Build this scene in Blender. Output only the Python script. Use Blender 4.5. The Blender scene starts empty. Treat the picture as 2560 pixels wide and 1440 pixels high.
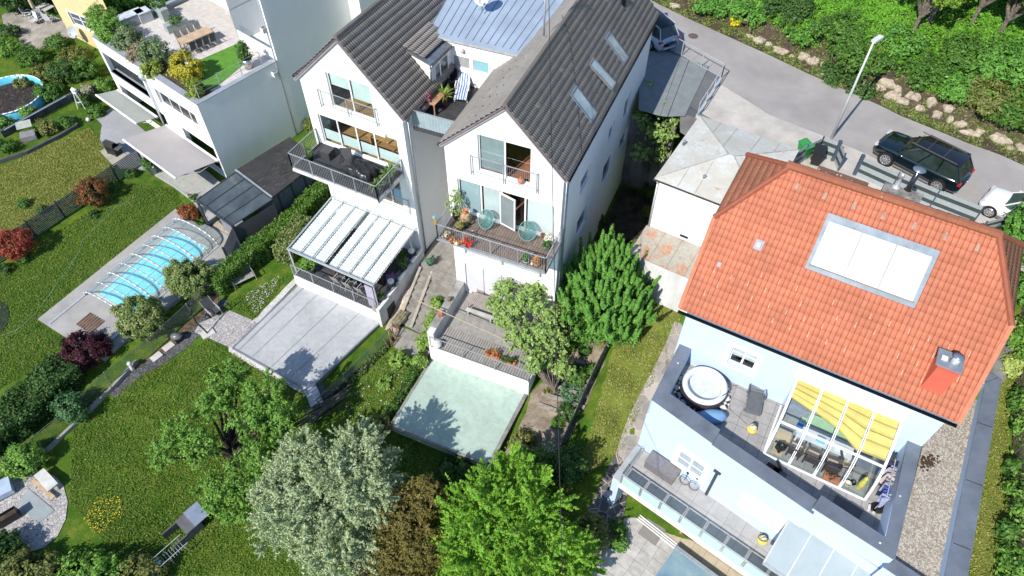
import bpy, math, random
import numpy as np
from mathutils import Vector, Matrix
R=math.radians
random.seed(7); rng=np.random.default_rng(11)
sc=bpy.context.scene; col=sc.collection
# ---------------------------------------------------------------- camera
PITCH=50.8; CAMZ=32.0; FPX=1775.0
cam_d=bpy.data.cameras.new('camera'); cam=bpy.data.objects.new('camera',cam_d); col.objects.link(cam)
cam.location=(0,0,CAMZ); cam.rotation_euler=(R(90-PITCH),0,0)
cam_d.sensor_width=36; cam_d.lens=FPX/2560*36; cam_d.clip_end=900; cam_d.clip_start=.1
sc.camera=cam
# ---------------------------------------------------------------- sky and sun
SEL=43.0; SAZ=(0.62,0.785)           # sun elevation, plan direction in which shadows fall
w=bpy.data.worlds.new('World'); sc.world=w; w.use_nodes=True
nt=w.node_tree; bg=nt.nodes['Background']
sky=nt.nodes.new('ShaderNodeTexSky'); sky.sky_type='NISHITA'; sky.sun_disc=False
sky.sun_elevation=R(SEL); sky.sun_rotation=math.atan2(-SAZ[0],-SAZ[1]); sky.air_density=1.0; sky.dust_density=0.2; sky.ozone_density=4
nt.links.new(sky.outputs[0],bg.inputs[0]); bg.inputs[1].default_value=0.14
sd=bpy.data.lights.new('sun','SUN'); sd.energy=4.8; sd.angle=R(.53); sd.color=(1,.94,.85)
so=bpy.data.objects.new('sun',sd); col.objects.link(so)
cs=math.cos(R(SEL)); dr=Vector((SAZ[0]*cs,SAZ[1]*cs,-math.sin(R(SEL))))
so.rotation_mode='QUATERNION'; so.rotation_quaternion=dr.to_track_quat('-Z','Y')
so.location=(-20,-20,60)
sc.view_settings.view_transform='Standard'; sc.view_settings.look='None'
sc.view_settings.exposure=0.46; sc.view_settings.gamma=1
sc.render.engine='CYCLES'; sc.cycles.max_bounces=8; sc.cycles.transparent_max_bounces=12
# ---------------------------------------------------------------- surveying: photo points on known planes
cp,sp_=math.cos(R(PITCH)),math.sin(R(PITCH))
def ray(u,v):
    a=(u-1280)/FPX; b=(720-v)/FPX
    return (a,cp+sp_*b,-sp_+cp*b)
def W(u,v,z):
    X,Y,Z=ray(u,v); k=(z-CAMZ)/Z
    return Vector((X*k,Y*k,z))
def Wp(pts,z): return [W(u,v,z)[:2] for u,v in pts]
class Fr:
    """plan frame: s runs along the front, t runs away from it, z is up"""
    def __init__(f,o,ang):
        f.o=(o[0],o[1]); f.a=R(ang); f.e=(math.cos(f.a),math.sin(f.a)); f.n=(-math.sin(f.a),math.cos(f.a))
    def p(f,s,t,z=0.): return Vector((f.o[0]+s*f.e[0]+t*f.n[0],f.o[1]+s*f.e[1]+t*f.n[1],z))
    def loc(f,x,y):
        dx,dy=x-f.o[0],y-f.o[1]; return (dx*f.e[0]+dy*f.e[1],dx*f.n[0]+dy*f.n[1])
    def onz(f,u,v,z): q=W(u,v,z); return f.loc(q[0],q[1])
    def ont(f,u,v,t):
        X,Y,Z=ray(u,v); nx,ny=f.n; k=(t+f.o[0]*nx+f.o[1]*ny)/(X*nx+Y*ny)
        return (f.loc(X*k,Y*k)[0],CAMZ+Z*k)
    def ons(f,u,v,s):
        X,Y,Z=ray(u,v); ex,ey=f.e; k=(s+f.o[0]*ex+f.o[1]*ey)/(X*ex+Y*ey)
        return (f.loc(X*k,Y*k)[1],CAMZ+Z*k)
    def onpl(f,u,v,p0,nrm):      # point on a world plane
        r=Vector(ray(u,v)); c=Vector((0,0,CAMZ)); k=(Vector(p0)-c).dot(nrm)/r.dot(nrm); return c+r*k
def onplane(u,v,p0,nrm):
    r=Vector(ray(u,v)); c=Vector((0,0,CAMZ)); k=(Vector(p0)-c).dot(nrm)/r.dot(nrm); return c+r*k
# ---------------------------------------------------------------- materials
def _new(name):
    m=bpy.data.materials.new(name); m.use_nodes=True; nt=m.node_tree
    b=nt.nodes['Principled BSDF']; return m,nt,b
def N(nt,t,**k):
    n=nt.nodes.new(t)
    for a,v in k.items(): setattr(n,a,v)
    return n
def ramp(nt,fac,stops):
    r=N(nt,'ShaderNodeValToRGB'); el=r.color_ramp.elements
    while len(el)<len(stops): el.new(.5)
    for e,(p,c) in zip(el,stops): e.position=p; e.color=(*c,1)
    nt.links.new(fac,r.inputs[0]); return r.outputs[0]
def noise(nt,vec,scale,detail=4,rough=.6,dist=0):
    n=N(nt,'ShaderNodeTexNoise'); n.inputs['Scale'].default_value=scale; n.inputs['Detail'].default_value=detail
    n.inputs['Roughness'].default_value=rough; n.inputs['Distortion'].default_value=dist
    if vec is not None: nt.links.new(vec,n.inputs['Vector'])
    return n.outputs[0]
def mixc(nt,fac,a,b,mode='MIX'):
    m=N(nt,'ShaderNodeMix',data_type='RGBA',blend_type=mode)
    if isinstance(fac,(int,float)): m.inputs[0].default_value=fac
    else: nt.links.new(fac,m.inputs[0])
    for i,x in ((6,a),(7,b)):
        if isinstance(x,tuple): m.inputs[i].default_value=(*x,1) if len(x)==3 else x
        else: nt.links.new(x,m.inputs[i])
    return m.outputs[2]
def bumpn(nt,b,h,strength=.4,dist=.02):
    n=N(nt,'ShaderNodeBump'); n.inputs['Strength'].default_value=strength; n.inputs['Distance'].default_value=dist
    nt.links.new(h,n.inputs['Height']); nt.links.new(n.outputs[0],b.inputs['Normal'])
def coord(nt,scale=(1,1,1),rot=0.):
    tc=N(nt,'ShaderNodeTexCoord'); mp=N(nt,'ShaderNodeMapping'); mp.inputs['Scale'].default_value=scale
    mp.inputs['Rotation'].default_value=(0,0,rot); nt.links.new(tc.outputs['Object'],mp.inputs[0]); return mp.outputs[0]
def mul(c,k): return tuple(min(1,max(0,x*k)) for x in c)
MC={}
def mat(name,c,rough=.7,var=.12,scale=2.5,bump=0.,bs=60,metal=0.,c2=None,fine=.08,spec=.4,stretch=(1,1,1),rot=0.,coat=0.):
    if name in MC: return MC[name]
    m,nt,b=_new(name); v=coord(nt,stretch,rot)
    n1=noise(nt,v,scale,5); c2=c2 or mul(c,1-var*2.2)
    base=ramp(nt,n1,[(.32,c2),(.68,mul(c,1+var*.5))])
    n2=noise(nt,v,bs*.6,3)
    f=ramp(nt,n2,[(.3,(1-fine*2,)*3),(.7,(1+fine*0,)*3)])
    base=mixc(nt,1.,base,f,'MULTIPLY')
    nt.links.new(base,b.inputs['Base Color']); b.inputs['Roughness'].default_value=rough
    b.inputs['Metallic'].default_value=metal; b.inputs['Specular IOR Level'].default_value=spec
    b.inputs['Coat Weight'].default_value=coat; b.inputs['Coat Roughness'].default_value=.04
    if bump: bumpn(nt,b,noise(nt,v,bs,3),bump)
    MC[name]=m; return m
def brickmat(name,c1,c2,mortar,w=.5,h=.5,off=0.,ms=.01,rot=0.,rough=.75,var=.12,bump=.3,org=(0,0)):
    if name in MC: return MC[name]
    m,nt,b=_new(name); v=coord(nt,(1,1,1),rot)
    t=N(nt,'ShaderNodeTexBrick'); t.offset=off; t.inputs['Scale'].default_value=1; t.inputs['Mortar Size'].default_value=ms
    t.inputs['Brick Width'].default_value=w; t.inputs['Row Height'].default_value=h; t.inputs['Mortar Smooth'].default_value=.1
    t.inputs['Color1'].default_value=(*c1,1); t.inputs['Color2'].default_value=(*c2,1); t.inputs['Mortar'].default_value=(*mortar,1)
    nt.links.new(v,t.inputs['Vector'])
    f=ramp(nt,noise(nt,v,3.2,6,.65),[(.3,(1-var*2,)*3),(.7,(1,1,1))]); f2=ramp(nt,noise(nt,v,45,3),[(.3,(.86,)*3),(.7,(1,1,1))])
    bc=mixc(nt,1.,mixc(nt,1.,t.outputs[0],f,'MULTIPLY'),f2,'MULTIPLY')
    nt.links.new(bc,b.inputs['Base Color']); b.inputs['Roughness'].default_value=rough
    bumpn(nt,b,t.outputs['Fac'],-bump,.01); MC[name]=m; return m
def voromat(name,c1,c2,joint,scale=6.,jw=.06,rough=.8,bump=.5):
    if name in MC: return MC[name]
    m,nt,b=_new(name); v=coord(nt)
    a=N(nt,'ShaderNodeTexVoronoi',feature='DISTANCE_TO_EDGE'); a.inputs['Scale'].default_value=scale; nt.links.new(v,a.inputs['Vector'])
    k=N(nt,'ShaderNodeTexVoronoi'); k.inputs['Scale'].default_value=scale; nt.links.new(v,k.inputs['Vector'])
    cc=ramp(nt,k.outputs['Color'],[(.2,c1),(.8,c2)]); cc=mixc(nt,1.,cc,ramp(nt,noise(nt,v,25,4),[(.3,(.75,)*3),(.7,(1,1,1))]),'MULTIPLY')
    e=ramp(nt,a.outputs['Distance'],[(jw*.6,(0,0,0)),(jw,(1,1,1))])
    nt.links.new(mixc(nt,e,joint,cc),b.inputs['Base Color']); b.inputs['Roughness'].default_value=rough
    bumpn(nt,b,e,bump,.012); MC[name]=m; return m
def glassmat(name,tint=(.9,.96,.95),rough=.02,trans=.9,milky=0.,mc=(.8,.9,.88)):
    """thin pane: transparent, with a fresnel sheen; milky adds a frosted share"""
    if name in MC: return MC[name]
    m,nt,b=_new(name); out=nt.nodes['Material Output']
    tr=N(nt,'ShaderNodeBsdfTransparent'); tr.inputs[0].default_value=(*tint,1)
    gl=N(nt,'ShaderNodeBsdfGlossy'); gl.inputs['Roughness'].default_value=rough
    lw=N(nt,'ShaderNodeLayerWeight'); lw.inputs[0].default_value=.5; pw=N(nt,'ShaderNodeMath',operation='POWER'); pw.inputs[1].default_value=4.
    nt.links.new(lw.outputs['Facing'],pw.inputs[0]); fr=N(nt,'ShaderNodeMath',operation='MULTIPLY_ADD'); fr.inputs[1].default_value=.85; fr.inputs[2].default_value=.04; nt.links.new(pw.outputs[0],fr.inputs[0])
    mx=N(nt,'ShaderNodeMixShader'); mm=N(nt,'ShaderNodeMath',operation='MAXIMUM'); mm.inputs[1].default_value=1-trans
    nt.links.new(fr.outputs[0],mm.inputs[0]); nt.links.new(mm.outputs[0],mx.inputs[0])
    nt.links.new(tr.outputs[0],mx.inputs[1]); nt.links.new(gl.outputs[0],mx.inputs[2]); sh=mx.outputs[0]
    if milky:
        d=N(nt,'ShaderNodeBsdfDiffuse'); d.inputs[0].default_value=(*mc,1); t2=N(nt,'ShaderNodeBsdfTranslucent'); t2.inputs[0].default_value=(*mc,1)
        m2=N(nt,'ShaderNodeMixShader'); nt.links.new(d.outputs[0],m2.inputs[1]); nt.links.new(t2.outputs[0],m2.inputs[2]); m2.inputs[0].default_value=.4
        m3=N(nt,'ShaderNodeMixShader'); m3.inputs[0].default_value=milky; nt.links.new(sh,m3.inputs[1]); nt.links.new(m2.outputs[0],m3.inputs[2]); sh=m3.outputs[0]
    nt.links.new(sh,out.inputs[0]); MC[name]=m; return m
def leafmat(name,c,c2,rough=.55,trans=.3,scale=1.6,c3=None):
    if name in MC: return MC[name]
    m,nt,b=_new(name); out=nt.nodes['Material Output']; v=coord(nt)
    g=N(nt,'ShaderNodeNewGeometry'); n1=noise(nt,v,scale,3)
    ad=N(nt,'ShaderNodeMath',operation='MULTIPLY_ADD'); ad.inputs[1].default_value=.55; nt.links.new(g.outputs['Random Per Island'],ad.inputs[0])
    mu=N(nt,'ShaderNodeMath',operation='MULTIPLY'); mu.inputs[1].default_value=.5; nt.links.new(n1,mu.inputs[0]); nt.links.new(mu.outputs[0],ad.inputs[2])
    st=[(.12,c2),(.5,c),(.85,c3 or mul(c,1.35))]
    cc=ramp(nt,ad.outputs[0],st); nt.links.new(cc,b.inputs['Base Color']); b.inputs['Roughness'].default_value=rough
    b.inputs['Specular IOR Level'].default_value=.3
    t=N(nt,'ShaderNodeBsdfTranslucent'); nt.links.new(cc,t.inputs[0])
    mx=N(nt,'ShaderNodeMixShader'); mx.inputs[0].default_value=trans; nt.links.new(b.outputs[0],mx.inputs[1]); nt.links.new(t.outputs[0],mx.inputs[2])
    nt.links.new(mx.outputs[0],out.inputs[0]); MC[name]=m; return m
def felt(name,c,dark):
    m,nt,b=_new(name); v=coord(nt); n1=noise(nt,v,.55,5,.62,.8); n2=noise(nt,v,3.5,5,.7); n3=noise(nt,v,38,3)
    x=ramp(nt,n1,[(.3,dark),(.46,c),(.50,mul(c,.93)),(.53,mul(c,1.03)),(.72,mul(c,1.08))])
    x=mixc(nt,1.,x,ramp(nt,n2,[(.3,(.86,.86,.85)),(.65,(1.02,1.02,1.02))]),'MULTIPLY'); x=mixc(nt,1.,x,ramp(nt,n3,[(.3,(.88,)*3),(.7,(1,1,1))]),'MULTIPLY')
    x=mixc(nt,ramp(nt,noise(nt,v,1.1,6,.75,.5),[(.66,(0,0,0)),(.74,(.35,)*3)]),x,(.40,.31,.20))
    nt.links.new(x,b.inputs['Base Color']); b.inputs['Roughness'].default_value=.75; bumpn(nt,b,n2,.15); MC[name]=m; return m
def tilemat(name,c,c2,c3,moss=None,rough=.75):
    """roof tile: each tile's tone comes from the mesh attribute 'tone'"""
    if name in MC: return MC[name]
    m,nt,b=_new(name); v=coord(nt)
    at=N(nt,'ShaderNodeAttribute'); at.attribute_name='tone'
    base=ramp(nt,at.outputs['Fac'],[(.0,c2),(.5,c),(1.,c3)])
    base=mixc(nt,1.,base,ramp(nt,noise(nt,v,.7,5,.7),[(.3,(.72,)*3),(.7,(1,1,1))]),'MULTIPLY')
    base=mixc(nt,1.,base,ramp(nt,noise(nt,v,28,4),[(.3,(.7,)*3),(.65,(1,1,1))]),'MULTIPLY')
    if moss: base=mixc(nt,ramp(nt,noise(nt,v,9,5,.75),[(.64,(0,0,0)),(.7,(.8,)*3)]),base,moss)
    nt.links.new(base,b.inputs['Base Color']); b.inputs['Roughness'].default_value=rough
    bumpn(nt,b,noise(nt,v,70,2),.25,.01); MC[name]=m; return m
# ---------------------------------------------------------------- mesh builder
class MB:
    def __init__(b): b.v=[]; b.f=[]
    def add(b,vs,fs):
        o=len(b.v); b.v+= [tuple(x) for x in vs]; b.f+=[tuple(o+i for i in f) for f in fs]; return b
    def hexa(b,p): return b.add(p,[(3,2,1,0),(4,5,6,7),(0,1,5,4),(1,2,6,5),(2,3,7,6),(3,0,4,7)])
    def bx(b,F,s0,s1,t0,t1,z0,z1): return b.hexa([F.p(s,t,z) for z in (z0,z1) for s,t in ((s0,t0),(s1,t0),(s1,t1),(s0,t1))])
    def box(b,c,sz,rz=0.,M=None):
        x,y,z=[q/2 for q in sz]; m=M if M is not None else Matrix.Rotation(rz,3,'Z'); c=Vector(c)
        return b.hexa([c+m@Vector(q) for q in ((-x,-y,-z),(x,-y,-z),(x,y,-z),(-x,y,-z),(-x,-y,z),(x,-y,z),(x,y,z),(-x,y,z))])
    def prism(b,pts,z0,z1):
        n=len(pts); a=sum(pts[i][0]*pts[(i+1)%n][1]-pts[(i+1)%n][0]*pts[i][1] for i in range(n))
        if a<0: pts=pts[::-1]
        g=lambda z,i:z[i] if isinstance(z,(list,tuple)) else z
        if a<0:
            z0=z0[::-1] if isinstance(z0,(list,tuple)) else z0; z1=z1[::-1] if isinstance(z1,(list,tuple)) else z1
        vs=[(p[0],p[1],g(z0,i)) for i,p in enumerate(pts)]+[(p[0],p[1],g(z1,i)) for i,p in enumerate(pts)]
        return b.add(vs,[tuple(range(n-1,-1,-1)),tuple(range(n,2*n))]+[(i,(i+1)%n,n+(i+1)%n,n+i) for i in range(n)])
    def slab(b,q,th):
        q=[Vector(x) for x in q]; n=(q[1]-q[0]).cross(q[2]-q[1]).normalized()*th; k=len(q)
        vs=[x-n for x in q]+q
        return b.add(vs,[tuple(range(k-1,-1,-1)),tuple(range(k,2*k))]+[(i,(i+1)%k,k+(i+1)%k,k+i) for i in range(k)])
    def poly(b,q): return b.add(q,[tuple(range(len(q)))])
    def tube(b,p,q,r,n=6,r2=None):
        p,q=Vector(p),Vector(q); d=(q-p)
        if d.length<1e-6: return b
        d.normalize(); a=d.orthogonal().normalized(); c=d.cross(a); r2=r if r2 is None else r2
        vs=[];
        for o,rr in ((p,r),(q,r2)):
            vs+=[o+(a*math.cos(2*math.pi*i/n)+c*math.sin(2*math.pi*i/n))*rr for i in range(n)]
        return b.add(vs,[tuple(range(n-1,-1,-1)),tuple(range(n,2*n))]+[(i,(i+1)%n,n+(i+1)%n,n+i) for i in range(n)])
    def path(b,pts,r,n=6):
        for i in range(len(pts)-1):
            b.tube(pts[i],pts[i+1],r,n)
        return b
    def bar(b,p,q,w,h):
        """square bar between two points, w wide in plan, h tall"""
        p,q=Vector(p),Vector(q); d=(q-p).normalized(); up=Vector((0,0,1))
        if abs(d.z)>.95: up=Vector((0,1,0))
        a=d.cross(up).normalized()*w/2; c=a.cross(d).normalized()*h/2
        return b.hexa([p-a-c,p+a-c,q+a-c,q-a-c,p-a+c,p+a+c,q+a+c,q-a+c])
    def lathe(b,c,prof,n=16,sx=1.,sy=1.,cap=True):
        c=Vector(c); k=len(prof); vs=[]
        for r,z in prof:
            vs+=[(c.x+r*sx*math.cos(2*math.pi*i/n),c.y+r*sy*math.sin(2*math.pi*i/n),c.z+z) for i in range(n)]
        fs=[(j*n+i,j*n+(i+1)%n,(j+1)*n+(i+1)%n,(j+1)*n+i) for j in range(k-1) for i in range(n)]
        if cap: fs+=[tuple(range(n-1,-1,-1)),tuple((k-1)*n+i for i in range(n))]
        return b.add(vs,fs)
    def ball(b,c,r,sz=1.,n=14,m=8):
        return b.lathe(c,[(max(.001,r*math.sin(math.pi*j/m)),-r*sz*math.cos(math.pi*j/m)) for j in range(m+1)],n)
    def build(b,name,m,parent=None,smooth=False):
        me=bpy.data.meshes.new(name); me.from_pydata(b.v,[],b.f); me.update()
        return link(me,name,m,parent,smooth)
def link(me,name,m,parent=None,smooth=False):
    o=bpy.data.objects.new(name,me); col.objects.link(o)
    if m: me.materials.append(m)
    if smooth: me.polygons.foreach_set('use_smooth',[True]*len(me.polygons))
    if parent is not None:
        o.parent=parent; o.matrix_parent_inverse=PINV[parent.name]
    return o
PINV={}
def empty(name,loc,label=None,cat=None,group=None):
    e=bpy.data.objects.new(name,None); col.objects.link(e); e.location=loc; e.empty_display_size=.3
    PINV[e.name]=Matrix.Translation(Vector(loc)).inverted()
    return tag(e,label,cat,group)
def tag(o,label=None,cat=None,group=None,kind=None):
    if label: o['label']=label
    if cat: o['category']=cat
    if group: o['group']=group
    if kind: o['kind']=kind
    if o.name not in PINV: PINV[o.name]=Matrix.Identity(4)
    return o
def struct(b,name,m): o=b.build(name,m); o['kind']='structure'; return o
def part(b,name,m,parent,smooth=False,label=None):
    if parent.name not in PINV: PINV[parent.name]=Matrix.Identity(4)
    o=b.build(name,m,parent,smooth); PINV[o.name]=Matrix.Identity(4)
    if label: o['label']=label
    return o
def dup(root,loc,rz=0.,label=None):
    """copy of a thing with copies of its parts; turned by rz about its own base"""
    c=root.copy(); col.objects.link(c)
    if label: c['label']=label
    c.location=loc; c.rotation_euler[2]=root.rotation_euler[2]+rz
    for ch in root.children:
        d=ch.copy(); col.objects.link(d); d.parent=c
        for g in ch.children:
            h=g.copy(); col.objects.link(h); h.parent=d
    return c
def npmesh(name,V,Q,m,parent=None,smooth=False,tone=None):
    me=bpy.data.meshes.new(name); V=np.asarray(V,dtype=np.float32); Q=np.asarray(Q,dtype=np.int32); k=Q.shape[1]
    me.vertices.add(len(V)); me.vertices.foreach_set('co',V.ravel())
    me.loops.add(Q.size); me.loops.foreach_set('vertex_index',Q.ravel())
    me.polygons.add(len(Q)); me.polygons.foreach_set('loop_start',np.arange(0,Q.size,k,dtype=np.int32))
    me.update(calc_edges=True)
    if tone is not None:
        a=me.attributes.new('tone','FLOAT','FACE'); a.data.foreach_set('value',np.asarray(tone,dtype=np.float32))
    if parent is not None and parent.name not in PINV: PINV[parent.name]=Matrix.Identity(4)
    o=link(me,name,m,parent,smooth); PINV[o.name]=Matrix.Identity(4); return o
# ---------------------------------------------------------------- leaves
def leafquads(P,Nn,size,aspect=1.7,seed=0):
    r=np.random.default_rng(seed); n=len(P)
    Nn=Nn/np.linalg.norm(Nn,axis=1,keepdims=True)
    t=r.normal(size=(n,3)); t-= (t*Nn).sum(1,keepdims=True)*Nn; t/=np.linalg.norm(t,axis=1,keepdims=True)+1e-9
    b=np.cross(Nn,t); s=(size*r.uniform(.6,1.35,n))[:,None]
    L=t*s*aspect*.5; B=b*s*.5
    V=np.stack([P-L,P+B*.9+Nn*s*.08,P+L,P-B*.9+Nn*s*.08],1).reshape(-1,3)
    Q=np.arange(n*4).reshape(-1,4); return V,Q
def blobpoints(blobs,n,clump,seed,shell=.55,low=-.5,tight=.42,keep=None):
    r=np.random.default_rng(seed); vol=np.array([(b[3]*b[4]+b[4]*b[5]+b[3]*b[5]) for b in blobs]); vol/=vol.sum()
    P=[];D=[]
    for b,wt in zip(blobs,vol):
        k=max(3,int(2.2*(b[3]*b[4]+b[4]*b[5]+b[3]*b[5])/(clump*clump)))
        d=r.normal(size=(k*2,3)); d/=np.linalg.norm(d,axis=1,keepdims=True); d=d[d[:,2]>low][:k]; k=len(d)
        rad=r.uniform(shell,1.05,k)**.7*(1+.22*(r.random(k)<.25)*r.random(k))
        C=np.array(b[:3])+d*rad[:,None]*np.array(b[3:6])
        m=int(n*wt); j=r.integers(0,k,m); cr=clump*r.uniform(.55,1.25,k)
        off=r.normal(size=(m,3))*tight*cr[j][:,None]
        P.append(C[j]+off); D.append(d[j]*.7+off/(clump+1e-6)*.8)
    return np.concatenate(P),np.concatenate(D)
def foliage(name,m,parent,blobs,n,leaf=.09,clump=.4,seed=0,aspect=1.7,shell=.55,low=-.5,up=.55,jit=.55,tight=.42,zmin=None):
    P,D=blobpoints(blobs,n,clump,seed,shell,low,tight)
    r=np.random.default_rng(seed+5)
    if zmin is not None: k=P[:,2]>zmin; P=P[k];D=D[k]
    Nn=D+np.array([0,0,up])+r.normal(size=D.shape)*jit
    V,Q=leafquads(P,Nn,leaf,aspect,seed+1); return npmesh(name,V,Q,m,parent)
def boxleaves(F,s0,s1,t0,t1,z0,z1,n,seed,rough=.12):
    r=np.random.default_rng(seed); a=[(s1-s0)*(t1-t0)*1.5,(s1-s0)*(z1-z0),(s1-s0)*(z1-z0),(t1-t0)*(z1-z0),(t1-t0)*(z1-z0)]; a=np.array(a)/sum(a)
    f=r.choice(5,n,p=a); S=r.uniform(s0,s1,n);T=r.uniform(t0,t1,n);Z=r.uniform(z0,z1,n); D=np.zeros((n,3))
    Z[f==0]=z1; D[f==0]=(0,0,1)
    for k,(ar,val,dv) in {1:(T,t0,(0,-1,0)),2:(T,t1,(0,1,0)),3:(S,s0,(-1,0,0)),4:(S,s1,(1,0,0))}.items(): ar[f==k]=val; D[f==k]=dv
    wob=.5+.5*np.sin(S*3.1+seed)*np.cos(T*2.3+Z*2.7+seed*2)
    dep=(r.uniform(-1,.25,n)**1)*rough*2-wob*rough*1.2
    L=np.stack([S,T,Z],1)+D*dep[:,None]+r.normal(size=(n,3))*.03
    e=np.array([*F.e,0]);nn=np.array([*F.n,0]);k=np.array([0,0,1])
    P=np.array([F.o[0],F.o[1],0])+L[:,:1]*e+L[:,1:2]*nn+L[:,2:]*k; DD=D[:,:1]*e+D[:,1:2]*nn+D[:,2:]*k
    return P,DD
def hedge(name,m,parent,F,s0,s1,t0,t1,z0,z1,n,leaf=.08,seed=0,core=None,rough=.12):
    P,D=boxleaves(F,s0,s1,t0,t1,z0,z1,n,seed,rough); r=np.random.default_rng(seed)
    V,Q=leafquads(P,D+np.array([0,0,.5])+r.normal(size=D.shape)*.6,leaf,1.7,seed); return npmesh(name,V,Q,m,parent)
def limbs(b,base,tips,r0,seed=0,h0=.35,bend=.3):
    """trunk from base, limbs to each tip, tapering"""
    r=random.Random(seed); base=Vector(base)
    for t in tips:
        t=Vector(t); prev=base; rr=r0
        st=base+(Vector((base.x,base.y,base.z+(t.z-base.z)*h0))-base)
        pts=[base,st+Vector((r.uniform(-.05,.05),r.uniform(-.05,.05),0))]
        for k in (.35,.7,1):
            q=st.lerp(t,k)+Vector((r.uniform(-bend,bend),r.uniform(-bend,bend),r.uniform(0,bend)))*(1-k*.6)*.6; pts.append(q)
        for i in range(len(pts)-1):
            a=r0*(1-i/(len(pts)))**1.1; c=r0*(1-(i+1)/(len(pts)))**1.1
            b.tube(pts[i],pts[i+1],max(.008,a),6,max(.006,c))
    return b

def scatterblobs(bl,k,seed,r=(.22,.42),reach=1.0):
    """small outlying blobs that break the outline of a crown"""
    rr=random.Random(seed); out=[]
    for b in bl:
        for _ in range(k):
            a=rr.uniform(0,6.283); el=rr.uniform(-.5,1.2); q=rr.uniform(.75,1.15)*reach; s=rr.uniform(*r)
            out.append((b[0]+b[3]*q*math.cos(a)*math.cos(el),b[1]+b[4]*q*math.sin(a)*math.cos(el),b[2]+b[5]*q*math.sin(el),s,s,s*.8))
    return out

def sprays(base,h0,h1,nb,L0,L1,el0,el1,n,w0,seed,side=5,droop=.15,r0=.1,ell=(1,1)):
    """leaf points along branches that leave a trunk axis; L0/el0 at the bottom, L1/el1 at the top"""
    r=np.random.default_rng(seed); P=[];D=[]; per=max(8,n//(nb*(side+1)))
    base=np.array(base[:])
    for i in range(nb):
        f=(i+r.random())/nb; L=(L0+(L1-L0)*f)*r.uniform(.75,1.15); el=(el0+(el1-el0)*f)+r.normal()*.14; az=i*2.399+r.normal()*.3
        d=np.array([math.cos(az)*math.cos(el)*ell[0],math.sin(az)*math.cos(el)*ell[1],math.sin(el)]); o=base+np.array([math.cos(az)*r0,math.sin(az)*r0,h0+(h1-h0)*f])
        brs=[(o,d,L,.35)]
        for k in range(side):
            q=r.uniform(.35,.85); a2=r.normal(size=3)*.55; dd=d+a2; dd/=np.linalg.norm(dd); brs.append((o+d*L*q+np.array([0,0,-droop*(q*L)**2*.3]),dd,L*(1.05-q)*r.uniform(.7,1.1),.0))
        for (oo,dd,LL,s0) in brs:
            t=r.uniform(s0,1,per)**.85; wd=w0*(1.15-t)*.9+.03; pt=oo+dd*(t*LL)[:,None]; pt[:,2]-=droop*(t*LL)**2*.3
            off=r.normal(size=(per,3)); off-=(off@dd)[:,None]*dd; off/=np.linalg.norm(off,axis=1,keepdims=True)+1e-9
            P.append(pt+off*(wd*np.sqrt(r.random(per)))[:,None]); D.append(off+dd*.5)
    return np.concatenate(P),np.concatenate(D)
def sprayleaves(name,m,parent,sets,leaf,seed,aspect=2.,up=.5,jit=.5):
    P=np.concatenate([a for a,_ in sets]); D=np.concatenate([c for _,c in sets]); r=np.random.default_rng(seed)
    V,Q=leafquads(P,D+np.array([0,0,up])+r.normal(size=D.shape)*jit,leaf,aspect,seed); return npmesh(name,V,Q,m,parent)
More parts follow.
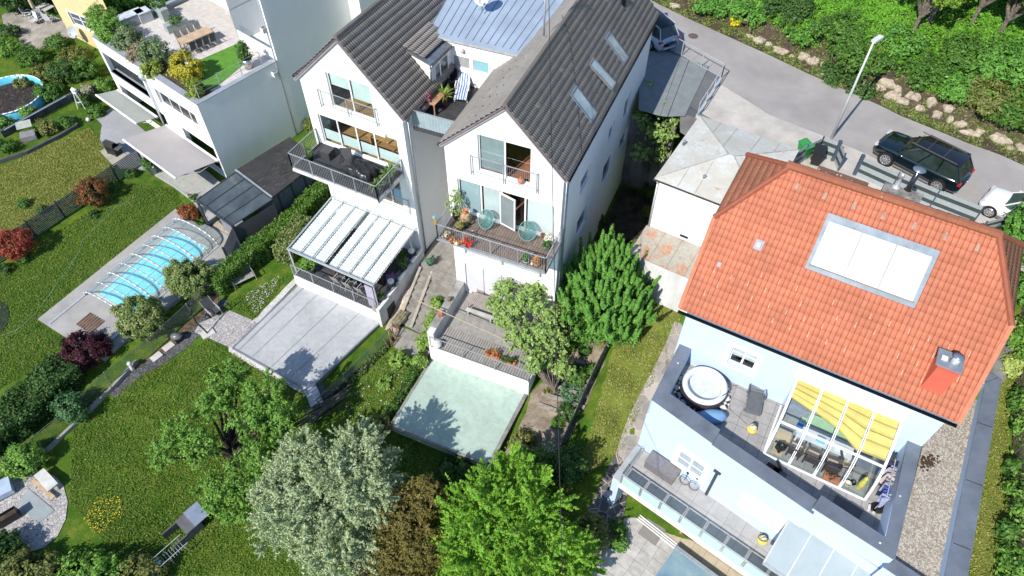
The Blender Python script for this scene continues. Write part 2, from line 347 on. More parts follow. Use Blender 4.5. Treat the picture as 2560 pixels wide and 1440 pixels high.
# ================================================================ ground
CT=[(300,1100,-2.3),(500,1300,-3),(60,1330,-2.4),(600,1400,-3.1),(450,920,-2.0),(560,830,-1.8),(380,1000,-2.2),(200,1200,-2.4),(120,1150,-2.3),
(640,690,-1.75),(600,760,-1.8),(700,600,-1.7),(800,490,-1.6),(650,1000,-2.3),(560,1120,-2.6),(840,1050,-2.3),(960,860,-1.95),(900,960,-2.1),(1000,900,-1.85),(930,800,-2.0),(900,880,-2.0),
(1060,1180,-2.6),(1300,1250,-3),(1150,1400,-3.4),(900,1300,-3.2),(1350,1130,-2.5),(740,1250,-3),(1280,1180,-2.7),(700,820,-1.95),(850,860,-1.95),(700,920,-2.1),(820,780,-1.95),
(1180,1000,-2.2),(1100,930,-2.1),(1250,1020,-2.2),(1100,1050,-2.3),
(50,800,-1.5),(200,650,-1.5),(400,500,-1.5),(100,950,-1.8),(300,850,-1.55),(20,1100,-2.1),(350,650,-1.5),(450,600,-1.5),(420,780,-1.6),(250,920,-1.7),(130,1080,-2.1),(520,620,-1.5),(580,600,-1.55),(300,560,-1.45),(60,880,-1.6),(500,680,-1.6),(360,960,-1.9),
(100,450,-1.2),(250,420,-1.35),(20,540,-1.3),(330,320,-1.35),(450,400,-1.4),(520,440,-1.4),(620,480,-1.5),(720,400,-1.5),(780,330,-1.3),(300,270,-1.3),(150,350,-1.1),
(40,300,-.9),(120,200,-.7),(200,180,-.6),(60,60,-.3),(150,60,-.3),(220,60,0),(350,30,.5),(30,150,-.6),
(1090,640,-.7),(1070,720,-1.0),(1045,775,-1.6),(1015,835,-1.72),(1130,610,-.7),(1050,650,-.8),(1090,700,-.8),(1020,720,-1.2),(985,820,-1.85),(1110,680,-.8),(1060,620,-.7),
(1200,780,-1.2),(1250,850,-1.4),(1180,860,-1.5),(1350,850,-1.3),
(1600,470,-.9),(1560,560,-.9),(1520,700,-.85),(1560,640,-.9),(1450,930,-1.4),(1400,1000,-1.8),(1370,1060,-2.1),(1480,830,-1.1),(1400,780,-1.0),(1640,500,-.9),(1610,540,-.9),(1620,620,-.7),
(1680,780,1.0),(1690,735,1.2),(1640,850,.4),(1570,950,-.4),(1530,1050,-1.1),(1490,1150,-1.7),(1470,1280,-2.1),(1430,1200,-2.1),(1650,700,.7),(1590,860,-.1),(1650,930,.2),(1610,1030,-.5),(1580,1120,-1.3),(1540,1250,-2.0),(1500,1350,-2.15),
(1600,1400,-2.15),(1700,1430,-2.15),(1550,1330,-2.15),(1850,1500,-2.2),
(1850,300,5.94),(2000,390,5.94),(2130,430,5.94),(2200,480,5.94),(2300,520,5.94),(2450,580,5.94),(2540,640,5.9),(1700,140,5.9),(1800,100,5.8),(2000,250,5.8),(2300,350,5.8),(1650,40,5.9),(1900,60,5.8),(2200,150,5.8),(2480,450,5.8),(2380,470,5.9),
(2500,1100,4.3),(2450,1430,4.1),(2530,850,5.0),(2520,740,5.4),(2600,1000,4.6),(2560,700,5.6),(2560,1300,4.4),(2700,900,5.2),(2480,1250,4.2),(2380,1440,4.1),
(1300,-200,5.8),(900,-200,5.5),(400,-250,4.0),(1000,-60,5)]
_P=np.array([W(u,v,z) for u,v,z in CT])
_P=np.concatenate([_P,np.array([(-60,20,-2),(-60,60,0),(-40,90,4),(0,110,6),(60,110,6),(70,60,6),(60,25,6),(40,5,4),(0,-10,-4),(-40,0,-3.5),(28,20,5.6)])])
# two breaks that must stay sharp: the retaining wall behind the middle house and the road edge
def T(x,y):
    x=np.asarray(x,dtype=float); y=np.asarray(y,dtype=float); sh=x.shape; x=x.ravel(); y=y.ravel()
    out=np.empty(len(x))
    for i in range(0,len(x),20000):
        dx=x[i:i+20000,None]-_P[None,:,0]; dy=y[i:i+20000,None]-_P[None,:,1]
        wgt=1/(dx*dx+dy*dy+.02)**2; out[i:i+20000]=(wgt*_P[None,:,2]).sum(1)/wgt.sum(1)
    return out.reshape(sh)
def TG(x,y): return float(T(np.array([x]),np.array([y]))[0])
def WT(u,v):
    z=-1.5
    for _ in range(8): p=W(u,v,z); z=TG(p[0],p[1])*.6+z*.4
    p=W(u,v,z); return Vector((p[0],p[1],TG(p[0],p[1])))
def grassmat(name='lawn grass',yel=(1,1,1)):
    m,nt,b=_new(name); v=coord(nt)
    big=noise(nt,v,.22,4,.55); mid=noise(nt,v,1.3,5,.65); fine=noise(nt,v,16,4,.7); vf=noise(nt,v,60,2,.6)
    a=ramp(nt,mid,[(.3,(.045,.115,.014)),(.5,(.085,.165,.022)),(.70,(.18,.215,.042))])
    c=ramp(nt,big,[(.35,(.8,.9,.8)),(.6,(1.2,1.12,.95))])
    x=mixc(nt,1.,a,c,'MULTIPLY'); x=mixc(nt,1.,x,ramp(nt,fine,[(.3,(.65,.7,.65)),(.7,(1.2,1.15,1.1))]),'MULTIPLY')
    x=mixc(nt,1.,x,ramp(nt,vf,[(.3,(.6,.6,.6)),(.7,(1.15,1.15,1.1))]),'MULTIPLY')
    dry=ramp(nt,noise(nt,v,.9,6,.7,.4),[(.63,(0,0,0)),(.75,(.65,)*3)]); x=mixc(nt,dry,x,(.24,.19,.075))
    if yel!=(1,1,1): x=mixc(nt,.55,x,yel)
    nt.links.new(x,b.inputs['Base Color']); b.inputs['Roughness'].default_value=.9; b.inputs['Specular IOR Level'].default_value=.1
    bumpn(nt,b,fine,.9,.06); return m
GRASS=grassmat()
gx=np.concatenate([np.arange(-140,-42,7.),np.arange(-42,32,.4),np.arange(32,170,7.)]); gy=np.concatenate([np.arange(-60,2,6.),np.arange(2,56,.4),np.arange(56,330,9.)])
X,Y=np.meshgrid(gx,gy); Z=T(X,Y); Z+=.02*np.sin(X*2.1+Y)*np.cos(Y*1.7)
nx_,ny_=len(gx),len(gy); idx=np.arange(nx_*ny_).reshape(ny_,nx_)
Q=np.stack([idx[:-1,:-1],idx[:-1,1:],idx[1:,1:],idx[1:,:-1]],-1).reshape(-1,4)
ground=npmesh('ground',np.stack([X.ravel(),Y.ravel(),Z.ravel()],1),Q,GRASS,smooth=True); ground['kind']='structure'
import bmesh
def drape(name,m,poly,off=.03,step=.4,kind='structure',wob=0.):
    """sheet over a plan polygon that follows the ground"""
    if wob:
        q=[]; rr=random.Random(len(poly)+int(off*1000))
        for i in range(len(poly)):
            a=Vector(poly[i]).to_2d(); c=Vector(poly[(i+1)%len(poly)]).to_2d(); n=max(1,int((c-a).length/.5))
            for k in range(n): q.append(tuple(a.lerp(c,k/n)+Vector((rr.uniform(-wob,wob),rr.uniform(-wob,wob)))))
        poly=q
    bm=bmesh.new(); vs=[bm.verts.new((p[0],p[1],0)) for p in poly]; bm.faces.new(vs)
    xs=[p[0] for p in poly]; ys=[p[1] for p in poly]
    for ax,lo,hi in ((0,min(xs),max(xs)),(1,min(ys),max(ys))):
        k=math.ceil(lo/step)
        while k*step<hi:
            co=[0,0,0]; no=[0,0,0]; co[ax]=k*step; no[ax]=1
            bmesh.ops.bisect_plane(bm,geom=bm.verts[:]+bm.edges[:]+bm.faces[:],plane_co=co,plane_no=no); k+=1
    P=np.array([v.co[:] for v in bm.verts]); zz=T(P[:,0],P[:,1])
    for v,z in zip(bm.verts,zz): v.co.z=z+off+.02*math.sin(v.co.x*2.1+v.co.y)*math.cos(v.co.y*1.7)
    bm.normal_update()
    for f in bm.faces:
        if f.normal.z<0: f.normal_flip()
    me=bpy.data.meshes.new(name); bm.to_mesh(me); bm.free()
    o=link(me,name,m); o['kind']=kind; PINV[o.name]=Matrix.Identity(4); return o
# ---- common surfaces
WHITE=mat('white render',(.80,.80,.79),.85,.022,1.3,.3,70,fine=.035,stretch=(1,1,.4))
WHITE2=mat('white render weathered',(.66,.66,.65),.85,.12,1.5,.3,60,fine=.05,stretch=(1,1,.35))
GREYW=mat('grey plinth',(.17,.17,.175),.8,.15,2,.2)
PVC=mat('white window frame',(.8,.81,.81),.35,.02,3)
ALU=mat('galvanised metal',(.42,.45,.49),.4,.12,5,metal=.3,fine=.08)
ALUL=mat('light metal',(.62,.64,.66),.4,.08,5,metal=.4)
ANTH=mat('anthracite metal',(.045,.052,.065),.45,.15,3,fine=.06)
ANTHL=mat('anthracite coping',(.155,.18,.22),.4,.12,1.2,fine=.1,spec=.5)
ZINC=mat('zinc',(.30,.33,.37),.4,.15,3,metal=.6)
CONC=mat('concrete',(.36,.35,.33),.85,.2,1.5,.3,50,fine=.12)
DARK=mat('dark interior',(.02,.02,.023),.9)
BLACK=mat('black plastic',(.018,.018,.02),.45,.2,4)
RUBBER=mat('rubber',(.015,.015,.015),.7)
WOODL=mat('light wood',(.48,.33,.20),.6,.2,3,stretch=(1,8,1))
WOODD=mat('brown wood',(.17,.09,.05),.6,.25,3,.2,40)
SOIL=mat('soil',(.10,.075,.05),.95,.35,2.5,.6,25,c2=(.045,.033,.022),fine=.25)
TERRA=mat('terracotta pot',(.52,.20,.11),.7,.15,6)
GLASS=glassmat('window glass',(.86,.91,.91),.01,.9)
CLEAR=glassmat('clear glazing',(.9,.96,.96),.01,.93)
ASPH=mat('asphalt',(.36,.34,.325),.85,.16,.45,.35,90,c2=(.29,.275,.265),fine=.12)
# ---- road
ASPL=mat('light pavement',(.52,.49,.45),.88,.12,.8,.3,80,fine=.1)
far=[(1490,-60),(1570,-30),(1632,3),(1713,43),(1813,88),(1913,133),(2020,184),(2120,228),(2203,265),(2253,290),(2320,317),(2420,358),(2503,388),(2600,432),(2760,500)]
near=[(1500,60),(1600,105),(1700,160),(1813,217),(1925,287),(2053,337),(2160,382),(2270,432),(2400,500),(2500,545),(2620,590),(2760,640)]
farw=[W(u,v,6.) for u,v in far]; nearw=[W(u,v,6.) for u,v in near]
b=MB(); b.poly([p for p in nearw]+[p for p in farw[::-1]]); struct(b,'road',ASPH)
pave=[(1560,150),(1640,205),(1700,250),(1790,305),(1880,345),(1985,398),(2075,445),(2140,470),(2330,560),(2430,610),(2560,680),(2640,700)]
pw=[W(u,v,5.995) for u,v in pave]; n2=[Vector((p[0],p[1],5.995)) for p in nearw[1:]]
b=MB(); b.poly(pw+n2[::-1]); struct(b,'pavement',ASPL)
b=MB(); yard=[W(u,v,5.98) for u,v in ((1700,262),(1770,288),(1840,325),(1990,392),(1990,440),(1840,420),(1700,330))]; b.poly(yard); struct(b,'garage_forecourt',mat('forecourt asphalt',(.2,.195,.19),.9,.15,1))
# ---- bank beyond the road
def bank():
    pts=farw; L=[0]
    for i in range(1,len(pts)): L.append(L[-1]+(pts[i]-pts[i-1]).length)
    tot=L[-1]; S=np.arange(0,tot,.35); base=np.array([[np.interp(s,L,[p[k] for p in pts]) for k in range(2)] for s in S])
    tg=np.gradient(base,axis=0); k=np.ones(9)/9
    tg=np.stack([np.convolve(np.pad(tg[:,i],4,'edge'),k,'valid') for i in range(2)],1); tg/=np.linalg.norm(tg,axis=1,keepdims=True)
    nn=np.stack([-tg[:,1],tg[:,0]],1)
    D=np.concatenate([[-.06],np.arange(0,14,.3),np.arange(14,90,3.)])
    VV=np.zeros((len(S),len(D),3))
    for j,d in enumerate(D):
        xy=base+nn*d; VV[:,j,:2]=xy
        VV[:,j,2]=BZ(d,xy[:,0],xy[:,1])
    i=np.arange(VV.shape[0]*VV.shape[1]).reshape(VV.shape[:2])
    Q=np.stack([i[:-1,:-1],i[1:,:-1],i[1:,1:],i[:-1,1:]],-1).reshape(-1,4)
    return VV,Q,base,nn
def BZ(d,x,y):
    s=np.clip((d-.9)/1.2,0,1); s=s*s*(3-2*s)
    z=5.97+.06*min(max(d,0),.9)+s*1.1+max(0,d-1.8)*.30*(1 if d<20 else 1)
    return z+ (np.sin(x*.9+y*.5)*.25+np.sin(x*.37-y*.8)*.35)*min(1,max(0,(d-1.2)/2))
BV,BQ,BB,BN=bank()
o=npmesh('hillside',BV.reshape(-1,3),BQ,SOIL,smooth=True); o['kind']='structure'
def bankpt(u,v):
    """point of the hillside seen at a pixel"""
    best=None; r=Vector(ray(u,v)).normalized(); c=Vector((0,0,CAMZ)); F_=BV.reshape(-1,3)-np.array(c[:]); dd=F_@np.array(r[:]); off=np.linalg.norm(F_-dd[:,None]*np.array(r[:]),axis=1)
    return Vector(BV.reshape(-1,3)[int(off.argmin())])
# ================================================================ building helpers
def clip(poly,a,b_,c):          # keep a*x+b*y<=c
    out=[]
    for i in range(len(poly)):
        p,q=poly[i],poly[(i+1)%len(poly)]; dp=a*p[0]+b_*p[1]-c; dq=a*q[0]+b_*q[1]-c
        if dp<=0: out.append(p)
        if dp*dq<0: k=dp/(dp-dq); out.append((p[0]+(q[0]-p[0])*k,p[1]+(q[1]-p[1])*k))
    return out
def wall(b,A,B,z0,z1,holes=(),clips=(),rec=.14):
    """vertical wall from plan point A to B (outside on the right), openings with reveals"""
    A=Vector((A[0],A[1],0)); B=Vector((B[0],B[1],0)); d=(B-A); L=d.length; d.normalize(); inn=Vector((-d.y,d.x,0))
    P=lambda s,z,k=0.:A+d*s+inn*k+Vector((0,0,z))
    xs=sorted({0,L}|{min(L,max(0,q)) for h in holes for q in h[:2]}); zs=sorted({z0,z1}|{q for h in holes for q in h[2:4]})
    for i in range(len(xs)-1):
        for j in range(len(zs)-1):
            cx,cz=(xs[i]+xs[i+1])/2,(zs[j]+zs[j+1])/2
            if any(h[0]<cx<h[1] and h[2]<cz<h[3] for h in holes): continue
            q=[(xs[i],zs[j]),(xs[i+1],zs[j]),(xs[i+1],zs[j+1]),(xs[i],zs[j+1])]
            for c in clips:
                q=clip(q,*c)
                if len(q)<3: break
            if len(q)>=3: b.poly([P(s,z) for s,z in q])
    for s0,s1,h0,h1 in holes:
        b.poly([P(s0,h0),P(s0,h1),P(s0,h1,rec),P(s0,h0,rec)][::-1]); b.poly([P(s1,h0),P(s1,h0,rec),P(s1,h1,rec),P(s1,h1)][::-1])
        b.poly([P(s0,h0),P(s1,h0),P(s1,h0,rec),P(s0,h0,rec)]); b.poly([P(s0,h1),P(s0,h1,rec),P(s1,h1,rec),P(s1,h1)])
    return b
def window(parent,F,s0,s1,z0,z1,t,mull=(),trans=(),fw=.06,pane=None,frame=None,blind=None,lab=None,sill=None,dep=.05,inn=1.):
    """frame with panes in the plane t of frame F; inn=+1 when the room lies at larger t"""
    b=MB(); P=lambda a,c,e,g,h,k:b.bx(F,a,c,*(sorted((e,g))),h,k)
    t1=t+dep*inn; P(s0,s0+fw,t,t1,z0,z1); P(s1-fw,s1,t,t1,z0,z1); P(s0+fw,s1-fw,t,t1,z0,z0+fw); P(s0+fw,s1-fw,t,t1,z1-fw,z1)
    for m in mull:
        x=s0+(s1-s0)*m; P(x-fw*.7,x+fw*.7,t,t1,z0+fw,z1-fw)
    xs=[s0+fw]+[s0+(s1-s0)*m for m in mull]+[s1-fw]
    for k in range(len(xs)-1):
        for m in trans: z=z0+(z1-z0)*m; P(xs[k]+(fw*.7 if k else 0),xs[k+1]-(fw*.7 if k<len(xs)-2 else 0),t+.003*inn,t1-.003*inn,z-fw*.3,z+fw*.3)
    w_=part(b,'window',frame or PVC,parent,label=lab)
    g=MB(); tt=t+dep*.5*inn; g.poly([F.p(s0+fw,tt,z0+fw),F.p(s1-fw,tt,z0+fw),F.p(s1-fw,tt,z1-fw),F.p(s0+fw,tt,z1-fw)]); part(g,'pane',pane or GLASS,w_)
    if blind:
        for (a,c,lo,hi,mm) in blind:
            g=MB(); x0=s0+(s1-s0)*a; x1=s0+(s1-s0)*c; y0=z0+(z1-z0)*lo; y1=z0+(z1-z0)*hi; g.bx(F,x0,x1,*sorted((t+.08*inn,t+.10*inn)),y0,y1); part(g,'blind',mm,w_)
    if sill: g=MB(); g.bx(F,s0-.05,s1+.05,*sorted((t-.16*inn,t)),z0-.05,z0-.002); part(g,'sill',sill,w_)
    return w_
def tiled(name,m,parent,o,ax,up,W_,rows,L,Rr,rib=.3,course=.34,amp=.03,lift=.06,sub=4,seed=0,label=None,prof='wave'):
    """tiled roof plane: o origin at eave, ax along the eave, up up the slope; L(w),Rr(w) give its side bounds"""
    o=np.array(o);ax=np.array(ax);up=np.array(up);n=np.cross(ax,up); n/=np.linalg.norm(n)
    V=[];Q=[];tone=[];r=np.random.default_rng(seed)
    for k in range(rows):
        w0,w1=k*course,min(W_,(k+1)*course)
        if w0>=W_-1e-4: break
        l0,r0,l1,r1=L(w0),Rr(w0),L(w1),Rr(w1)
        lo,hi=min(l0,l1),max(r0,r1); us=np.arange(math.floor(lo/rib)*rib,hi+rib,rib/sub)
        ph=(us/rib)%1; h=amp*np.minimum(1,np.sin(math.pi*ph)*1.7)
        u0=np.clip(us,l0,r0); u1=np.clip(us,l1,r1); jit=r.uniform(0,.006)
        a=o+u0[:,None]*ax+w0*up+(h+lift+jit)[:,None]*n; c=o+u1[:,None]*ax+w1*up+(h+.002)[:,None]*n; d=o+u0[:,None]*ax+w0*up+(h-.012)[:,None]*n
        base=sum(len(x) for x in V); nu=len(us); V+= [a,c,d]
        i=np.arange(nu-1); ok=(np.abs(u0[1:]-u0[:-1])+np.abs(u1[1:]-u1[:-1]))>1e-4; i=i[ok]
        q1=np.stack([base+i,base+i+1,base+nu+i+1,base+nu+i],1); q2=np.stack([base+2*nu+i,base+2*nu+i+1,base+i+1,base+i],1)
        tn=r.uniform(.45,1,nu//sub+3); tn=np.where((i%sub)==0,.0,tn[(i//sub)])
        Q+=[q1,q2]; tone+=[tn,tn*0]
    ob=npmesh(name,np.concatenate(V),np.concatenate(Q),m,parent,tone=np.concatenate(tone))
    if label: ob['label']=label
    return ob
def railing(parent,pts,h,name='railing',m=None,gap=.11,r=.008,base=.06,top=.022,post=1.4,lab=None):
    b=MB()
    for a,c in zip(pts[:-1],pts[1:]):
        a,c=Vector(a),Vector(c); n=max(1,round((c-a).length/gap)); u=Vector((0,0,1))
        b.bar(a+u*h,c+u*h,top*2,.03); b.bar(a+u*base,c+u*base,.03,.02)
        for i in range(n+1):
            q=a.lerp(c,i/n); b.tube(q+u*base,q+u*h,r,4)
        k=max(1,round((c-a).length/post))
        for i in range(k+1):
            q=a.lerp(c,i/k); b.bar(q-u*.12,q+u*h,.045,.045)
    return part(b,name,m or ALU,parent,label=lab)
def gutter(parent,a,c,m=ZINC,r=.07):
    a,c=Vector(a),Vector(c); d=(c-a).normalized(); s=d.cross(Vector((0,0,1))); b=MB(); n=7; V=[]
    for o in (a,c):
        V+=[o+s*math.cos(math.pi+math.pi*i/(n-1))*r+Vector((0,0,math.sin(math.pi+math.pi*i/(n-1))*r)) for i in range(n)]
    b.add(V,[(i,i+1,n+i+1,n+i) for i in range(n-1)]+[(i+1,i,n+i,n+i+1) for i in range(n-1)]); return part(b,'gutter',m,parent,True)
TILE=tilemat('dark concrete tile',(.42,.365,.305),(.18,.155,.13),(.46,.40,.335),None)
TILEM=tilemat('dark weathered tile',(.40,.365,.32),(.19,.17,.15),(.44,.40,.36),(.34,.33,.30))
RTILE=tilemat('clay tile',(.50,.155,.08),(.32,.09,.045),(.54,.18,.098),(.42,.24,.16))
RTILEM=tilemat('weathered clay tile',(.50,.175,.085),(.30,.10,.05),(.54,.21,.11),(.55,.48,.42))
PARQ=mat('parquet floor',(.50,.30,.13),.4,.2,2,stretch=(1,6,1))
CURT=mat('pale blind',(.62,.70,.68),.8,.06,1)
FROST=glassmat('frosted glass',milky=.78,mc=(.66,.82,.78),trans=.95)
# ================================================================ frames
Lf=Fr((-7.44,30.09),-27.5); Mf=Fr((2.355,24.167),-22.9)
Bo=W(1713,905,4.0); Bf=Fr(Bo,-29.3)
Pf=Fr(W(1597,1117,.8),-38.5)
Gf=Fr(W(568,445,-1.3),-39.4)
LZ=-.8; MZ=-.55    # garden decks
def gable_house(name,F,s0,s1,depth,apex,zl,zr,base,label,holesF,holesR=(),holesL=(),cat='house',mR=None):
    root=empty(name,F.p((s0+s1)/2,depth/2,base),label,cat)
    ml=(apex[1]-zl)/(apex[0]-s0); mr=(apex[1]-zr)/(s1-apex[0]); b=MB(); w_=s1-s0; ax=apex[0]-s0
    # roof lines in wall coordinates (u from s0)
    cl=[(-ml,1,zl),(mr,1,zr+mr*w_)]
    wall(b,F.p(s0,0),F.p(s1,0),base,apex[1]+.1,[(h[0]-s0,h[1]-s0,h[2],h[3]) for h in holesF],cl)
    wall(b,F.p(s1,depth),F.p(s0,depth),base,apex[1]+.1,[],[(mr,1,zr+0*mr),(-ml,1,zl+ml*0)] if 0 else [(-mr,1,zr),(ml,1,zl+ml*w_)])
    wall(b,F.p(s1,0),F.p(s1,depth),base,zr,holesR); wall(b,F.p(s0,depth),F.p(s0,0),base,zl,holesL)
    part(b,'wall',WHITE,root)
    return root,ml,mr
def gable_roof(root,F,s0,s1,depth,apex,ml,mr,ov,m1,m2,rib,course,front=.12,skipL=None,skipR=None):
    """two tiled planes; s0/s1 already include the overhang"""
    nx=Vector((F.n[0],F.n[1],0)); e=Vector((F.e[0],F.e[1],0))
    for side,mm,se,mt in ((1,mr,s1,m1),(-1,ml,s0,m2)):
        run=abs(se-apex[0]); ze=apex[1]-mm*run; up=(-e*side*run+Vector((0,0,mm*run))); SL=up.length; up.normalize()
        th=.10
        # substrate slab, then tiles
        ax=nx if side>0 else nx
        if side>0: o=F.p(se,-front,ze+.05); axd=nx; Ln=lambda w:0.; Rn=lambda w:depth+2*front
        else: o=F.p(se,depth+front,ze+.05); axd=-nx; Ln=lambda w:0.; Rn=lambda w:depth+2*front
        b=MB(); q=[F.p(se,-front,ze),F.p(se,depth+front,ze),F.p(apex[0],depth+front,apex[1]),F.p(apex[0],-front,apex[1])]
        if side<0: q=q[::-1]
        b.slab([x+Vector((0,0,.045)) for x in q],.1); part(b,'roof_board',mat('roof board',(.13,.11,.12),.7),root)
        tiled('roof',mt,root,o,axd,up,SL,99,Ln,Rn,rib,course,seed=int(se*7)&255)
    b=MB(); zc=apex[1]+.09; n=int((depth+2*front)/.38)
    for i in range(n):
        a=F.p(apex[0],-front+(depth+2*front)*i/n,zc+.0); c=F.p(apex[0],-front+(depth+2*front)*(i+1)/n+.03,zc+.018); b.tube(a,c,.13,8,.118)
    part(b,'ridge_tiles',TILEM,root)
# ---------------------------------------------------------------- left white house (L)
LA=(-1.0,13.35); LS0,LS1=-4.15,2.17
apx=LA; zlL,zrL=10.35,10.0
q=[Lf.ont(820,183,0),Lf.ont(940,308,0)]; c0,c1=-2.45,.42
hC=(-2.28,.42,8.98,11.1); hB=(-3.55,1.62,6.12,8.2); hA=(-.4,1.35,3.1,5.25)
left_house,mlL,mrL=gable_house('white_house',Lf,LS0,LS1,15,LA,zlL,zrL,-2.6,'white gabled house with charcoal balcony and pergola deck, left of the pair',[hC,hB,hA])
gable_roof(left_house,Lf,LS0-.28,LS1+.22,15,LA,mlL,mrL,.2,TILE,TILEM,.15,.34)
lh=left_house
BLINDG=mat('pale green blind',(.66,.78,.75),.7,.05,1)
window(lh,Lf,*hC,.10,mull=(.5,),blind=[(.04,.47,.62,.98,BLINDG),(.53,.97,.42,.98,BLINDG)],lab='two-leaf French window with pale green blinds half down')
window(lh,Lf,*hB,.10,mull=(.23,.47,.70),lab='wide four-part glazed balcony front with frosted lower halves')
b=MB()
for a,c in ((.02,.21),(.25,.45),(.49,.68),(.72,.98)):
    x0=hB[0]+(hB[1]-hB[0])*a; x1=hB[0]+(hB[1]-hB[0])*c; b.bx(Lf,x0,x1,.16,.165,6.35,7.05)
part(b,'privacy_glass',mat('pale green privacy film',(.70,.82,.79),.3,.04,1),lh)
window(lh,Lf,*hA,.10,mull=(.55,),lab='window beside the downpipe with blue picture behind')
b=MB(); b.bx(Lf,.62,1.25,.22,.25,3.3,4.3); part(b,'wall_picture',mat('blue picture',(.08,.38,.62),.5,.4,4,c2=(.5,.55,.5)),lh)
b=MB()
for z in (-.8,3.0,6.0,8.9): b.bx(Lf,LS0+.1,LS1-.1,.16,6,z-.02,z)
part(b,'floor',PARQ,lh)
b=MB(); b.bx(Lf,LS0+.2,LS1-.2,5.0,5.1,-.8,9.8); part(b,'room_wall',mat('room wall',(.5,.48,.45),.9),lh)
b=MB(); b.bx(Lf,-1.3,.9,1.0,1.9,6.70,6.75); b.bx(Lf,-1.2,-1.1,1.1,1.8,6.01,6.70); b.bx(Lf,.7,.8,1.1,1.8,6.01,6.70); part(b,'dining_table',mat('honey wood',(.62,.38,.15),.5,.15,2),lh)
# roller shutter box, reveals' dark rails
b=MB(); b.bx(Lf,-3.75,1.0,-.16,-.003,8.25,8.42); part(b,'awning_box',PVC,lh)
def sjul(root,F,s0,s1,z,h,t=-.14,lab=None):
    b=MB(); b.bx(F,s0,s1,t-.02,t+.02,z+h-.03,z+h); b.bx(F,s0,s1,t-.012,t+.012,z+.05,z+.07)
    n=int((s1-s0)/.105)
    for i in range(n+1): x=s0+(s1-s0)*i/n; b.tube(F.p(x,t,z+.06),F.p(x,t,z+h-.02),.007,4)
    for x in (s0,(s0+s1)/2,s1): b.bx(F,x-.025,x+.025,t-.025,t+.025,z-.18,z+h)
    for x in (s0,s1): b.bx(F,x-.012,x+.012,t,-.002,z+h-.04,z+h-.01); b.bx(F,x-.012,x+.012,t,-.002,z-.12,z-.09)
    return part(b,'railing',ALU,root,label=lab)
sjul(lh,Lf,-2.95,.62,8.98,.95,lab='Juliet railing before the top French window'); sjul(lh,Lf,-3.7,1.8,3.1,.95,-.1)
# balcony at 6 m
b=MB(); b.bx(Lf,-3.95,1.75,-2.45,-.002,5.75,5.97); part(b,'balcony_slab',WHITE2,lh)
b=MB(); b.bx(Lf,-3.9,1.7,-2.4,-.004,5.975,6.0); part(b,'balcony_floor',brickmat('charcoal decking',(.045,.048,.055),(.055,.058,.065),(.012,.012,.014),4,.14,rot=R(27.5),ms=.012),lh)
railing(lh,[Lf.p(-3.93,-.05,6),Lf.p(-3.93,-2.43,6),Lf.p(1.73,-2.43,6),Lf.p(1.73,-.05,6)],1.0,gap=.12)
b=MB()
for s in (-2.6,1.3): b.bx(Lf,s-.05,s+.05,-2.3,-2.2,5.0,5.75)
gutter(lh,Lf.p(LS1+.28,-.1,9.93),Lf.p(LS1+.28,9.8,9.93)); gutter(lh,Lf.p(LS0-.33,15,10.25),Lf.p(LS0-.33,-.1,10.25))
b=MB(); b.path([Lf.p(2.42,.25,9.85),Lf.p(2.42,.25,9.7),Lf.p(2.27,.32,9.45),Lf.p(2.27,.32,-.4)],.05,8); part(b,'downpipe',ZINC,lh,True)
b=MB(); b.bx(Lf,LS0-.02,LS1+.02,-.02,14,-2.6,-.45); part(b,'plinth',GREYW,lh)
# barge boards
def barge(root,F,s0,s1,apex,ml,mr,m=None,t=-.1):
    b=MB()
    for se,mm in ((s0,ml),(s1,mr)):
        z=apex[1]-mm*abs(se-apex[0]); b.bar(F.p(se,t,z-.06),F.p(apex[0],t,apex[1]-.06),.04,.16)
    part(b,'barge_board',m or mat('barge board',(.36,.32,.35),.5,.1,3),root)
barge(lh,Lf,LS0-.28,LS1+.22,LA,mlL,mrL)
# raised deck in front (garden level)
b=MB(); b.prism([Lf.p(-4.05,-4.75)[:2],Lf.p(2.15,-4.75)[:2],Lf.p(2.15,-.01)[:2],Lf.p(-4.05,-.01)[:2]],-2.7,LZ-.03); part(b,'deck_base',WHITE,lh)
b=MB(); b.bx(Lf,-4.0,2.0,-4.7,-.02,LZ-.028,LZ); part(b,'deck_floor',brickmat('dark decking',(.05,.05,.055),(.07,.07,.075),(.015,.015,.015),5,.14,rot=R(27.5),ms=.012),lh)
railing(lh,[Lf.p(-4.02,-4.72,LZ),Lf.p(1.95,-4.72,LZ)],.95,gap=.13)
# stepped side wall toward the stairs
b=MB(); zs=[(-4.9,-3.9,-.05),(-3.9,-2.6,.15),(-2.6,-1.2,.55),(-1.2,-.02,.95)]
for a,c,z in zs: b.bx(Lf,2.16,2.36,a,c,-2.7,LZ+.55+z*.5)
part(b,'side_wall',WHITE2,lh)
b=MB()
for i,(a,c,z) in enumerate(zs): b.bx(Lf,1.75,2.155,a+.1,c-.1,LZ,LZ+.35+z*.5)
part(b,'wall_bench',CONC,lh)
b=MB(); b.bx(Lf,2.365,2.385,-4.25,-3.5,-1.9,-.9)
for i in range(9): b.bx(Lf,2.386,2.40,-4.22+i*.085,-4.19+i*.085,-1.9,-.9)
part(b,'barred_window',BLACK,lh)
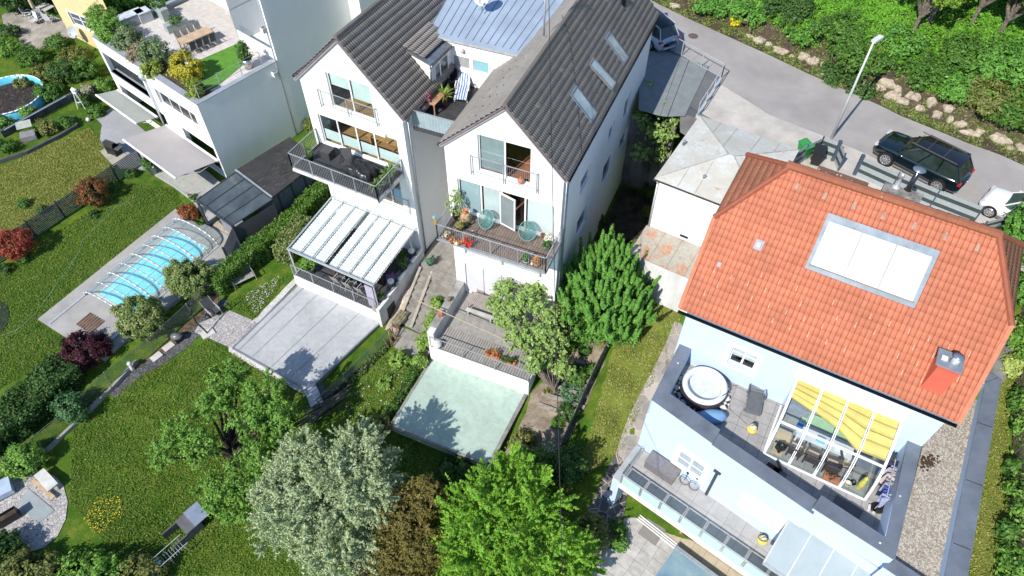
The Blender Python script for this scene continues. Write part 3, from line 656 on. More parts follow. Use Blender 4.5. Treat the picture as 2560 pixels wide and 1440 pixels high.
# pergola
pg=empty('pergola',Lf.p(-1,-2.3,LZ),'glass roofed pergola with pleated white shades over the left garden deck','pergola')
b=MB(); n=8; zb,zf=1.85,1.42; s0,s1=-3.98,2.02; tb,tf=-.06,-4.55
for i in range(n): s=s0+(s1-s0)*i/(n-1); b.bar(Lf.p(s,tb,zb),Lf.p(s,tf,zf),.05,.09)
b.bar(Lf.p(s0-.03,tb,zb),Lf.p(s1+.03,tb,zb),.07,.1); b.bar(Lf.p(s0-.03,tf,zf-.01),Lf.p(s1+.03,tf,zf-.01),.08,.13); part(b,'roof_frame',ALUL,pg)
for s in (s0+.02,s1-.02): b=MB(); b.bar(Lf.p(s,tf+.03,LZ),Lf.p(s,tf+.03,zf-.08),.08,.08); part(b,'post',ALUL,pg)
b=MB(); b.poly([Lf.p(s0,tf-.05,zf+.055),Lf.p(s1,tf-.05,zf+.055),Lf.p(s1,tb,zb+.055),Lf.p(s0,tb,zb+.055)]); part(b,'glass_roof',glassmat('pergola glass',(.93,.97,.97),.02,.97),pg)
SHADE=mat('pleated shade fabric',(.78,.80,.80),.8,.05,1.5)
for i in range(7):
    if i==3: lo,hi=.28,.98
    a=s0+(s1-s0)*i/7+.02+(.2 if i==3 else 0); c=s0+(s1-s0)*(i+1)/7-.02; nn=44; V=[];
    for j in range(nn+1):
        k=j/nn; t=tb-.06+(tf+.2-tb)*k; z=zb+(zf-zb)*k-.14+(.035*math.sin(j*math.pi)+(.05 if j%2 else 0)-.03)*.8
        V+=[Lf.p(a+random.uniform(-.01,.01),t,z),Lf.p(c+random.uniform(-.01,.01),t,z)]
    g=MB(); g.add(V,[(2*j,2*j+1,2*j+3,2*j+2) for j in range(nn)]); part(g,'shade',SHADE,pg)
# grey membrane roof terrace in front of the left house
mz=-1.72; mq=Wp([(757,701),(958,800),(770,975),(582,870)],mz)
GROOF=felt('grey roofing felt',(.40,.415,.43),(.32,.33,.34))
gr=empty('flat_roof',(sum(p[0] for p in mq)/4,sum(p[1] for p in mq)/4,-2.4),'grey felt covered flat roof below the pergola deck','flat roof')
b=MB(); b.prism(mq,-3.2,mz); part(b,'roof_deck',GROOF,gr)
b=MB()
def inset(a,c,k): return (a[0]+(c[0]-a[0])*k,a[1]+(c[1]-a[1])*k)
for k in (.25,.5,.75):
    p=inset(mq[0],mq[1],k);q=inset(mq[3],mq[2],k); b.bar((*p,mz+.006),(*inset(p,q,.98),mz+.006),.07,.008)
for k in (.14,): p=inset(mq[0],mq[1],k*.5);q=inset(mq[3],mq[2],k*.5); b.bar((*p,mz+.012),(*q,mz+.012),.10,.02)
part(b,'seam',mat('felt seam',(.31,.325,.335),.7,.1,1),gr)
b=MB()
for i in range(4):
    p,q=mq[i],mq[(i+1)%4]; b.bar((*p,mz-.02),(*q,mz-.02),.09,.09)
part(b,'edge_trim',mat('trim',(.33,.35,.37),.4,.1,3,metal=.5),gr)
# ---------------------------------------------------------------- middle white house (M)
MS0,MS1=-6.05,.0; MA=(-2.85,13.35); zlM,zrM=10.4,10.35
mC=(-4.28,-1.62,9.2,11.4); mB=(-5.5,-.35,6.1,8.3); mG=(-5.45,-1.0,-.5,2.0)
side=[]
def sidewin(tl,br):
    a=Mf.ons(*tl,0); c=Mf.ons(*br,0); side.append((a[0],c[0],c[1],a[1]) if a[0]<c[0] else (c[0],a[0],c[1],a[1]))
side=[(2.9,4.5,6.6,7.6),(3.0,4.7,3.1,4.6),(7.6,8.7,6.3,7.4),(7.4,9.3,3.1,4.9),(10.6,11.9,5.6,7.2),(10.8,12.4,3.1,4.3)]
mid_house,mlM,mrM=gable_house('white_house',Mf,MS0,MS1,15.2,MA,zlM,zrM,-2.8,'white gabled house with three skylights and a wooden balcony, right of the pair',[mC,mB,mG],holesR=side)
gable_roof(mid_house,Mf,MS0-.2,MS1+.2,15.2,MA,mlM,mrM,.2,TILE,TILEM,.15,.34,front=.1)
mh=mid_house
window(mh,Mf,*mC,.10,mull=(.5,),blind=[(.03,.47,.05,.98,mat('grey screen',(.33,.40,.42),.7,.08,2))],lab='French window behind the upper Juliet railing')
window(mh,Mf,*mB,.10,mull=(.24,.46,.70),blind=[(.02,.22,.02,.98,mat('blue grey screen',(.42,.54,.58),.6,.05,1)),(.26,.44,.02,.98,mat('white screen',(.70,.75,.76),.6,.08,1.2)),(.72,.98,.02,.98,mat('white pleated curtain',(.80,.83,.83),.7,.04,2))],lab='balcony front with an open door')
b=MB(); b.bx(Mf,-5.45,-1.0,.08,.12,-.5,2.0)
part(b,'sliding_panels',mat('pale lilac panel',(.62,.62,.68),.6,.04,1),mh)
b=MB()
for i in range(5): x=-5.45+i*4.45/4; b.bx(Mf,x-.02,x+.02,.06,.079,-.5,2.0)
part(b,'panel_joints',mat('joint',(.35,.35,.4),.6),mh)
b=MB()
for z in (6.0,9.1): b.bx(Mf,MS0+.1,MS1-.1,.16,6,z-.02,z)
part(b,'floor',mat('terracotta floor',(.50,.20,.11),.6,.2,3),mh)
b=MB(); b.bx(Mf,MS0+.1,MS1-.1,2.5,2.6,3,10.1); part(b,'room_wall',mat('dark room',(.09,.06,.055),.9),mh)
for h in side:
    F2=Fr(Mf.p(0,0),math.degrees(Mf.a)+90); window(mh,F2,h[0],h[1],h[2],h[3],.11,fw=.07,pane=mat('dark pane',(.12,.15,.2),.12,.1,1),frame=PVC)
sjul(mh,Mf,-4.62,-1.25,9.15,1.0); sjul(mh,Mf,-5.3,-.9,3.15,.95,-.1)
b=MB(); b.bx(Mf,-5.75,.12,-2.15,-.003,5.85,5.96); part(b,'balcony_slab',ALU,mh)
DECKB=brickmat('grey brown decking',(.20,.15,.125),(.245,.19,.16),(.05,.038,.03),3.2,.145,rot=R(22.9+90),ms=.012,var=.15)
b=MB(); b.bx(Mf,-5.7,.07,-2.1,-.005,5.965,6.0); part(b,'balcony_floor',DECKB,mh)
railing(mh,[Mf.p(-5.7,-.05,6),Mf.p(-5.7,-2.12,6),Mf.p(.08,-2.12,6),Mf.p(.08,-.05,6)],1.0,gap=.11)
gutter(mh,Mf.p(MS1+.27,-.1,10.2),Mf.p(MS1+.27,15.2,10.2)); gutter(mh,Mf.p(MS0-.27,15.2,10.2),Mf.p(MS0-.27,-.1,10.2))
b=MB()
for x,t in ((.14,.16),(.14,.36)): b.path([Mf.p(x+.1,t,10.1),Mf.p(x-.03,t,9.9),Mf.p(x-.03,t,-.6)],.045,8)
part(b,'downpipe',ZINC,mh,True)
barge(mh,Mf,MS0-.2,MS1+.2,MA,mlM,mrM,t=-.08)
# garden deck of the middle house
dk=[Mf.p(-5.72,-4.35),Mf.p(.25,-4.35),Mf.p(.25,-.01),Mf.p(-5.72,-.01)]
b=MB(); b.prism([p[:2] for p in dk],-3.0,MZ-.04); part(b,'deck_base',WHITE,mh)
DK2=brickmat('grey stone terrace',(.33,.32,.30),(.36,.345,.32),(.20,.19,.18),2.0,1.8,rot=R(22.9),ms=.012,var=.2)
b=MB(); b.bx(Mf,-5.5,.2,-2.75,-.02,MZ-.038,MZ); part(b,'terrace_floor',DK2,mh)
b=MB(); b.bx(Mf,-5.5,.2,-4.3,-2.76,MZ-.038,MZ+.004); part(b,'plank_floor',brickmat('weathered planks',(.34,.32,.30),(.30,.28,.26),(.08,.07,.065),3,.15,rot=R(22.9+90),ms=.016),mh)
railing(mh,[Mf.p(-5.6,-4.33,MZ),Mf.p(.2,-4.33,MZ)],.95,gap=.45,post=1.9)
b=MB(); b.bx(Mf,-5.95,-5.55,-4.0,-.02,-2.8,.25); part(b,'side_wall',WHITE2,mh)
b=MB(); b.bx(Mf,-5.98,-5.52,-3.6,-.02,.252,.30); part(b,'wall_coping',CONC,mh)
# connecting part with the standing seam roof
F=Mf
cr=empty('link_building',Mf.p(-9,9,0),'recessed white middle part with blue grey standing seam roof between the two gables','building')
ct=5.9  # front wall of the set back part
s_l=-11.2; s_r=MS0
roofz=11.7
cw=[(-10.2,6.6),(-4.6,6.2)]
b=MB(); wall(b,Mf.p(-10.6,6.4),Mf.p(-4.9,6.4),8.8,11.55,[(1.9,2.9,9.9,10.6),(3.1,4.0,9.9,10.6)],rec=.1)
wall(b,Mf.p(-9.2,9.0),Mf.p(-6.0,9.0),-2.5,8.7)
part(b,'wall',WHITE,cr)
b=MB(); b.bx(Mf,-8.95,-6.06,2.05,6.39,8.72,8.9); part(b,'courtyard_floor',mat('charcoal slabs',(.06,.06,.065),.7,.2,3,fine=.15),cr)
SEAM=mat('blue grey sheet roof',(.36,.44,.54),.42,.10,.6,metal=.15,spec=.5,fine=.04)
b=MB(); rp=[Mf.p(-11.3,6.25,11.55),Mf.p(-4.2,6.25,11.62),Mf.p(-3.2,15.3,12.9),Mf.p(-12.5,15.3,12.8)]; b.slab(rp,.08); part(b,'sheet_roof',SEAM,cr)
b=MB()
for i in range(1,17):
    k=i/17; a=rp[0].lerp(rp[1],k); c=rp[3].lerp(rp[2],k); b.bar(a.lerp(c,.03)+Vector((0,0,.02)),c+Vector((0,0,.02)),.022,.035)
part(b,'standing_seams',mat('seam metal',(.20,.27,.36),.4),cr)
b=MB(); b.bar(rp[0]+Vector((0,0,-.06)),rp[1]+Vector((0,0,-.06)),.06,.1); part(b,'roof_edge',mat('edge metal',(.45,.44,.43),.5),cr)
for a,c,mm in ((1.9,2.9,mat('grey blind',(.35,.36,.37),.6)),(3.1,4.0,mat('green glass picture',(.12,.42,.38),.4,.5,9,c2=(.35,.45,.6)))):
    Fx=Fr(Mf.p(-10.6,6.4),math.degrees(Mf.a)); window(cr,Fx,a,c,9.9,10.6,.06,fw=.04,pane=mm)
# dormer on the left roof, facing the courtyard
Fd=Fr(W(1080,215,8.9),math.degrees(Lf.a)+90)
# ---------------------------------------------------------------- apartment building (top left)
ap=empty('apartment_building',Gf.p(-6,8,-1.3),'large white terraced apartment building with roof planting and awnings','building')
PZ=4.75; FZ=4.35
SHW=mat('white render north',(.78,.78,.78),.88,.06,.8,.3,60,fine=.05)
b=MB()
gh=[tuple(x) for x in ()]
def gs(u,v): a=Gf.ont(u,v,0); return a
holes=[]
g0=gs(395,228); 
holes=[(-12.05+12.3,-8.2+12.3,1.9,4.15),(-5.6+12.3,-1.0+12.3,2.25,3.55),(-3.9+12.3,-.25+12.3,-1.25,1.15),(-11.8+12.3,-6.0+12.3,-1.25,1.15)]
holes[0]=(.35,5.5,2.15,3.75)
wall(b,Gf.p(-12.3,0),Gf.p(0,0),-1.6,PZ,holes,rec=.3)
wall(b,Gf.p(0,0),Gf.p(0,16),-1.6,PZ); wall(b,Gf.p(-12.3,16),Gf.p(-12.3,0),-1.6,PZ)
part(b,'wall',WHITE,ap)
b=MB(); b.bx(Gf,-12.3,0,-.02,.42,PZ,PZ+.05); b.bx(Gf,-.36,.02,.42,6.3,PZ,PZ+.05); b.bx(Gf,-12.3,-11.95,.42,7,PZ,PZ+.05); part(b,'parapet_coping',mat('zinc coping',(.40,.44,.49),.45,.08,2,metal=.3),ap)
b=MB(); b.bx(Gf,-12.0,-.36,.42,6.5,FZ-.1,FZ); b.bx(Gf,-12.0,-4.41,6.501,8.6,FZ-.1,FZ); part(b,'terrace_floor',brickmat('pale terrace boards',(.60,.57,.54),(.66,.62,.59),(.36,.34,.32),3,.16,rot=R(39.4),ms=.006),ap)
for i,h in enumerate(holes):
    a=h[0]-12.3;c=h[1]-12.3
    b=MB(); b.bx(Gf,a,c,1.8,1.85,h[2],h[3]); 
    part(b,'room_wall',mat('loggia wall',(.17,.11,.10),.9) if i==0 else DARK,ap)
window(ap,Gf,-5.6,-1.0,2.25,3.55,.2,mull=(.25,.5,.75),pane=glassmat('grey window',(.35,.42,.45),.02,.85),lab='row of four windows under the parapet')
b=MB(); b.bx(Gf,-12.3+.35,-12.3+5.5,-.03,.45,2.05,2.15); part(b,'loggia_sill',mat('zinc coping',(.4,.44,.49)),ap)
b=MB(); bxp=Gf.p(-6.35,-.12,0); b.bx(Gf,-6.6,-6.25,-.28,-.003,3.95,4.3); b.path([Gf.p(-6.42,-.12,3.95),Gf.p(-6.42,-.12,-1.3)],.07,8); part(b,'downpipe',mat('light zinc',(.55,.58,.62),.4,.1,3,metal=.3),ap,True)
# upper block behind the terrace
uz=4.35
b=MB()
def up_(u,v,z): return W(u,v,z)[:2]
A0=Gf.p(-9.0,7.2); 
wall(b,Gf.p(-12.3,6.4),Gf.p(-4.4,6.4),uz+2.45,uz+3.5)
wall(b,Gf.p(-12.3,8.6),Gf.p(-4.4,8.6),uz,uz+2.45,[(1,3.5,uz+.1,uz+2.3),(4.2,7.5,uz+.1,uz+2.3)],rec=.1)
wall(b,Gf.p(-12.3,9.4),Gf.p(-4.4,9.4),uz+3.5,15)
wall(b,Gf.p(-4.4,6.4),Gf.p(-4.4,16),uz-.1,15)
wall(b,Gf.p(-4.4,6.5),Gf.p(-.25,6.5),PZ-.2,PZ+.55)
part(b,'upper_wall',WHITE,ap)
b=MB(); b.bx(Gf,-.25,.0,6.32,16,PZ,15); part(b,'side_wall',WHITE,ap)
b=MB(); b.bx(Gf,-12.3,-4.4,6.4,9.4,uz+2.35,uz+2.44); b.bx(Gf,-12.28,-4.42,6.42,9.38,uz+2.9,uz+2.95); b.bx(Gf,-4.4,-.25,6.51,16,FZ-.1,FZ-.01); part(b,'balcony_slab',WHITE,ap)
b=MB(); b.bx(Gf,-12.3,-4.4,6.38,6.72,uz+3.5,uz+3.55); part(b,'upper_coping',mat('zinc coping',(.4,.44,.49)),ap)
b=MB(); b.bx(Gf,-11.3,-4.6,8.72,8.75,uz+.1,uz+2.3); part(b,'terrace_glazing',mat('dark glazing',(.05,.06,.07),.1),ap)
b=MB(); b.poly([Gf.p(-3.9,6.52,PZ+.55),Gf.p(-2.2,6.52,PZ+.55),Gf.p(-2.2,6.52,PZ+1.1),Gf.p(-3.9,6.52,PZ+1.1)]); part(b,'glass_balustrade',GLASS,ap)
# projecting stair bay on the side wall
# ================================================================ blue house
BLUE=mat('pale blue render',(.48,.60,.76),.88,.025,1.3,.3,70,fine=.035,stretch=(1,1,.4))
bh=empty('blue_house',Bf.p(5,5,-1),'pale blue house with red clay roof, large roof window and terraces','house')
TZ=4.0; BZ0=.8; GZ=-2.1
b=MB()
wall(b,Bf.p(-.6,0),Bf.p(10.05,0),-2.5,7.85,[(2.32,3.46,5.25,6.5)],rec=.25)
wall(b,Bf.p(10.05,0),Bf.p(10.05,10.42),-2.5,10.3,[],[(-.84,1,7.85),(.84,1,7.85+.84*10.42)])
wall(b,Bf.p(-.6,10.42),Bf.p(-.6,0),-2.5,10.3,[],[(-.84,1,7.85),(.84,1,7.85+.84*10.42)])
part(b,'wall',BLUE,bh)
b=MB(); zf_=lambda t:7.83+.84*(t+.27)
sl=math.hypot(1,.84); ux=Vector((Bf.n[0],Bf.n[1],.84)).normalized(); e3=Vector((Bf.e[0],Bf.e[1],0))
hw=3.15*sl; Wt=5.48*sl
def Lb(w): return (-.05-.15*w/hw) if w<=hw else (-.20+1.9*(w-hw)/(Wt-hw))
def Rb(w): return (11.2+.3*w/hw) if w<=hw else (11.5-1.6*(w-hw)/(Wt-hw))
o0=Bf.p(-.9,-.27,7.83)
th=.1
def rp3(s,t): return Bf.p(s,t,zf_(t))
fp=[rp3(-.95,-.27),rp3(10.3,-.27),rp3(10.6,2.88),rp3(8.88,5.21),rp3(.98,5.21),rp3(-1.1,2.88)]
b.slab([p-Vector((0,0,.015)) for p in fp],.12)
def mir(p): s,t=Bf.loc(p.x,p.y); return Bf.p(s,10.42-t,p.z)
bp=[mir(p) for p in fp][::-1]; b.slab([p-Vector((0,0,.015)) for p in bp],.12); part(b,'roof_board',mat('eave board',(.30,.27,.3),.7),bh)
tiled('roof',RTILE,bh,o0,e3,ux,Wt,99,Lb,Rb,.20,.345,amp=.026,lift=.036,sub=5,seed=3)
zr_=zf_(5.21)
# back plane
ub=Vector((-Bf.n[0],-Bf.n[1],.84)).normalized(); ob_=mir(o0); ob_=Bf.p(10.3,10.69,7.83)
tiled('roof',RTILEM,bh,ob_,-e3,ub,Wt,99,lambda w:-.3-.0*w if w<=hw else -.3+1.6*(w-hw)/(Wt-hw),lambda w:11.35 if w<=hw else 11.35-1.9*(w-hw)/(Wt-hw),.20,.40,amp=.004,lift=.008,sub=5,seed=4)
# hips
zh=zf_(2.88)
for sg,sa,sb in ((-1,-1.09,.98),(1,10.53,8.88)):
    A_=Bf.p(sa,2.88,zh); Bq=Bf.p(sa,7.54,zh); C_=Bf.p(sb,5.21,zr_)
    ax=(Bq-A_).normalized()*(1 if sg>0 else -1); o_=A_ if sg>0 else Bq; mid=(A_+Bq)/2; up=(C_-mid); LU=up.length; up.normalize(); BW=(Bq-A_).length
    b=MB(); b.slab([A_,Bq,C_] if sg>0 else [Bq,A_,C_],.1); part(b,'hip_board',MC['eave board'],bh)
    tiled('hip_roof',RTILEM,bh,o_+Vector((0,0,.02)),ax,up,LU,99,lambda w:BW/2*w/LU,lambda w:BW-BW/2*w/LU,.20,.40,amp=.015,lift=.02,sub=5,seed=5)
def ridgeline(root,a,c,m,r=.13,name='ridge_tiles'):
    b=MB(); a,c=Vector(a),Vector(c); n=max(1,int((c-a).length/.38))
    for i in range(n):
        p=a.lerp(c,i/n);q=a.lerp(c,(i+1.08)/n); b.tube(p,q,r,8,r*.88)
    return part(b,name,m,root)
ridgeline(bh,Bf.p(.8,5.21,zr_+.04),Bf.p(8.95,5.21,zr_+.02),RTILEM,.2)
for sa,sb in ((-1.09,.98),(10.53,8.88)):
    for t in (2.88,7.54): ridgeline(bh,Bf.p(sa,t,zh+.03),Bf.p(sb,5.21,zr_+.04),RTILE,.13,'hip_tiles')
b=MB()
for p,q in (((-.93,-.27),(-1.08,2.88)),((10.3,-.27),(10.53,2.88))):
    b=MB(); a=rp3(*p)+Vector((0,0,.05));c=rp3(*q)+Vector((0,0,.05)); b.bar(a,c,.16,.09); part(b,'verge_tiles',mat('verge clay',(.50,.17,.09),.7,.1,3),bh)
gutter(bh,Bf.p(-.95,-.36,7.74),Bf.p(10.32,-.36,7.74),ANTH,.08)
b=MB(); b.bar(Bf.p(-.9,-.1,7.70),Bf.p(10.2,-.1,7.70),.03,.16); part(b,'fascia',ANTHL,bh)
# roof window (three panes under white shades)
nb=Vector((-.84*Bf.n[0],-.84*Bf.n[1],1)).normalized()
def rr_(s,t,h=0.): return rp3(s,t)+nb*h
s0,s1,t0,t1=3.05,7.2,2.5,4.1
b=MB(); b.slab([rr_(s0-.02,t0-.12,.12),rr_(s1+.1,t0-.12,.12),rr_(s1+.1,t1+.12,.12),rr_(s0-.02,t1+.12,.12)],.11); rw=part(b,'roof_window',mat('window flashing',(.22,.27,.32),.45,.15,2),bh)
for i in range(3):
    a=s0+.13+(s1-s0-.2)*i/3+.012; c=s0+.13+(s1-s0-.2)*(i+1)/3-.012
    b=MB(); b.slab([rr_(a,t0+.05,.17),rr_(c,t0+.05,.17),rr_(c,t1-.13,.17),rr_(a,t1-.13,.17)],.05); part(b,'pane',mat('white awning glass',(.66,.69,.73),.16,.05,1.3,spec=.6),rw)
b=MB()
for i in (1,2): a=s0+.13+(s1-s0-.2)*i/3; b.bar(rr_(a,t0+.03,.175),rr_(a,t1-.1,.175),.045,.03)
b.bar(rr_(s0+.1,t0+.03,.15),rr_(s1,t0+.03,.15),.04,.03); part(b,'glazing_bar',mat('gold bar',(.30,.28,.25),.4),rw)
# snow guards
sg=MB(); c=rr_(0,0); sg.box((0,0,0),(.03,.22,.03)); first=None
k=0
def roofmat(s,t,h):
    M=Matrix.Identity(4); yv=ux; zv=nb; xv=yv.cross(zv)
    for i in range(3): M[i][0]=xv[i];M[i][1]=yv[i];M[i][2]=zv[i]; M[i][3]=rr_(s,t,h)[i]
    return M
gm=bpy.data.meshes.new('snow_guard'); gm.from_pydata(sg.v,[],sg.f); gm.materials.append(mat('pale guard',(.56,.36,.28),.6,.2,9))
for row,t in enumerate((.5,.9,1.3,1.7)):
    for j in range(15):
        s=-.2+.73*j+(.36 if row%2 else 0)
        if s>10 or (random.random()<.25): continue
        if row==3 and 2.9<s<7.6 and t>2.4: continue
        g=bpy.data.objects.new('snow_guard',gm); col.objects.link(g); g.parent=bh; g.matrix_parent_inverse=PINV[bh.name]; g.matrix_basis=roofmat(s,t,.075)
for j in range(7):
    g=MB(); s=1.5+j*1.15; a=rr_(s,4.6,.06); g.slab([rr_(s-.08,4.55,.12),rr_(s+.08,4.55,.12),rr_(s+.05,4.8,.07),rr_(s-.05,4.8,.07)],.05); part(g,'vent_tile',mat('vent clay',(.42,.25,.19),.7,.2,9),bh)
def onB(u,v,h=.0):
    return onplane(u,v,rp3(0,0)+nb*h,nb)
for (u,v,r) in ((1897,613,.11),(1798,662,.05)):
    p=onB(u,v); g=MB(); q=[p+e3*a*r*1.6+ux*c*r*2+nb*.09 for a,c in ((-1,-1),(1,-1),(1,1),(-1,1))]; g.slab(q,.07); part(g,'roof_vent',mat('vent flashing',(.27,.28,.32),.5),bh)
    if r>.1: g=MB(); g.box(p+nb*.14,(.15,.15,.1),Bf.a); part(g,'vent_cap',PVC,bh)
# chimney stack
cs_,ct_=9.25,1.35
cx0=onB(2372,950); s_c,t_c=Bf.loc(cx0.x,cx0.y)
s_c,t_c=9.0,.75
b=MB(); b.bx(Bf,s_c-.38,s_c+.38,t_c-.5,t_c+.35,7.6,9.7); ch=part(b,'chimney',mat('red sheet cladding',(.60,.13,.08),.45,.05,1),bh)
b=MB(); b.bx(Bf,s_c-.46,s_c+.46,t_c-.38,t_c+.45,9.71,9.78); part(b,'chimney_cap',mat('cap sheet',(.30,.34,.40),.35,.1,2,metal=.3),ch)
b=MB(); b.lathe(Bf.p(s_c+.14,t_c+.02,9.79),[(.19,0),(.14,.12),(.14,.28)],14); part(b,'flue',ALUL,ch,True)
b=MB(); b.lathe(Bf.p(s_c+.14,t_c+.02,10.13),[(.05,-.06),(.2,0),(.2,.02),(.03,.07)],16); part(b,'cowl',mat('cowl',(.22,.26,.35),.4,metal=.4),ch,True)
b=MB(); b.bx(Bf,s_c-.32,s_c-.12,t_c-.1,t_c+.1,9.79,9.85); part(b,'flue_cover',PVC,ch)
# wall window with mullions
b=MB()
for a in ((1.52,3.03,6.52,6.72),(1.52,3.03,5.0,5.22),(1.52,1.70,5.22,6.52),(2.88,3.03,5.22,6.52)): b.bx(Bf,a[0],a[1],-.03,-.002,a[2],a[3])
part(b,'window_surround',PVC,bh)
window(bh,Bf,1.72,2.86,5.25,6.5,.16,mull=(.5,),trans=(.6,),blind=[(.05,.46,.35,.9,mat('lace',(.6,.65,.66),.9)),(.54,.95,.35,.9,mat('lace',(.6,.65,.66),.9))],sill=mat('granite sill',(.42,.42,.42),.6,.3,30),lab='white double window over the hot tub')
a_=W(1628,997,5.15);c_=W(2235,1400,5.15);Pw=Fr(Pf.o,math.degrees(math.atan2(c_.y-a_.y,c_.x-a_.x)));off_=Pw.loc(a_.x,a_.y)[1];Pw=Fr(Pw.p(0,off_)[:2],math.degrees(Pw.a))
window(bh,Pw,1.85,3.2,1.75,2.95,-.06,mull=(.5,),trans=(.5,),fw=.07,pane=mat('slatted pane',(.36,.42,.46),.25,.1,2),lab='white double window over the lower balcony')
b=MB()
for a in ((1.66,3.4,2.96,3.15),(1.66,3.4,1.52,1.74),(1.66,1.84,1.74,2.96),(3.21,3.4,1.74,2.96)): b.bx(Pw,a[0],a[1],-.10,-.003,a[2],a[3])
part(b,'window_surround',PVC,bh); b=MB(); b.bx(Pw,5.0,7.0,-.08,-.003,1.75,3.0); part(b,'shutter_panel',PVC,bh)
# ---- lower storey: blue body under the terrace
def px(pts,z): return [W(u,v,z)[:2] for u,v in pts]
body=[W(1628,997,5.15)[:2],W(2235,1400,5.15)[:2],W(2308,1104,5.15)[:2],Bf.p(10,.0)[:2],Bf.p(-.6,.0)[:2]]
b=MB(); b.prism(body,-2.6,TZ-.03); part(b,'lower_wall',BLUE,bh)
b=MB(); b.prism(body,TZ-.028,TZ); part(b,'terrace_floor',brickmat('grey terrace slabs',(.34,.33,.325),(.38,.37,.36),(.17,.165,.16),.62,.62,rot=R(29.3),ms=.012,var=.14),bh)
def parap(outer,inner,z,th=.06):
    b=MB(); q=px(outer+inner[::-1],z); b.prism(q,TZ-.6,z-th); part(b,'parapet_wall',BLUE,bh)
    cx=sum(p[0] for p in q)/4; cy=sum(p[1] for p in q)/4; q2=[(cx+(p[0]-cx)*1.008+0,cy+(p[1]-cy)*1.03) for p in q]
    b=MB(); b.prism(q2,z-th+.002,z); part(b,'parapet_coping',ANTHL,bh)
parap([(1628,997),(1707,846)],[(1671,987),(1735,860)],5.15)
parap([(1631,1000),(1781,1106)],[(1675,985),(1800,1073)],5.13)
parap([(1776,1109),(2032,1282)],[(1797,1085),(2045,1250)],4.98)
parap([(2033,1270),(2235,1397)],[(2055,1240),(2213,1342)],5.16)
parap([(2236,1397),(2308,1105)],[(2214,1341),(2272,1098)],5.19)
parap([(2208,1417),(2400,1545)],[(2241,1400),(2430,1525)],4.7)
b=MB()
for (u,v,z) in ((1695,908,5.16),(2250,1240,5.2),(2200,1357,5.17),(2292,1103,5.2)): b.lathe(W(u,v,z),[(.05,0),(.05,.03),(.01,.05)],10)
part(b,'coping_cap',ALUL,bh)
# gravel roof with outer parapet
gv=px([(2236,1398),(2310,1104),(2360,1000),(2445,945),(2462,957),(2337,1560),(2300,1560)],4.4)
gr2=empty('gravel_roof',(*gv[2],-2),'gravel covered flat roof framed by grey copings, right of the terrace','flat roof')
b=MB(); b.prism(gv,-2.5,4.4); part(b,'gravel',voromat('roof gravel',(.30,.25,.19),(.60,.55,.46),(.10,.085,.07),16,.05),gr2)
def op(q,z,nm='parapet_coping'):
    b=MB(); b.prism(px(q,z),-2.5,z-.05); part(b,'parapet_wall',BLUE,gr2); b=MB(); b.prism(px(q,z),z-.048,z); part(b,nm,ANTHL,gr2)
op([(2464,956),(2506,941),(2452,1250),(2400,1560),(2337,1560),(2400,1250)],4.95); op([(2456,927),(2505,940),(2463,955),(2440,948)],4.94)
b=MB()
for a,c in (((2444,1056),(2482,1069)),((2415,1199),(2457,1215)),((2383,1357),(2427,1375)),((1671,968-0),(1695,936))):
    p,q=W(*a,4.955),W(*c,4.955); b.bar(p,q,.02,.012)
part(b,'coping_joint',BLACK,gr2)
rs=random.Random(4); b=MB()
for i in range(90):
    p=W(rs.gauss(2318,14),rs.gauss(1155,10),4.41); b.lathe(p,[(rs.uniform(.02,.07),0),(.01,rs.uniform(.01,.04))],5)
tag(b.build('leaf_litter',mat('dark litter',(.06,.035,.02),.9)),'dark leaf litter patch on the gravel roof beside the parapet','leaves',kind='stuff')
# lower balcony and glass balustrade
b=MB(); b.bx(Pf,.1,8.6,-2.05,-.002,BZ0-.25,BZ0-.02); b.bx(Pf,.3,8.6,-2.2,-2.052,BZ0-.28,BZ0+.04); part(b,'balcony_slab',PVC,bh)
b=MB(); b.bx(Pf,.1,8.6,-2.04,-.004,BZ0-.019,BZ0); part(b,'balcony_floor',brickmat('balcony slabs',(.40,.39,.38),(.44,.43,.42),(.25,.24,.23),.8,.8,rot=R(38.5),ms=.01),bh)
b=MB(); b.bx(Pf,-.1,.28,-2.1,-.05,-2.4,BZ0+.12); part(b,'side_wall',BLUE,bh)
b=MB(); b.bx(Pf,-.12,.30,-2.12,-.03,BZ0+.121,BZ0+.15); part(b,'side_coping',mat('pale coping grey',(.42,.44,.46),.5,.1,2),bh)
gb=MB(); gb.bar(Pf.p(.3,-2.14,BZ0+1.0),Pf.p(8.6,-2.14,BZ0+1.0),.045,.045)
for i in range(9):
    s=.32+i*1.02; gb.bx(Pf,s-.03,s-.01,-2.16,-2.10,BZ0-.2,BZ0+.98); gb.bx(Pf,s+.01,s+.03,-2.16,-2.10,BZ0-.2,BZ0+.98)
bal=part(gb,'balustrade',ALUL,bh)
for i in range(8):
    s=.38+i*1.02; g=MB(); g.bx(Pf,s,s+.9,-2.15,-2.138,BZ0+.02,BZ0+.9); part(g,'glass_panel',FROST,bal)
g=MB(); g.bx(Pf,.25,.265,-2.05,-.3,BZ0+.1,BZ0+1.0); part(g,'side_screen',mat('grey glass',(.25,.32,.36),.1),bal)
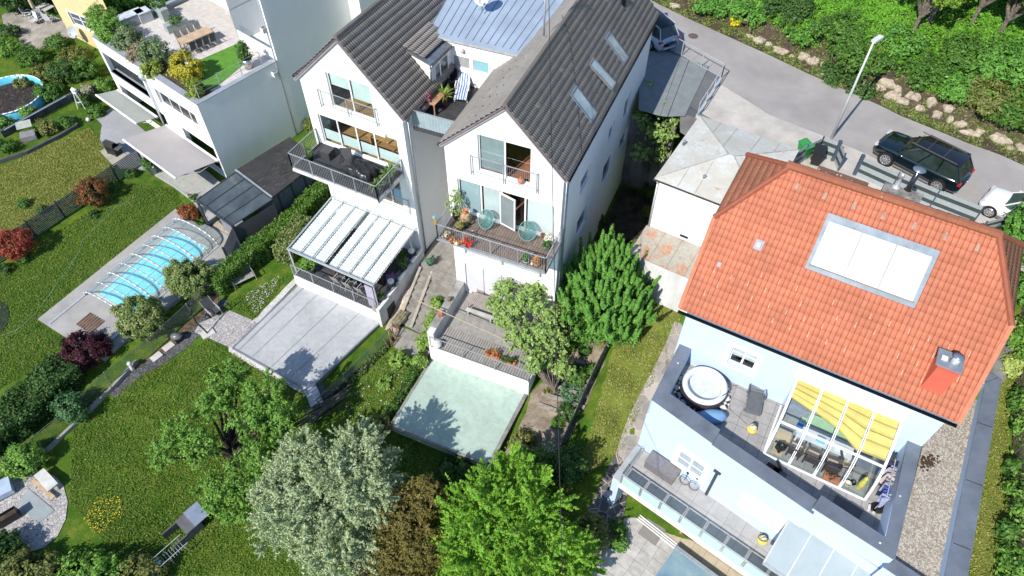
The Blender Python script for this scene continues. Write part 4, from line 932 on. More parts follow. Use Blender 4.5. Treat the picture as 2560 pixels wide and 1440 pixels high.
# lean-to canopy at the right of the balcony
ct=empty('canopy',Pf.p(9,-1,BZ0),'frosted glass lean-to canopy in grey frames at the bottom edge','canopy')
b=MB()
zt,zb=3.25,2.55
for i in range(6): s=7.0+i*.97; b.bar(Pf.p(s,-.05,zt),Pf.p(s,-2.15,zb),.06,.08)
b.bar(Pf.p(6.98,-.05,zt),Pf.p(11.9,-.05,zt),.07,.08); b.bar(Pf.p(6.98,-2.15,zb),Pf.p(11.9,-2.15,zb),.1,.1); part(b,'frame',ALUL,ct)
for i in range(5): s=7.03+i*.97; b=MB(); b.poly([Pf.p(s,-2.1,zb+.03),Pf.p(s+.91,-2.1,zb+.03),Pf.p(s+.91,-.1,zt+.03),Pf.p(s,-.1,zt+.03)]); part(b,'panel',mat('opal panel',(.34,.40,.42),.3,.05,1.),ct)
# conservatory
cv=empty('conservatory',Bf.p(6.7,-1.4,TZ),'curved white framed conservatory with yellow cloth blinds on the terrace','conservatory')
prof=[(-2.78,TZ),(-2.80,TZ+.6),(-2.76,TZ+1.3),(-2.62,TZ+1.95),(-2.35,TZ+2.3),(-1.9,TZ+2.42),(-1.2,TZ+2.5),(-.06,TZ+2.62)]
prof=[(-2.78,TZ+.02),(-2.66,TZ+.45),(-2.50,TZ+.9),(-2.28,TZ+1.3),(-2.0,TZ+1.62),(-1.5,TZ+1.95),(-.8,TZ+2.25),(-.06,TZ+2.5)]
b=MB()
for i in range(5):
    s=4.58+i*1.05
    ww=.1 if i in(0,4) else .035
    if i in (0,4):
        for a,c in zip(prof[:-1],prof[1:]): b.bar(Bf.p(s,a[0],a[1]),Bf.p(s,c[0],c[1]),.1,.06)
    else:
        for d in (-.035,.035):
            for a,c in zip(prof[:-1],prof[1:]): b.bar(Bf.p(s+d,a[0],a[1]),Bf.p(s+d,c[0],c[1]),.03,.06)
for k in (0,4): b.bar(Bf.p(4.58,*prof[k]),Bf.p(8.78,*prof[k]),.08,.08)
b.bx(Bf,4.4,8.8,-.28,-.003,TZ+2.48,TZ+2.95)
b.bar(Bf.p(4.56,-.1,TZ+.02),Bf.p(4.56,-2.8,TZ+.02),.06,.06); 
part(b,'frame',PVC,cv)
for i in range(4):
    s=4.58+i*1.05+.04; b=MB(); vs=[Bf.p(x,a[0]-.01,a[1]+.01) for a in prof for x in (s,s+.97)]; b.add(vs,[(2*j,2*j+1,2*j+3,2*j+2) for j in range(len(prof)-1)]); part(b,'glass',CLEAR,cv)
b=MB(); 
for s in (4.58,8.78): b=MB(); b.add([Bf.p(s,a[0],a[1]) for a in prof]+[Bf.p(s,-.05,TZ)],[tuple(range(len(prof)+1))]); part(b,'side_glass',CLEAR,cv)
YEL=mat('yellow cloth',(.72,.55,.16),.8,.08,1.2)
for i in range(4):
    s=4.58+i*1.05+.03; w_=.99; V=[]; n=14; low=[(.0,.33),(.30,.42),(.36,.72),(.5,.95)][i] if 1 else 0
    lo=[(.42,.52),(.50,.62),(.62,.85),(.82,.80)][i]
    for j in range(n+1):
        k=j/n
        for q,L_ in ((0,lo[0]),(1,lo[1])):
            t=-.15-2.0*k*L_; sag=.14*abs(math.sin(k*math.pi*4))+.1
            z=np.interp(-t,[.06,.8,1.5,2.0,2.28],[TZ+2.5,TZ+2.25,TZ+1.95,TZ+1.62,TZ+1.3])-sag
            V.append(Bf.p(s+w_*q,t,z))
    b=MB(); b.add(V,[(2*j,2*j+1,2*j+3,2*j+2) for j in range(n)]); part(b,'cloth_blind',YEL,cv)
b=MB(); b.bx(Bf,4.75,8.6,-.02,.2,TZ,TZ+2.2); part(b,'back_wall',mat('inner wall blue',(.42,.58,.75),.8,.1,1),cv)
# ================================================================ garage and annex
GG=Fr(W(1640,445,7.76)[:2],-31.5)
ga=empty('garage',GG.p(3.5,3,4),'white garage with rust stained sheet metal hip roof','garage')
def gz(u,v,z): return GG.onz(u,v,z)
gw,gd=5.4,5.85
b=MB(); wall(b,GG.p(.15,.15),GG.p(gw,.15),-1.2,7.7); wall(b,GG.p(gw,.15),GG.p(gw,gd-.15),-1.2,7.7); wall(b,GG.p(gw,gd-.15),GG.p(.15,gd-.15),-1.2,7.7); wall(b,GG.p(.15,gd-.15),GG.p(.15,.15),-1.2,7.7); part(b,'wall',WHITE,ga)
rust=None
def rustmat():
    m,nt,b=_new('rusty sheet metal'); v=coord(nt); n1=noise(nt,v,1.1,7,.72,.6); n2=noise(nt,v,5,5,.7); n3=noise(nt,v,.6,3)
    base=ramp(nt,n2,[(.3,(.45,.47,.44)),(.7,(.62,.64,.60))]); base=mixc(nt,ramp(nt,n3,[(.4,(0,0,0)),(.6,(.8,)*3)]),base,(.47,.44,.38))
    r=ramp(nt,n1,[(.60,(0,0,0)),(.72,(.85,)*3)]); base=mixc(nt,r,base,ramp(nt,n2,[(.3,(.30,.11,.05)),(.7,(.50,.27,.16))]))
    nt.links.new(base,b.inputs['Base Color']); b.inputs['Roughness'].default_value=.6; b.inputs['Metallic'].default_value=.1; bumpn(nt,b,n2,.2); return m
RUST=rustmat()
c0=[GG.p(-.05,-.05,7.78),GG.p(gw+.1,-.05,7.78),GG.p(gw+.1,gd+.05,7.78),GG.p(-.05,gd+.05,7.78)]
r0,r1=GG.p(2.6,2.9,8.35),GG.p(2.9,2.9,8.35)
b=MB(); b.poly([c0[0],c0[1],r1,r0]); b.poly([c0[1],c0[2],r1]); b.poly([c0[2],c0[3],r0,r1]); b.poly([c0[3],c0[0],r0]); b.poly([q-Vector((0,0,.06)) for q in c0[::-1]])
b.add([*c0,*[q-Vector((0,0,.06)) for q in c0]],[(0,4,5,1),(1,5,6,2),(2,6,7,3),(3,7,4,0)]); part(b,'sheet_roof',RUST,ga)
b=MB(); up=Vector((0,0,.012))
for s in (1.2,2.1,3.4,4.4):
    k=s/gw; a=c0[0].lerp(c0[1],k); c=r0.lerp(r1,min(1,max(0,(s-2.5)/2.4))); f=s/2.6 if s<2.6 else (gw-s)/2.5
    b.bar(a+up,a.lerp(Vector((*(GG.p(s,2.9)[:2]),8.35)),f)+up,.02,.03)
    a=c0[3].lerp(c0[2],k); b.bar(a+up,a.lerp(Vector((*(GG.p(s,2.9)[:2]),8.35)),f)+up,.02,.03)
for a,c in ((c0[0],r0),(c0[3],r0),(c0[1],r1),(c0[2],r1),(r0,r1)): b.bar(a+up,c+up,.05,.04)
part(b,'seam',mat('old seam',(.42,.44,.42),.5,.2,3),ga)
for u,v in ((1710,358),(1760,445)): 
    p=W(u,v,7.95); b=MB(); b.lathe(p,[(.07,-.15),(.07,.12),(.09,.12),(.08,.17)],10); part(b,'vent_pipe',mat('grey vent',(.3,.32,.33),.5),ga,True)
gutter(ga,GG.p(-.1,-.1,7.72),GG.p(gw,-.1,7.72),ALUL,.06)
b=MB(); b.path([GG.p(.12,-.08,7.65),GG.p(.12,.08,7.4),GG.p(.12,.08,4.2)],.05,8); part(b,'downpipe',ALUL,ga,True)
a0=W(1620,566,4.2); AX=Fr(GG.p(.1,.1)[:2],-31.5)
ax_=empty('annex',AX.p(2,-1,1),'low white annex with rust patched flat roof below the garage wall','annex')
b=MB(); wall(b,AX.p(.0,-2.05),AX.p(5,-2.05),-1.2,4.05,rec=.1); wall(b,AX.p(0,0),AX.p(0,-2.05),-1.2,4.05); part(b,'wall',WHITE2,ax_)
RUST2=None
def rust2():
    m,nt,b=_new('annex roof sheet'); v=coord(nt); n1=noise(nt,v,1.3,7,.75,.5); n2=noise(nt,v,7,5,.7)
    base=ramp(nt,n2,[(.3,(.27,.26,.22)),(.7,(.40,.38,.33))]); base=mixc(nt,ramp(nt,n1,[(.5,(0,0,0)),(.60,(.95,)*3)]),base,ramp(nt,n2,[(.3,(.34,.13,.06)),(.7,(.48,.26,.16))]))
    nt.links.new(base,b.inputs['Base Color']); b.inputs['Roughness'].default_value=.7; return m
b=MB(); b.slab([AX.p(-.1,-2.15,4.08),AX.p(5,-2.15,4.08),AX.p(5,-.002,4.3),AX.p(-.1,-.002,4.3)],.06); part(b,'sheet_roof',rust2(),ax_)
b=MB()
for s in (1.0,2.0,3.0): b.bar(AX.p(s,-2.15,4.10),AX.p(s,-.01,4.32),.02,.03)
part(b,'seam',mat('annex seam',(.33,.31,.25),.6),ax_)
w_=window(ga,AX,1.75,2.3,4.45,4.75,-.06,fw=.05,pane=DARK,lab='small cellar window over the annex roof')
# ================================================================ dormer in the left roof, skylights, roof things
LmR=mrL
def rL(s,t,h=0.): return Lf.p(s,t,LA[1]-LmR*(s-LA[0])+h)
dm=empty('dormer',rL(1.2,4.4),'tiled dormer with zinc front and glazed door facing the roof courtyard','dormer')
dA=(.35,3.35);  # start on the roof
sd0,sd1,td0,td1=.66,2.1,2.95,5.35; zdt=11.62; zdf=11.22
b=MB()
b.poly([Lf.p(sd0,td0,zdt),Lf.p(sd1,td0,zdf-.05),Lf.p(sd1,td0,LA[1]-LmR*(sd1-LA[0]))]); b.poly([Lf.p(sd1+.08,td0,8.9),Lf.p(sd1+.08,td1,8.9),Lf.p(sd1+.08,td1,zdf),Lf.p(sd1+.08,td0,zdf)]); b.poly([Lf.p(sd0,td1,zdt),Lf.p(sd1,td1,LA[1]-LmR*(sd1-LA[0])),Lf.p(sd1,td1,zdf-.05)])
part(b,'cheek',WHITE,dm)
up=(Lf.p(sd0-.15,0,zdt+.08)-Lf.p(sd1+.12,0,zdf)); LU=up.length; up.normalize()
b=MB(); b.slab([Lf.p(sd1+.15,td0-.1,zdf),Lf.p(sd1+.15,td1+.1,zdf),Lf.p(sd0-.25,td1+.1,zdt+.1),Lf.p(sd0-.25,td0-.1,zdt+.1)],.1); part(b,'roof_board',ZINC,dm)
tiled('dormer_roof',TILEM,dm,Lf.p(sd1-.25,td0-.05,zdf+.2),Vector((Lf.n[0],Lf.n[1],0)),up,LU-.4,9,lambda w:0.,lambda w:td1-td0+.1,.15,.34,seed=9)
gutter(dm,Lf.p(sd1+.22,td0-.1,zdf-.02),Lf.p(sd1+.22,td1+.1,zdf-.02),ALU,.07)
b=MB(); b.path([Lf.p(sd1+.22,td0-.05,zdf-.05),Lf.p(sd1+.1,td0-.12,zdf-.25),Lf.p(sd1+.1,td0-.12,10.1)],.05,8); part(b,'downpipe',ZINC,dm,True)
FD=Fr(Lf.p(sd1+.1,td0),math.degrees(Lf.a)+90)
window(dm,FD,.25,1.6,8.95,10.95,-.02,mull=(.4,),fw=.07,pane=mat('dark pane2',(.10,.14,.15),.08,.3,2))
def rM(s,t,h=0.): return Mf.p(s,t,MA[1]-mrM*(s-MA[0])+h)
nM=Vector((mrM*Mf.e[0],mrM*Mf.e[1],1)).normalized()
for i,(t0,t1,lb) in enumerate(((3.92,4.68,'lowest roof window with a half drawn blind'),(6.6,7.2,'middle roof window, tilted open'),(9.15,9.85,'upper roof window'))):
    s0,s1=-1.28,-.14; op=.18 if i==1 else 0
    b=MB(); fr=[rM(s0,t0)+nM*.13,rM(s1,t0)+nM*.13,rM(s1,t1)+nM*.13,rM(s0,t1)+nM*.13]
    if op: fr[1]+=nM*op;fr[2]+=nM*op
    b.slab([rM(s0-.1,t0-.12)+nM*.09,rM(s1+.1,t0-.12)+nM*.09,rM(s1+.1,t1+.12)+nM*.09,rM(s0-.1,t1+.12)+nM*.09],.06)
    for a,c in ((0,1),(1,2),(2,3),(3,0)): b.bar(fr[a],fr[c],.09,.07)
    r_=part(b,'roof_window',ANTHL if i!=1 else mat('brown grey frame',(.2,.2,.21),.4),mh,label=lb)
    k=.06; ctr=(fr[0]+fr[2])/2; g=MB(); g.poly([ctr+(p-ctr)*.93+nM*.01 for p in fr]); part(g,'pane',mat('sky reflecting pane',(.36,.43,.45),.06,.25,1.4,c2=(.2,.26,.26),spec=.8),r_)
    g=MB(); g.bx(Mf,s1+.02,s1+.35,t0-.1,t1+.1,0,.01)
    g=MB(); g.slab([rM(s1+.12,t0-.1)+nM*.07,rM(s1+.36,t0-.1)+nM*.07,rM(s1+.36,t1+.1)+nM*.07,rM(s1+.12,t1+.1)+nM*.07],.03); part(g,'apron',mat('apron',(.30,.26,.26),.6),r_)
# snow hooks on the dark roofs
hk=MB(); hk.box((0,0,0),(.07,.07,.07)); hm=bpy.data.meshes.new('snow_hook'); hm.from_pydata(hk.v,[],hk.f); hm.materials.append(mat('dark hook',(.05,.045,.04),.7))
def hooks(root,fn,lst):
    for s,t in lst:
        g=bpy.data.objects.new('snow_hook',hm); col.objects.link(g); g.parent=root; g.matrix_parent_inverse=PINV[root.name]; g.matrix_basis=Matrix.Translation(fn(s,t,.10))
hooks(mh,rM,[(-.45-.34*(r%3),1.0+.95*j+.3*(r%2)) for r in range(3) for j in range(14) if not(r and 3.7<1.0+.95*j<10.2)])
hooks(mh,lambda s,t,h:Mf.p(s,t,MA[1]-mlM*(MA[0]-s)+h),[(-5.75+.55*r,.7+.8*j+.4*(r%2)) for r in range(4) for j in range(7)])
hooks(lh,rL,[(1.7-.5*r,.9+1.0*j+.5*(r%2)) for r in range(3) for j in range(7)])
for (s,t) in ((-2.0,1.6),(-2.0,4.6),(-2.0,8.2),(-2.0,11.5)):
    g=MB(); g.slab([rM(s-.1,t-.14)+nM*.13,rM(s+.2,t-.14)+nM*.09,rM(s+.2,t+.14)+nM*.09,rM(s-.1,t+.14)+nM*.13],.06); part(g,'vent_tile',mat('vent tile',(.24,.2,.17),.8),mh)
b=MB(); b.lathe(rM(-1.3,12.6,.0),[(.12,0),(.12,.55),(.16,.56),(.16,.62),(.05,.66)],12); part(b,'flue',ANTH,mh,True)
b=MB(); b.bx(Mf,-2.5,-1.7,12.3,13.2,11.9,13.4); part(b,'chimney',mat('slate blue cladding',(.22,.28,.36),.4),mh)
# antenna mast with guy, and aerial cables
mt=empty('antenna_mast',Mf.p(-2.9,7.7,13.4),'galvanised mast on the ridge carrying the overhead cables','mast')
m0=W(1360,75,13.45); b=MB(); b.tube(m0-Vector((0,0,.3)),m0+Vector((0,0,3.2)),.05,8); part(b,'pole',ALUL,mt,True)
b=MB(); b.box(m0+Vector((0,0,2.9)),(.5,.06,.06),.4); b.lathe(m0+Vector((.2,0,2.8)),[(.05,0),(.07,.1),(.04,.2)],8); part(b,'bracket',ANTH,mt)
cabm=mat('cable',(.02,.02,.022),.6)
def cable(pts,r,label):
    b=MB(); b.path(pts,r,5); tag(b.build('cable',cabm),label,'cable')
tp=m0+Vector((.1,0,2.8)); e=W(1406,1445,9.); q=[tp]
for k in range(1,13): p=tp.lerp(e,k/12); p.z-=.55*math.sin(math.pi*k/12); q.append(p)
cable(q,.015,'thin black cable sagging from the ridge mast down over the gardens')
q=[W(u,v,13.55 if v<45 else 0) if 0 else None for u,v in ()]
pl0=rM(0,0); cable([onplane(u,v,rM(0,0,.14),nM) for u,v in ((1404,38),(1412,60),(1424,90),(1441,225),(1455,390))],.02,'black cable running down the tiles of the skylight roof')
# satellite dish on the sheet roof
def dish(c,r,face,name,label,elev=.35,m=None):
    rt=empty(name,c,label,'satellite dish'); d=Vector((math.cos(face),math.sin(face),math.tan(elev))).normalized(); a=d.cross(Vector((0,0,1))).normalized(); u=a.cross(d)
    C=Vector(c)+Vector((0,0,.75)); b=MB(); n=24; V=[]
    for j in range(5):
        rr=r*j/4
        for i in range(n): V.append(C+a*rr*math.cos(2*math.pi*i/n)+u*rr*1.08*math.sin(2*math.pi*i/n)+d*(.22*(j/4)**2*r))
    b.add(V,[(j*n+i,j*n+(i+1)%n,(j+1)*n+(i+1)%n,(j+1)*n+i) for j in range(4) for i in range(n)]); part(b,'reflector',m or mat('dish grey',(.60,.62,.62),.4,.06,2),rt,True)
    b=MB(); b.tube(C-u*r,C+d*r*1.1-u*.2,.02,5); b.box(C+d*r*1.15-u*.15,(.1,.1,.16)); part(b,'feed_arm',ALUL,rt)
    b=MB(); b.tube(Vector(c)-Vector((0,0,.1)),C-d*.08,.03,6); 
    for k in (-.35,.35): b.tube(Vector(c)+Vector((k,.3,-.05)),C-d*.08,.015,5)
    part(b,'stand',ANTHL,rt)
dish(W(1205,25,12.2),.42,math.atan2(-1,-.15),'satellite_dish','white satellite dish standing on the blue grey sheet roof')
# wall lamps and vents on the apartment side wall
for (u,v) in ((655,72),(683,182)):
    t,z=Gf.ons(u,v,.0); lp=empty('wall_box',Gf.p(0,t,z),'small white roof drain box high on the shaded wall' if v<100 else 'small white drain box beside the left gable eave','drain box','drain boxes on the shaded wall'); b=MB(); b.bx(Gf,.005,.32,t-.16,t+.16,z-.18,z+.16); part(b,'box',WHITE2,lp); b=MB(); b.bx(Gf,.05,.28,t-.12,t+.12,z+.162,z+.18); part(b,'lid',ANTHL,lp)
t,z=Gf.ons(728,24,0); t0,z0=Gf.ons(745,345,0)
b=MB(); tpv=Gf.ons(632,-10,0); b.path([Gf.p(.06,6.15,15),Gf.p(.06,6.12,-1.5)],.05,8); part(b,'downpipe',mat('light zinc',(.5,.5,.5)),ap,True)
b=MB(); b.bx(Gf,.003,.03,6.55,16,-1.6,14.5) if 0 else None
tb,zb=Gf.ons(875,0,0)
# stair bay sticking out of the side wall
b=MB(); b.bx(Gf,.004,1.2,13.0,15.5,2,15); bay=part(b,'bay',WHITE,ap)
FB=Fr(Gf.p(.3,13.0),math.degrees(Gf.a)); window(ap,FB,.05,.75,9.2,10.6,-.06,mull=(.5,),fw=.06,pane=mat('bay pane',(.2,.24,.28),.1),lab='narrow window of the stair bay')
# ================================================================ garden structures, left
# awnings
def awning(s0,s1,out,z0,z1,c,label,nm):
    a=empty('awning',Gf.p((s0+s1)/2,-out/2,z1),label,'awning'); b=MB(); b.slab([Gf.p(s0,-out,z1),Gf.p(s1,-out,z1),Gf.p(s1,-.03,z0),Gf.p(s0,-.03,z0)],.015); part(b,'fabric',mat(nm,c,.85,.03,1),a)
    b=MB(); b.bar(Gf.p(s0-.05,-out-.03,z1-.04),Gf.p(s1+.05,-out-.03,z1-.04),.1,.12); part(b,'front_bar',PVC,a)
    b=MB(); b.bar(Gf.p(s0,-.1,z0-.02),Gf.p(s1,-.1,z0-.02),.16,.14); part(b,'cassette',PVC,a)
    b=MB()
    for s in (s0+.3,s1-.3): b.tube(Gf.p(s,-.15,z0-.15),Gf.p(s+.5,-out*.5,(z0+z1)/2-.15),.03,5); b.tube(Gf.p(s+.5,-out*.5,(z0+z1)/2-.15),Gf.p(s,-out,z1-.08),.03,5)
    part(b,'arms',ALUL,a)
za=1.5
q0,q1=Gf.ont(421,322,-.05),Gf.ont(536,387,-.05); r0_,r1_=Gf.onz(340,370,.85),Gf.onz(452,455,.85)
awning(q0[0],-.1,abs(r0_[1]+r1_[1])/2,q0[1]*.5+q1[1]*.5,.85,(.40,.375,.37),'mauve grey awning nearest the glass roofed shed','mauve awning')
q2,q3=Gf.ont(294,222,-.05),Gf.ont(396,295,-.05); r2_,r3_=Gf.onz(255,246,.85),Gf.onz(362,323,.85)
awning(q2[0],q3[0],abs(r2_[1]+r3_[1])/2,q2[1]*.5+q3[1]*.5,.85,(.36,.38,.35),'olive grey awning farther from the shed','olive awning')
# patios
PAT=mat('grey outdoor tiles',(.34,.35,.365),.8,.06,1.2,fine=.1); PAT2=brickmat('green grey slabs',(.40,.41,.39),(.42,.43,.41),(.30,.31,.3),.8,.8,rot=R(39),ms=.01)
b=MB(); b.prism(px([(225,298),(278,272),(330,300),(470,420),(385,425),(300,420),(262,373)],-1.3),-2,-1.27); struct(b,'patio',PAT)
b=MB(); b.prism(px([(352,400),(385,378),(520,430),(600,500),(520,560),(480,500),(430,462),(375,430)],-1.3),-2,-1.262); struct(b,'patio',PAT2)
# dark shed with flat board roof, and glass roofed shelter
sh=empty('garden_shed',W(660,440,-1.4),'dark boarded garden shed with weathered flat roof beside the shaded wall','shed')
z=1.0; q=px([(589,425),(724,342),(800,400),(680,494)],z); 
WR=mat('weathered dark roof',(.055,.053,.052),.8,.3,1.2,.4,30,c2=(.03,.03,.03),fine=.3,stretch=(1,1,1))
def slatmat(name,c,dark,step,ang,vert=False,w=.2):
    m,nt,b=_new(name); v=coord(nt,(1,1,1),0); sx=N(nt,'ShaderNodeSeparateXYZ'); nt.links.new(v,sx.inputs[0])
    if vert:
        a=R(ang); d=N(nt,'ShaderNodeVectorMath',operation='DOT_PRODUCT'); d.inputs[1].default_value=(math.cos(a),math.sin(a),0); nt.links.new(v,d.inputs[0]); src=d.outputs['Value']
    else: src=sx.outputs[2]
    k=N(nt,'ShaderNodeMath',operation='DIVIDE'); k.inputs[1].default_value=step; nt.links.new(src,k.inputs[0])
    f=N(nt,'ShaderNodeMath',operation='FRACT'); nt.links.new(k.outputs[0],f.inputs[0])
    r=ramp(nt,f.outputs[0],[(w*.5,dark),(w,c)]); r=mixc(nt,1.,r,ramp(nt,noise(nt,v,4,4),[(.3,(.7,)*3),(.7,(1,1,1))]),'MULTIPLY')
    nt.links.new(r,b.inputs['Base Color']); b.inputs['Roughness'].default_value=.6; bumpn(nt,b,ramp(nt,f.outputs[0],[(w*.5,(0,0,0)),(w,(1,1,1))]),.8,.02); return m
BOARD=slatmat('slate blue boards',(.075,.095,.13),(.02,.025,.035),.12,-40,True)
b=MB(); cx=sum(p[0] for p in q)/4; cy=sum(p[1] for p in q)/4; b.prism([(cx+(p[0]-cx)*.97,cy+(p[1]-cy)*.97) for p in q],-2,z-.12); part(b,'boarding',BOARD,sh)
b=MB(); b.prism(q,z-.119,z); part(b,'roof',WR,sh)
b=MB(); rr=random.Random(9); d0=Vector(q[1])-Vector(q[0]); d1=Vector(q[3])-Vector(q[0])
for i in range(110):
    a,c=rr.uniform(.02,.9),rr.gauss(.6,.25)
    if not .04<c<.97: continue
    L_=rr.uniform(.02,.09); p=Vector(q[0])+d0*a+d1*c; e_=p+d0*L_; b.bar((*p,z+.004),(*e_,z+.004),.013,.006)
o=part(b,'worn_streaks',mat('bare wood',(.17,.16,.145),.8),sh); o['kind']='stuff'
b=MB(); b.bar((*q[0],z+.02),(*q[3],z+.02),.12,.08); part(b,'gutter',ALU,sh)
gs=empty('glass_shelter',W(590,500,-1.4),'anthracite shelter with tinted glass roof above the hedge','shelter')
z=1.0; z2=.75; g0,g1,g2,g3=W(589,431,z),W(681,499,z),W(580,565,z2),W(492,501,z2)
TINT=mat('tinted roof glass',(.085,.105,.115),.12,.2,.9,spec=.7)
b=MB(); b.slab([g3,g2,g1,g0],.03); part(b,'glass_roof',TINT,gs)
b=MB()
for k in range(5):
    a=g0.lerp(g1,k/4)+Vector((0,0,.02)); c=g3.lerp(g2,k/4)+Vector((0,0,.02)); b.bar(a,c,.05,.05)
b.bar(g0,g1,.08,.09); b.bar(g3,g2,.09,.12); part(b,'roof_frame',ANTH,gs)
for p in (g2,g3): b=MB(); b.bar(Vector((p.x,p.y,-1.6)),p-Vector((0,0,.08)),.12,.12); part(b,'post',ANTH,gs)
SLAT=slatmat('anthracite slats',(.06,.068,.085),(.012,.014,.018),.11,0)
b=MB(); m1=g2.lerp(g1,.02); b.slab([Vector((m1.x,m1.y,-1.6)),Vector((g1.x,g1.y,-1.6)),Vector((g1.x,g1.y,.6)),Vector((m1.x,m1.y,.5))],.05); part(b,'slat_wall',SLAT,gs)
b=MB(); b.slab([Vector((g0.x,g0.y,-1.6)),Vector((g1.x,g1.y,-1.6)),Vector((g1.x,g1.y,.9)),Vector((g0.x,g0.y,.9))],.05); part(b,'back_wall',BOARD,gs)
b=MB(); kb=g3.lerp(g2,.45); b.box((kb.x+.7,kb.y+.5,-.95),(1.3,.9,.9),R(-40)); part(b,'cabinet',mat('grey cabinet',(.25,.26,.29),.5),gs)
b=MB(); b.prism(px([(520,575),(545,552),(600,610),(575,640)],-1.42),-1.6,-1.40); part(b,'plank_step',mat('pale planks',(.50,.42,.33),.7,.2,2,stretch=(6,1,1)),gs)
# slatted screen beside the pool
def screen(name,a,c,h,label,m=None,z=-1.5,posts=2):
    a=W(*a,z);c=W(*c,z); r=empty(name,(a+c)/2,label,'fence'); n=int(h/.115); d=(c-a).normalized()
    b=MB()
    for i in range(n): zz=z+.06+i*.115; b.bar(Vector((a.x,a.y,zz)),Vector((c.x,c.y,zz)),.03,.065)
    part(b,'slats',m or mat('slate slat',(.085,.095,.115),.5,.1,4),r)
    for i in range(posts+1): p=a.lerp(c,i/posts); b=MB(); b.bar(p-Vector((0,0,.3)),p+Vector((0,0,h+.05)),.09,.09); part(b,'post',ANTH,r)
    return r
screen('slat_screen',(573,655),(598,598),1.3,'short grey slatted screen at the end of the pool',posts=1)
screen('slat_fence',(-60,700),(362,414),1.55,'long dark slatted fence between the two lawns',posts=6)
# chain link fence
def chain(a,h,label,*_):
    P=[Vector(WT(*p)) for p in a]; r=empty('chain_link_fence',P[0],label,'fence'); b=MB()
    for p,q in zip(P[:-1],P[1:]):
        L_=(q-p).length; n=int((L_+h)/.13)
        for i in range(n):
            s=i*.13
            for sg in (1,-1):
                s0=s if sg>0 else s-h; s1=s-h if sg>0 else s
                k0,k1=s0/L_,s1/L_; z0,z1=.05,h
                if k0>1 or k1<0 and k0<0: pass
                def cl(k,zv,k2,zv2):
                    if k<0: f=(0-k)/(k2-k) if k2!=k else 0; return 0,zv+(zv2-zv)*f
                    if k>1: f=(1-k)/(k2-k) if k2!=k else 0; return 1,zv+(zv2-zv)*f
                    return k,zv
                if (k0<0 and k1<0) or (k0>1 and k1>1): continue
                A=cl(k0,z0,k1,z1); B=cl(k1,z1,k0,z0)
                b.tube(p.lerp(q,A[0])+Vector((0,0,A[1])),p.lerp(q,B[0])+Vector((0,0,B[1])),.006,3)
        b.tube(p+Vector((0,0,h)),q+Vector((0,0,h)),.012,4)
    part(b,'mesh',mat('wire mesh',(.20,.21,.22),.5,metal=.4),r)
    for p in P: b=MB(); b.tube(p-Vector((0,0,.3)),p+Vector((0,0,h+.05)),.03,6); part(b,'post',mat('fence post',(.38,.40,.40),.5,metal=.3),r)
chain([(555,713),(482,790),(388,878),(283,960),(177,1063),(70,1150),(-60,1240)],1.15,'sagging chain link fence between the pool garden and the lower lawn',0,0)
chain([(800,1020),(866,960),(985,840)],1.0,'short wire fence along the grey felt roof',0,0)
# kerb wall of the lower garden
KERB=mat('pale kerb',(.50,.50,.50),.85,.25,2,.2,c2=(.25,.25,.24))
for pts,lb,w_ in (([(540,735),(640,655),(700,600),(745,560)],'low white retaining wall behind the metal swing seat',.24),([(345,905),(283,972),(195,1058),(130,1120),(40,1190)],'low mossy concrete kerb under the chain link fence',.16)):
    P=[WT(*p) for p in pts]; b=MB()
    for p,q in zip(P[:-1],P[1:]): b.bar(p+Vector((0,0,-.15)),q+Vector((0,0,-.15)),w_,.8)
    tag(b.build('retaining_wall',KERB if w_>.2 else CONC),lb,'wall')
GRAV=voromat('dark gravel',(.05,.05,.055),(.16,.16,.165),(.02,.02,.02),14,.05)
WPEB=voromat('white pebbles',(.55,.53,.5),(.75,.74,.72),(.25,.24,.22),15,.05)
BPEB=voromat('beige pebbles',(.45,.36,.27),(.66,.56,.46),(.2,.15,.1),12,.05)
def dpx(name,m,pts,off=.03,**k): return drape(name,m,[tuple(WT(*p)[:2]) for p in pts],off,**k)
dpx('gravel_strip',GRAV,[(555,745),(520,775),(480,822),(430,862),(330,930),(275,985),(290,995),(345,950),(470,868),(500,840),(530,800),(575,755)])
dpx('dry_soil_bed',mat('dry mulch',(.17,.12,.07),.95,.35,3,.6,25,fine=.25),[(548,720),(480,797),(390,880),(330,925),(345,945),(430,875),(490,825),(545,760)],off=.025)
dpx('pebble_strip',WPEB,[(582,868),(752,698),(742,690),(572,860),(572,880),(758,985),(768,975)],off=.03)
COB=voromat('granite setts',(.36,.34,.34),(.50,.48,.47),(.13,.12,.10),6.5,.05)
dpx('sett_paving',COB,[(500,808),(573,776),(645,808),(580,872),(520,845),(486,832)],off=.035)
dpx('sett_paving',COB,[(-20,1225),(40,1195),(100,1180),(135,1188),(158,1212),(170,1255),(165,1300),(145,1340),(110,1370),(60,1385),(-20,1370)],off=.035)
dpx('slab_paving',mat('smooth grey slab',(.30,.34,.35),.6,.1,1.2),[(72,1222),(138,1277),(95,1312),(48,1262)],off=.06)
for i,(u,v) in enumerate(((422,868),(392,893))):
    p=WT(u,v); b=MB(); b.box(p+Vector((0,0,.05)),(.62,.42,.08),R(52)); tag(b.build('stepping_slab',mat('pale slab',(.55,.53,.5),.8,.08,3)),'pale stepping slab on dark gravel, '+('nearer the kettle grill' if i==0 else 'nearer the garden figure'),'slab')
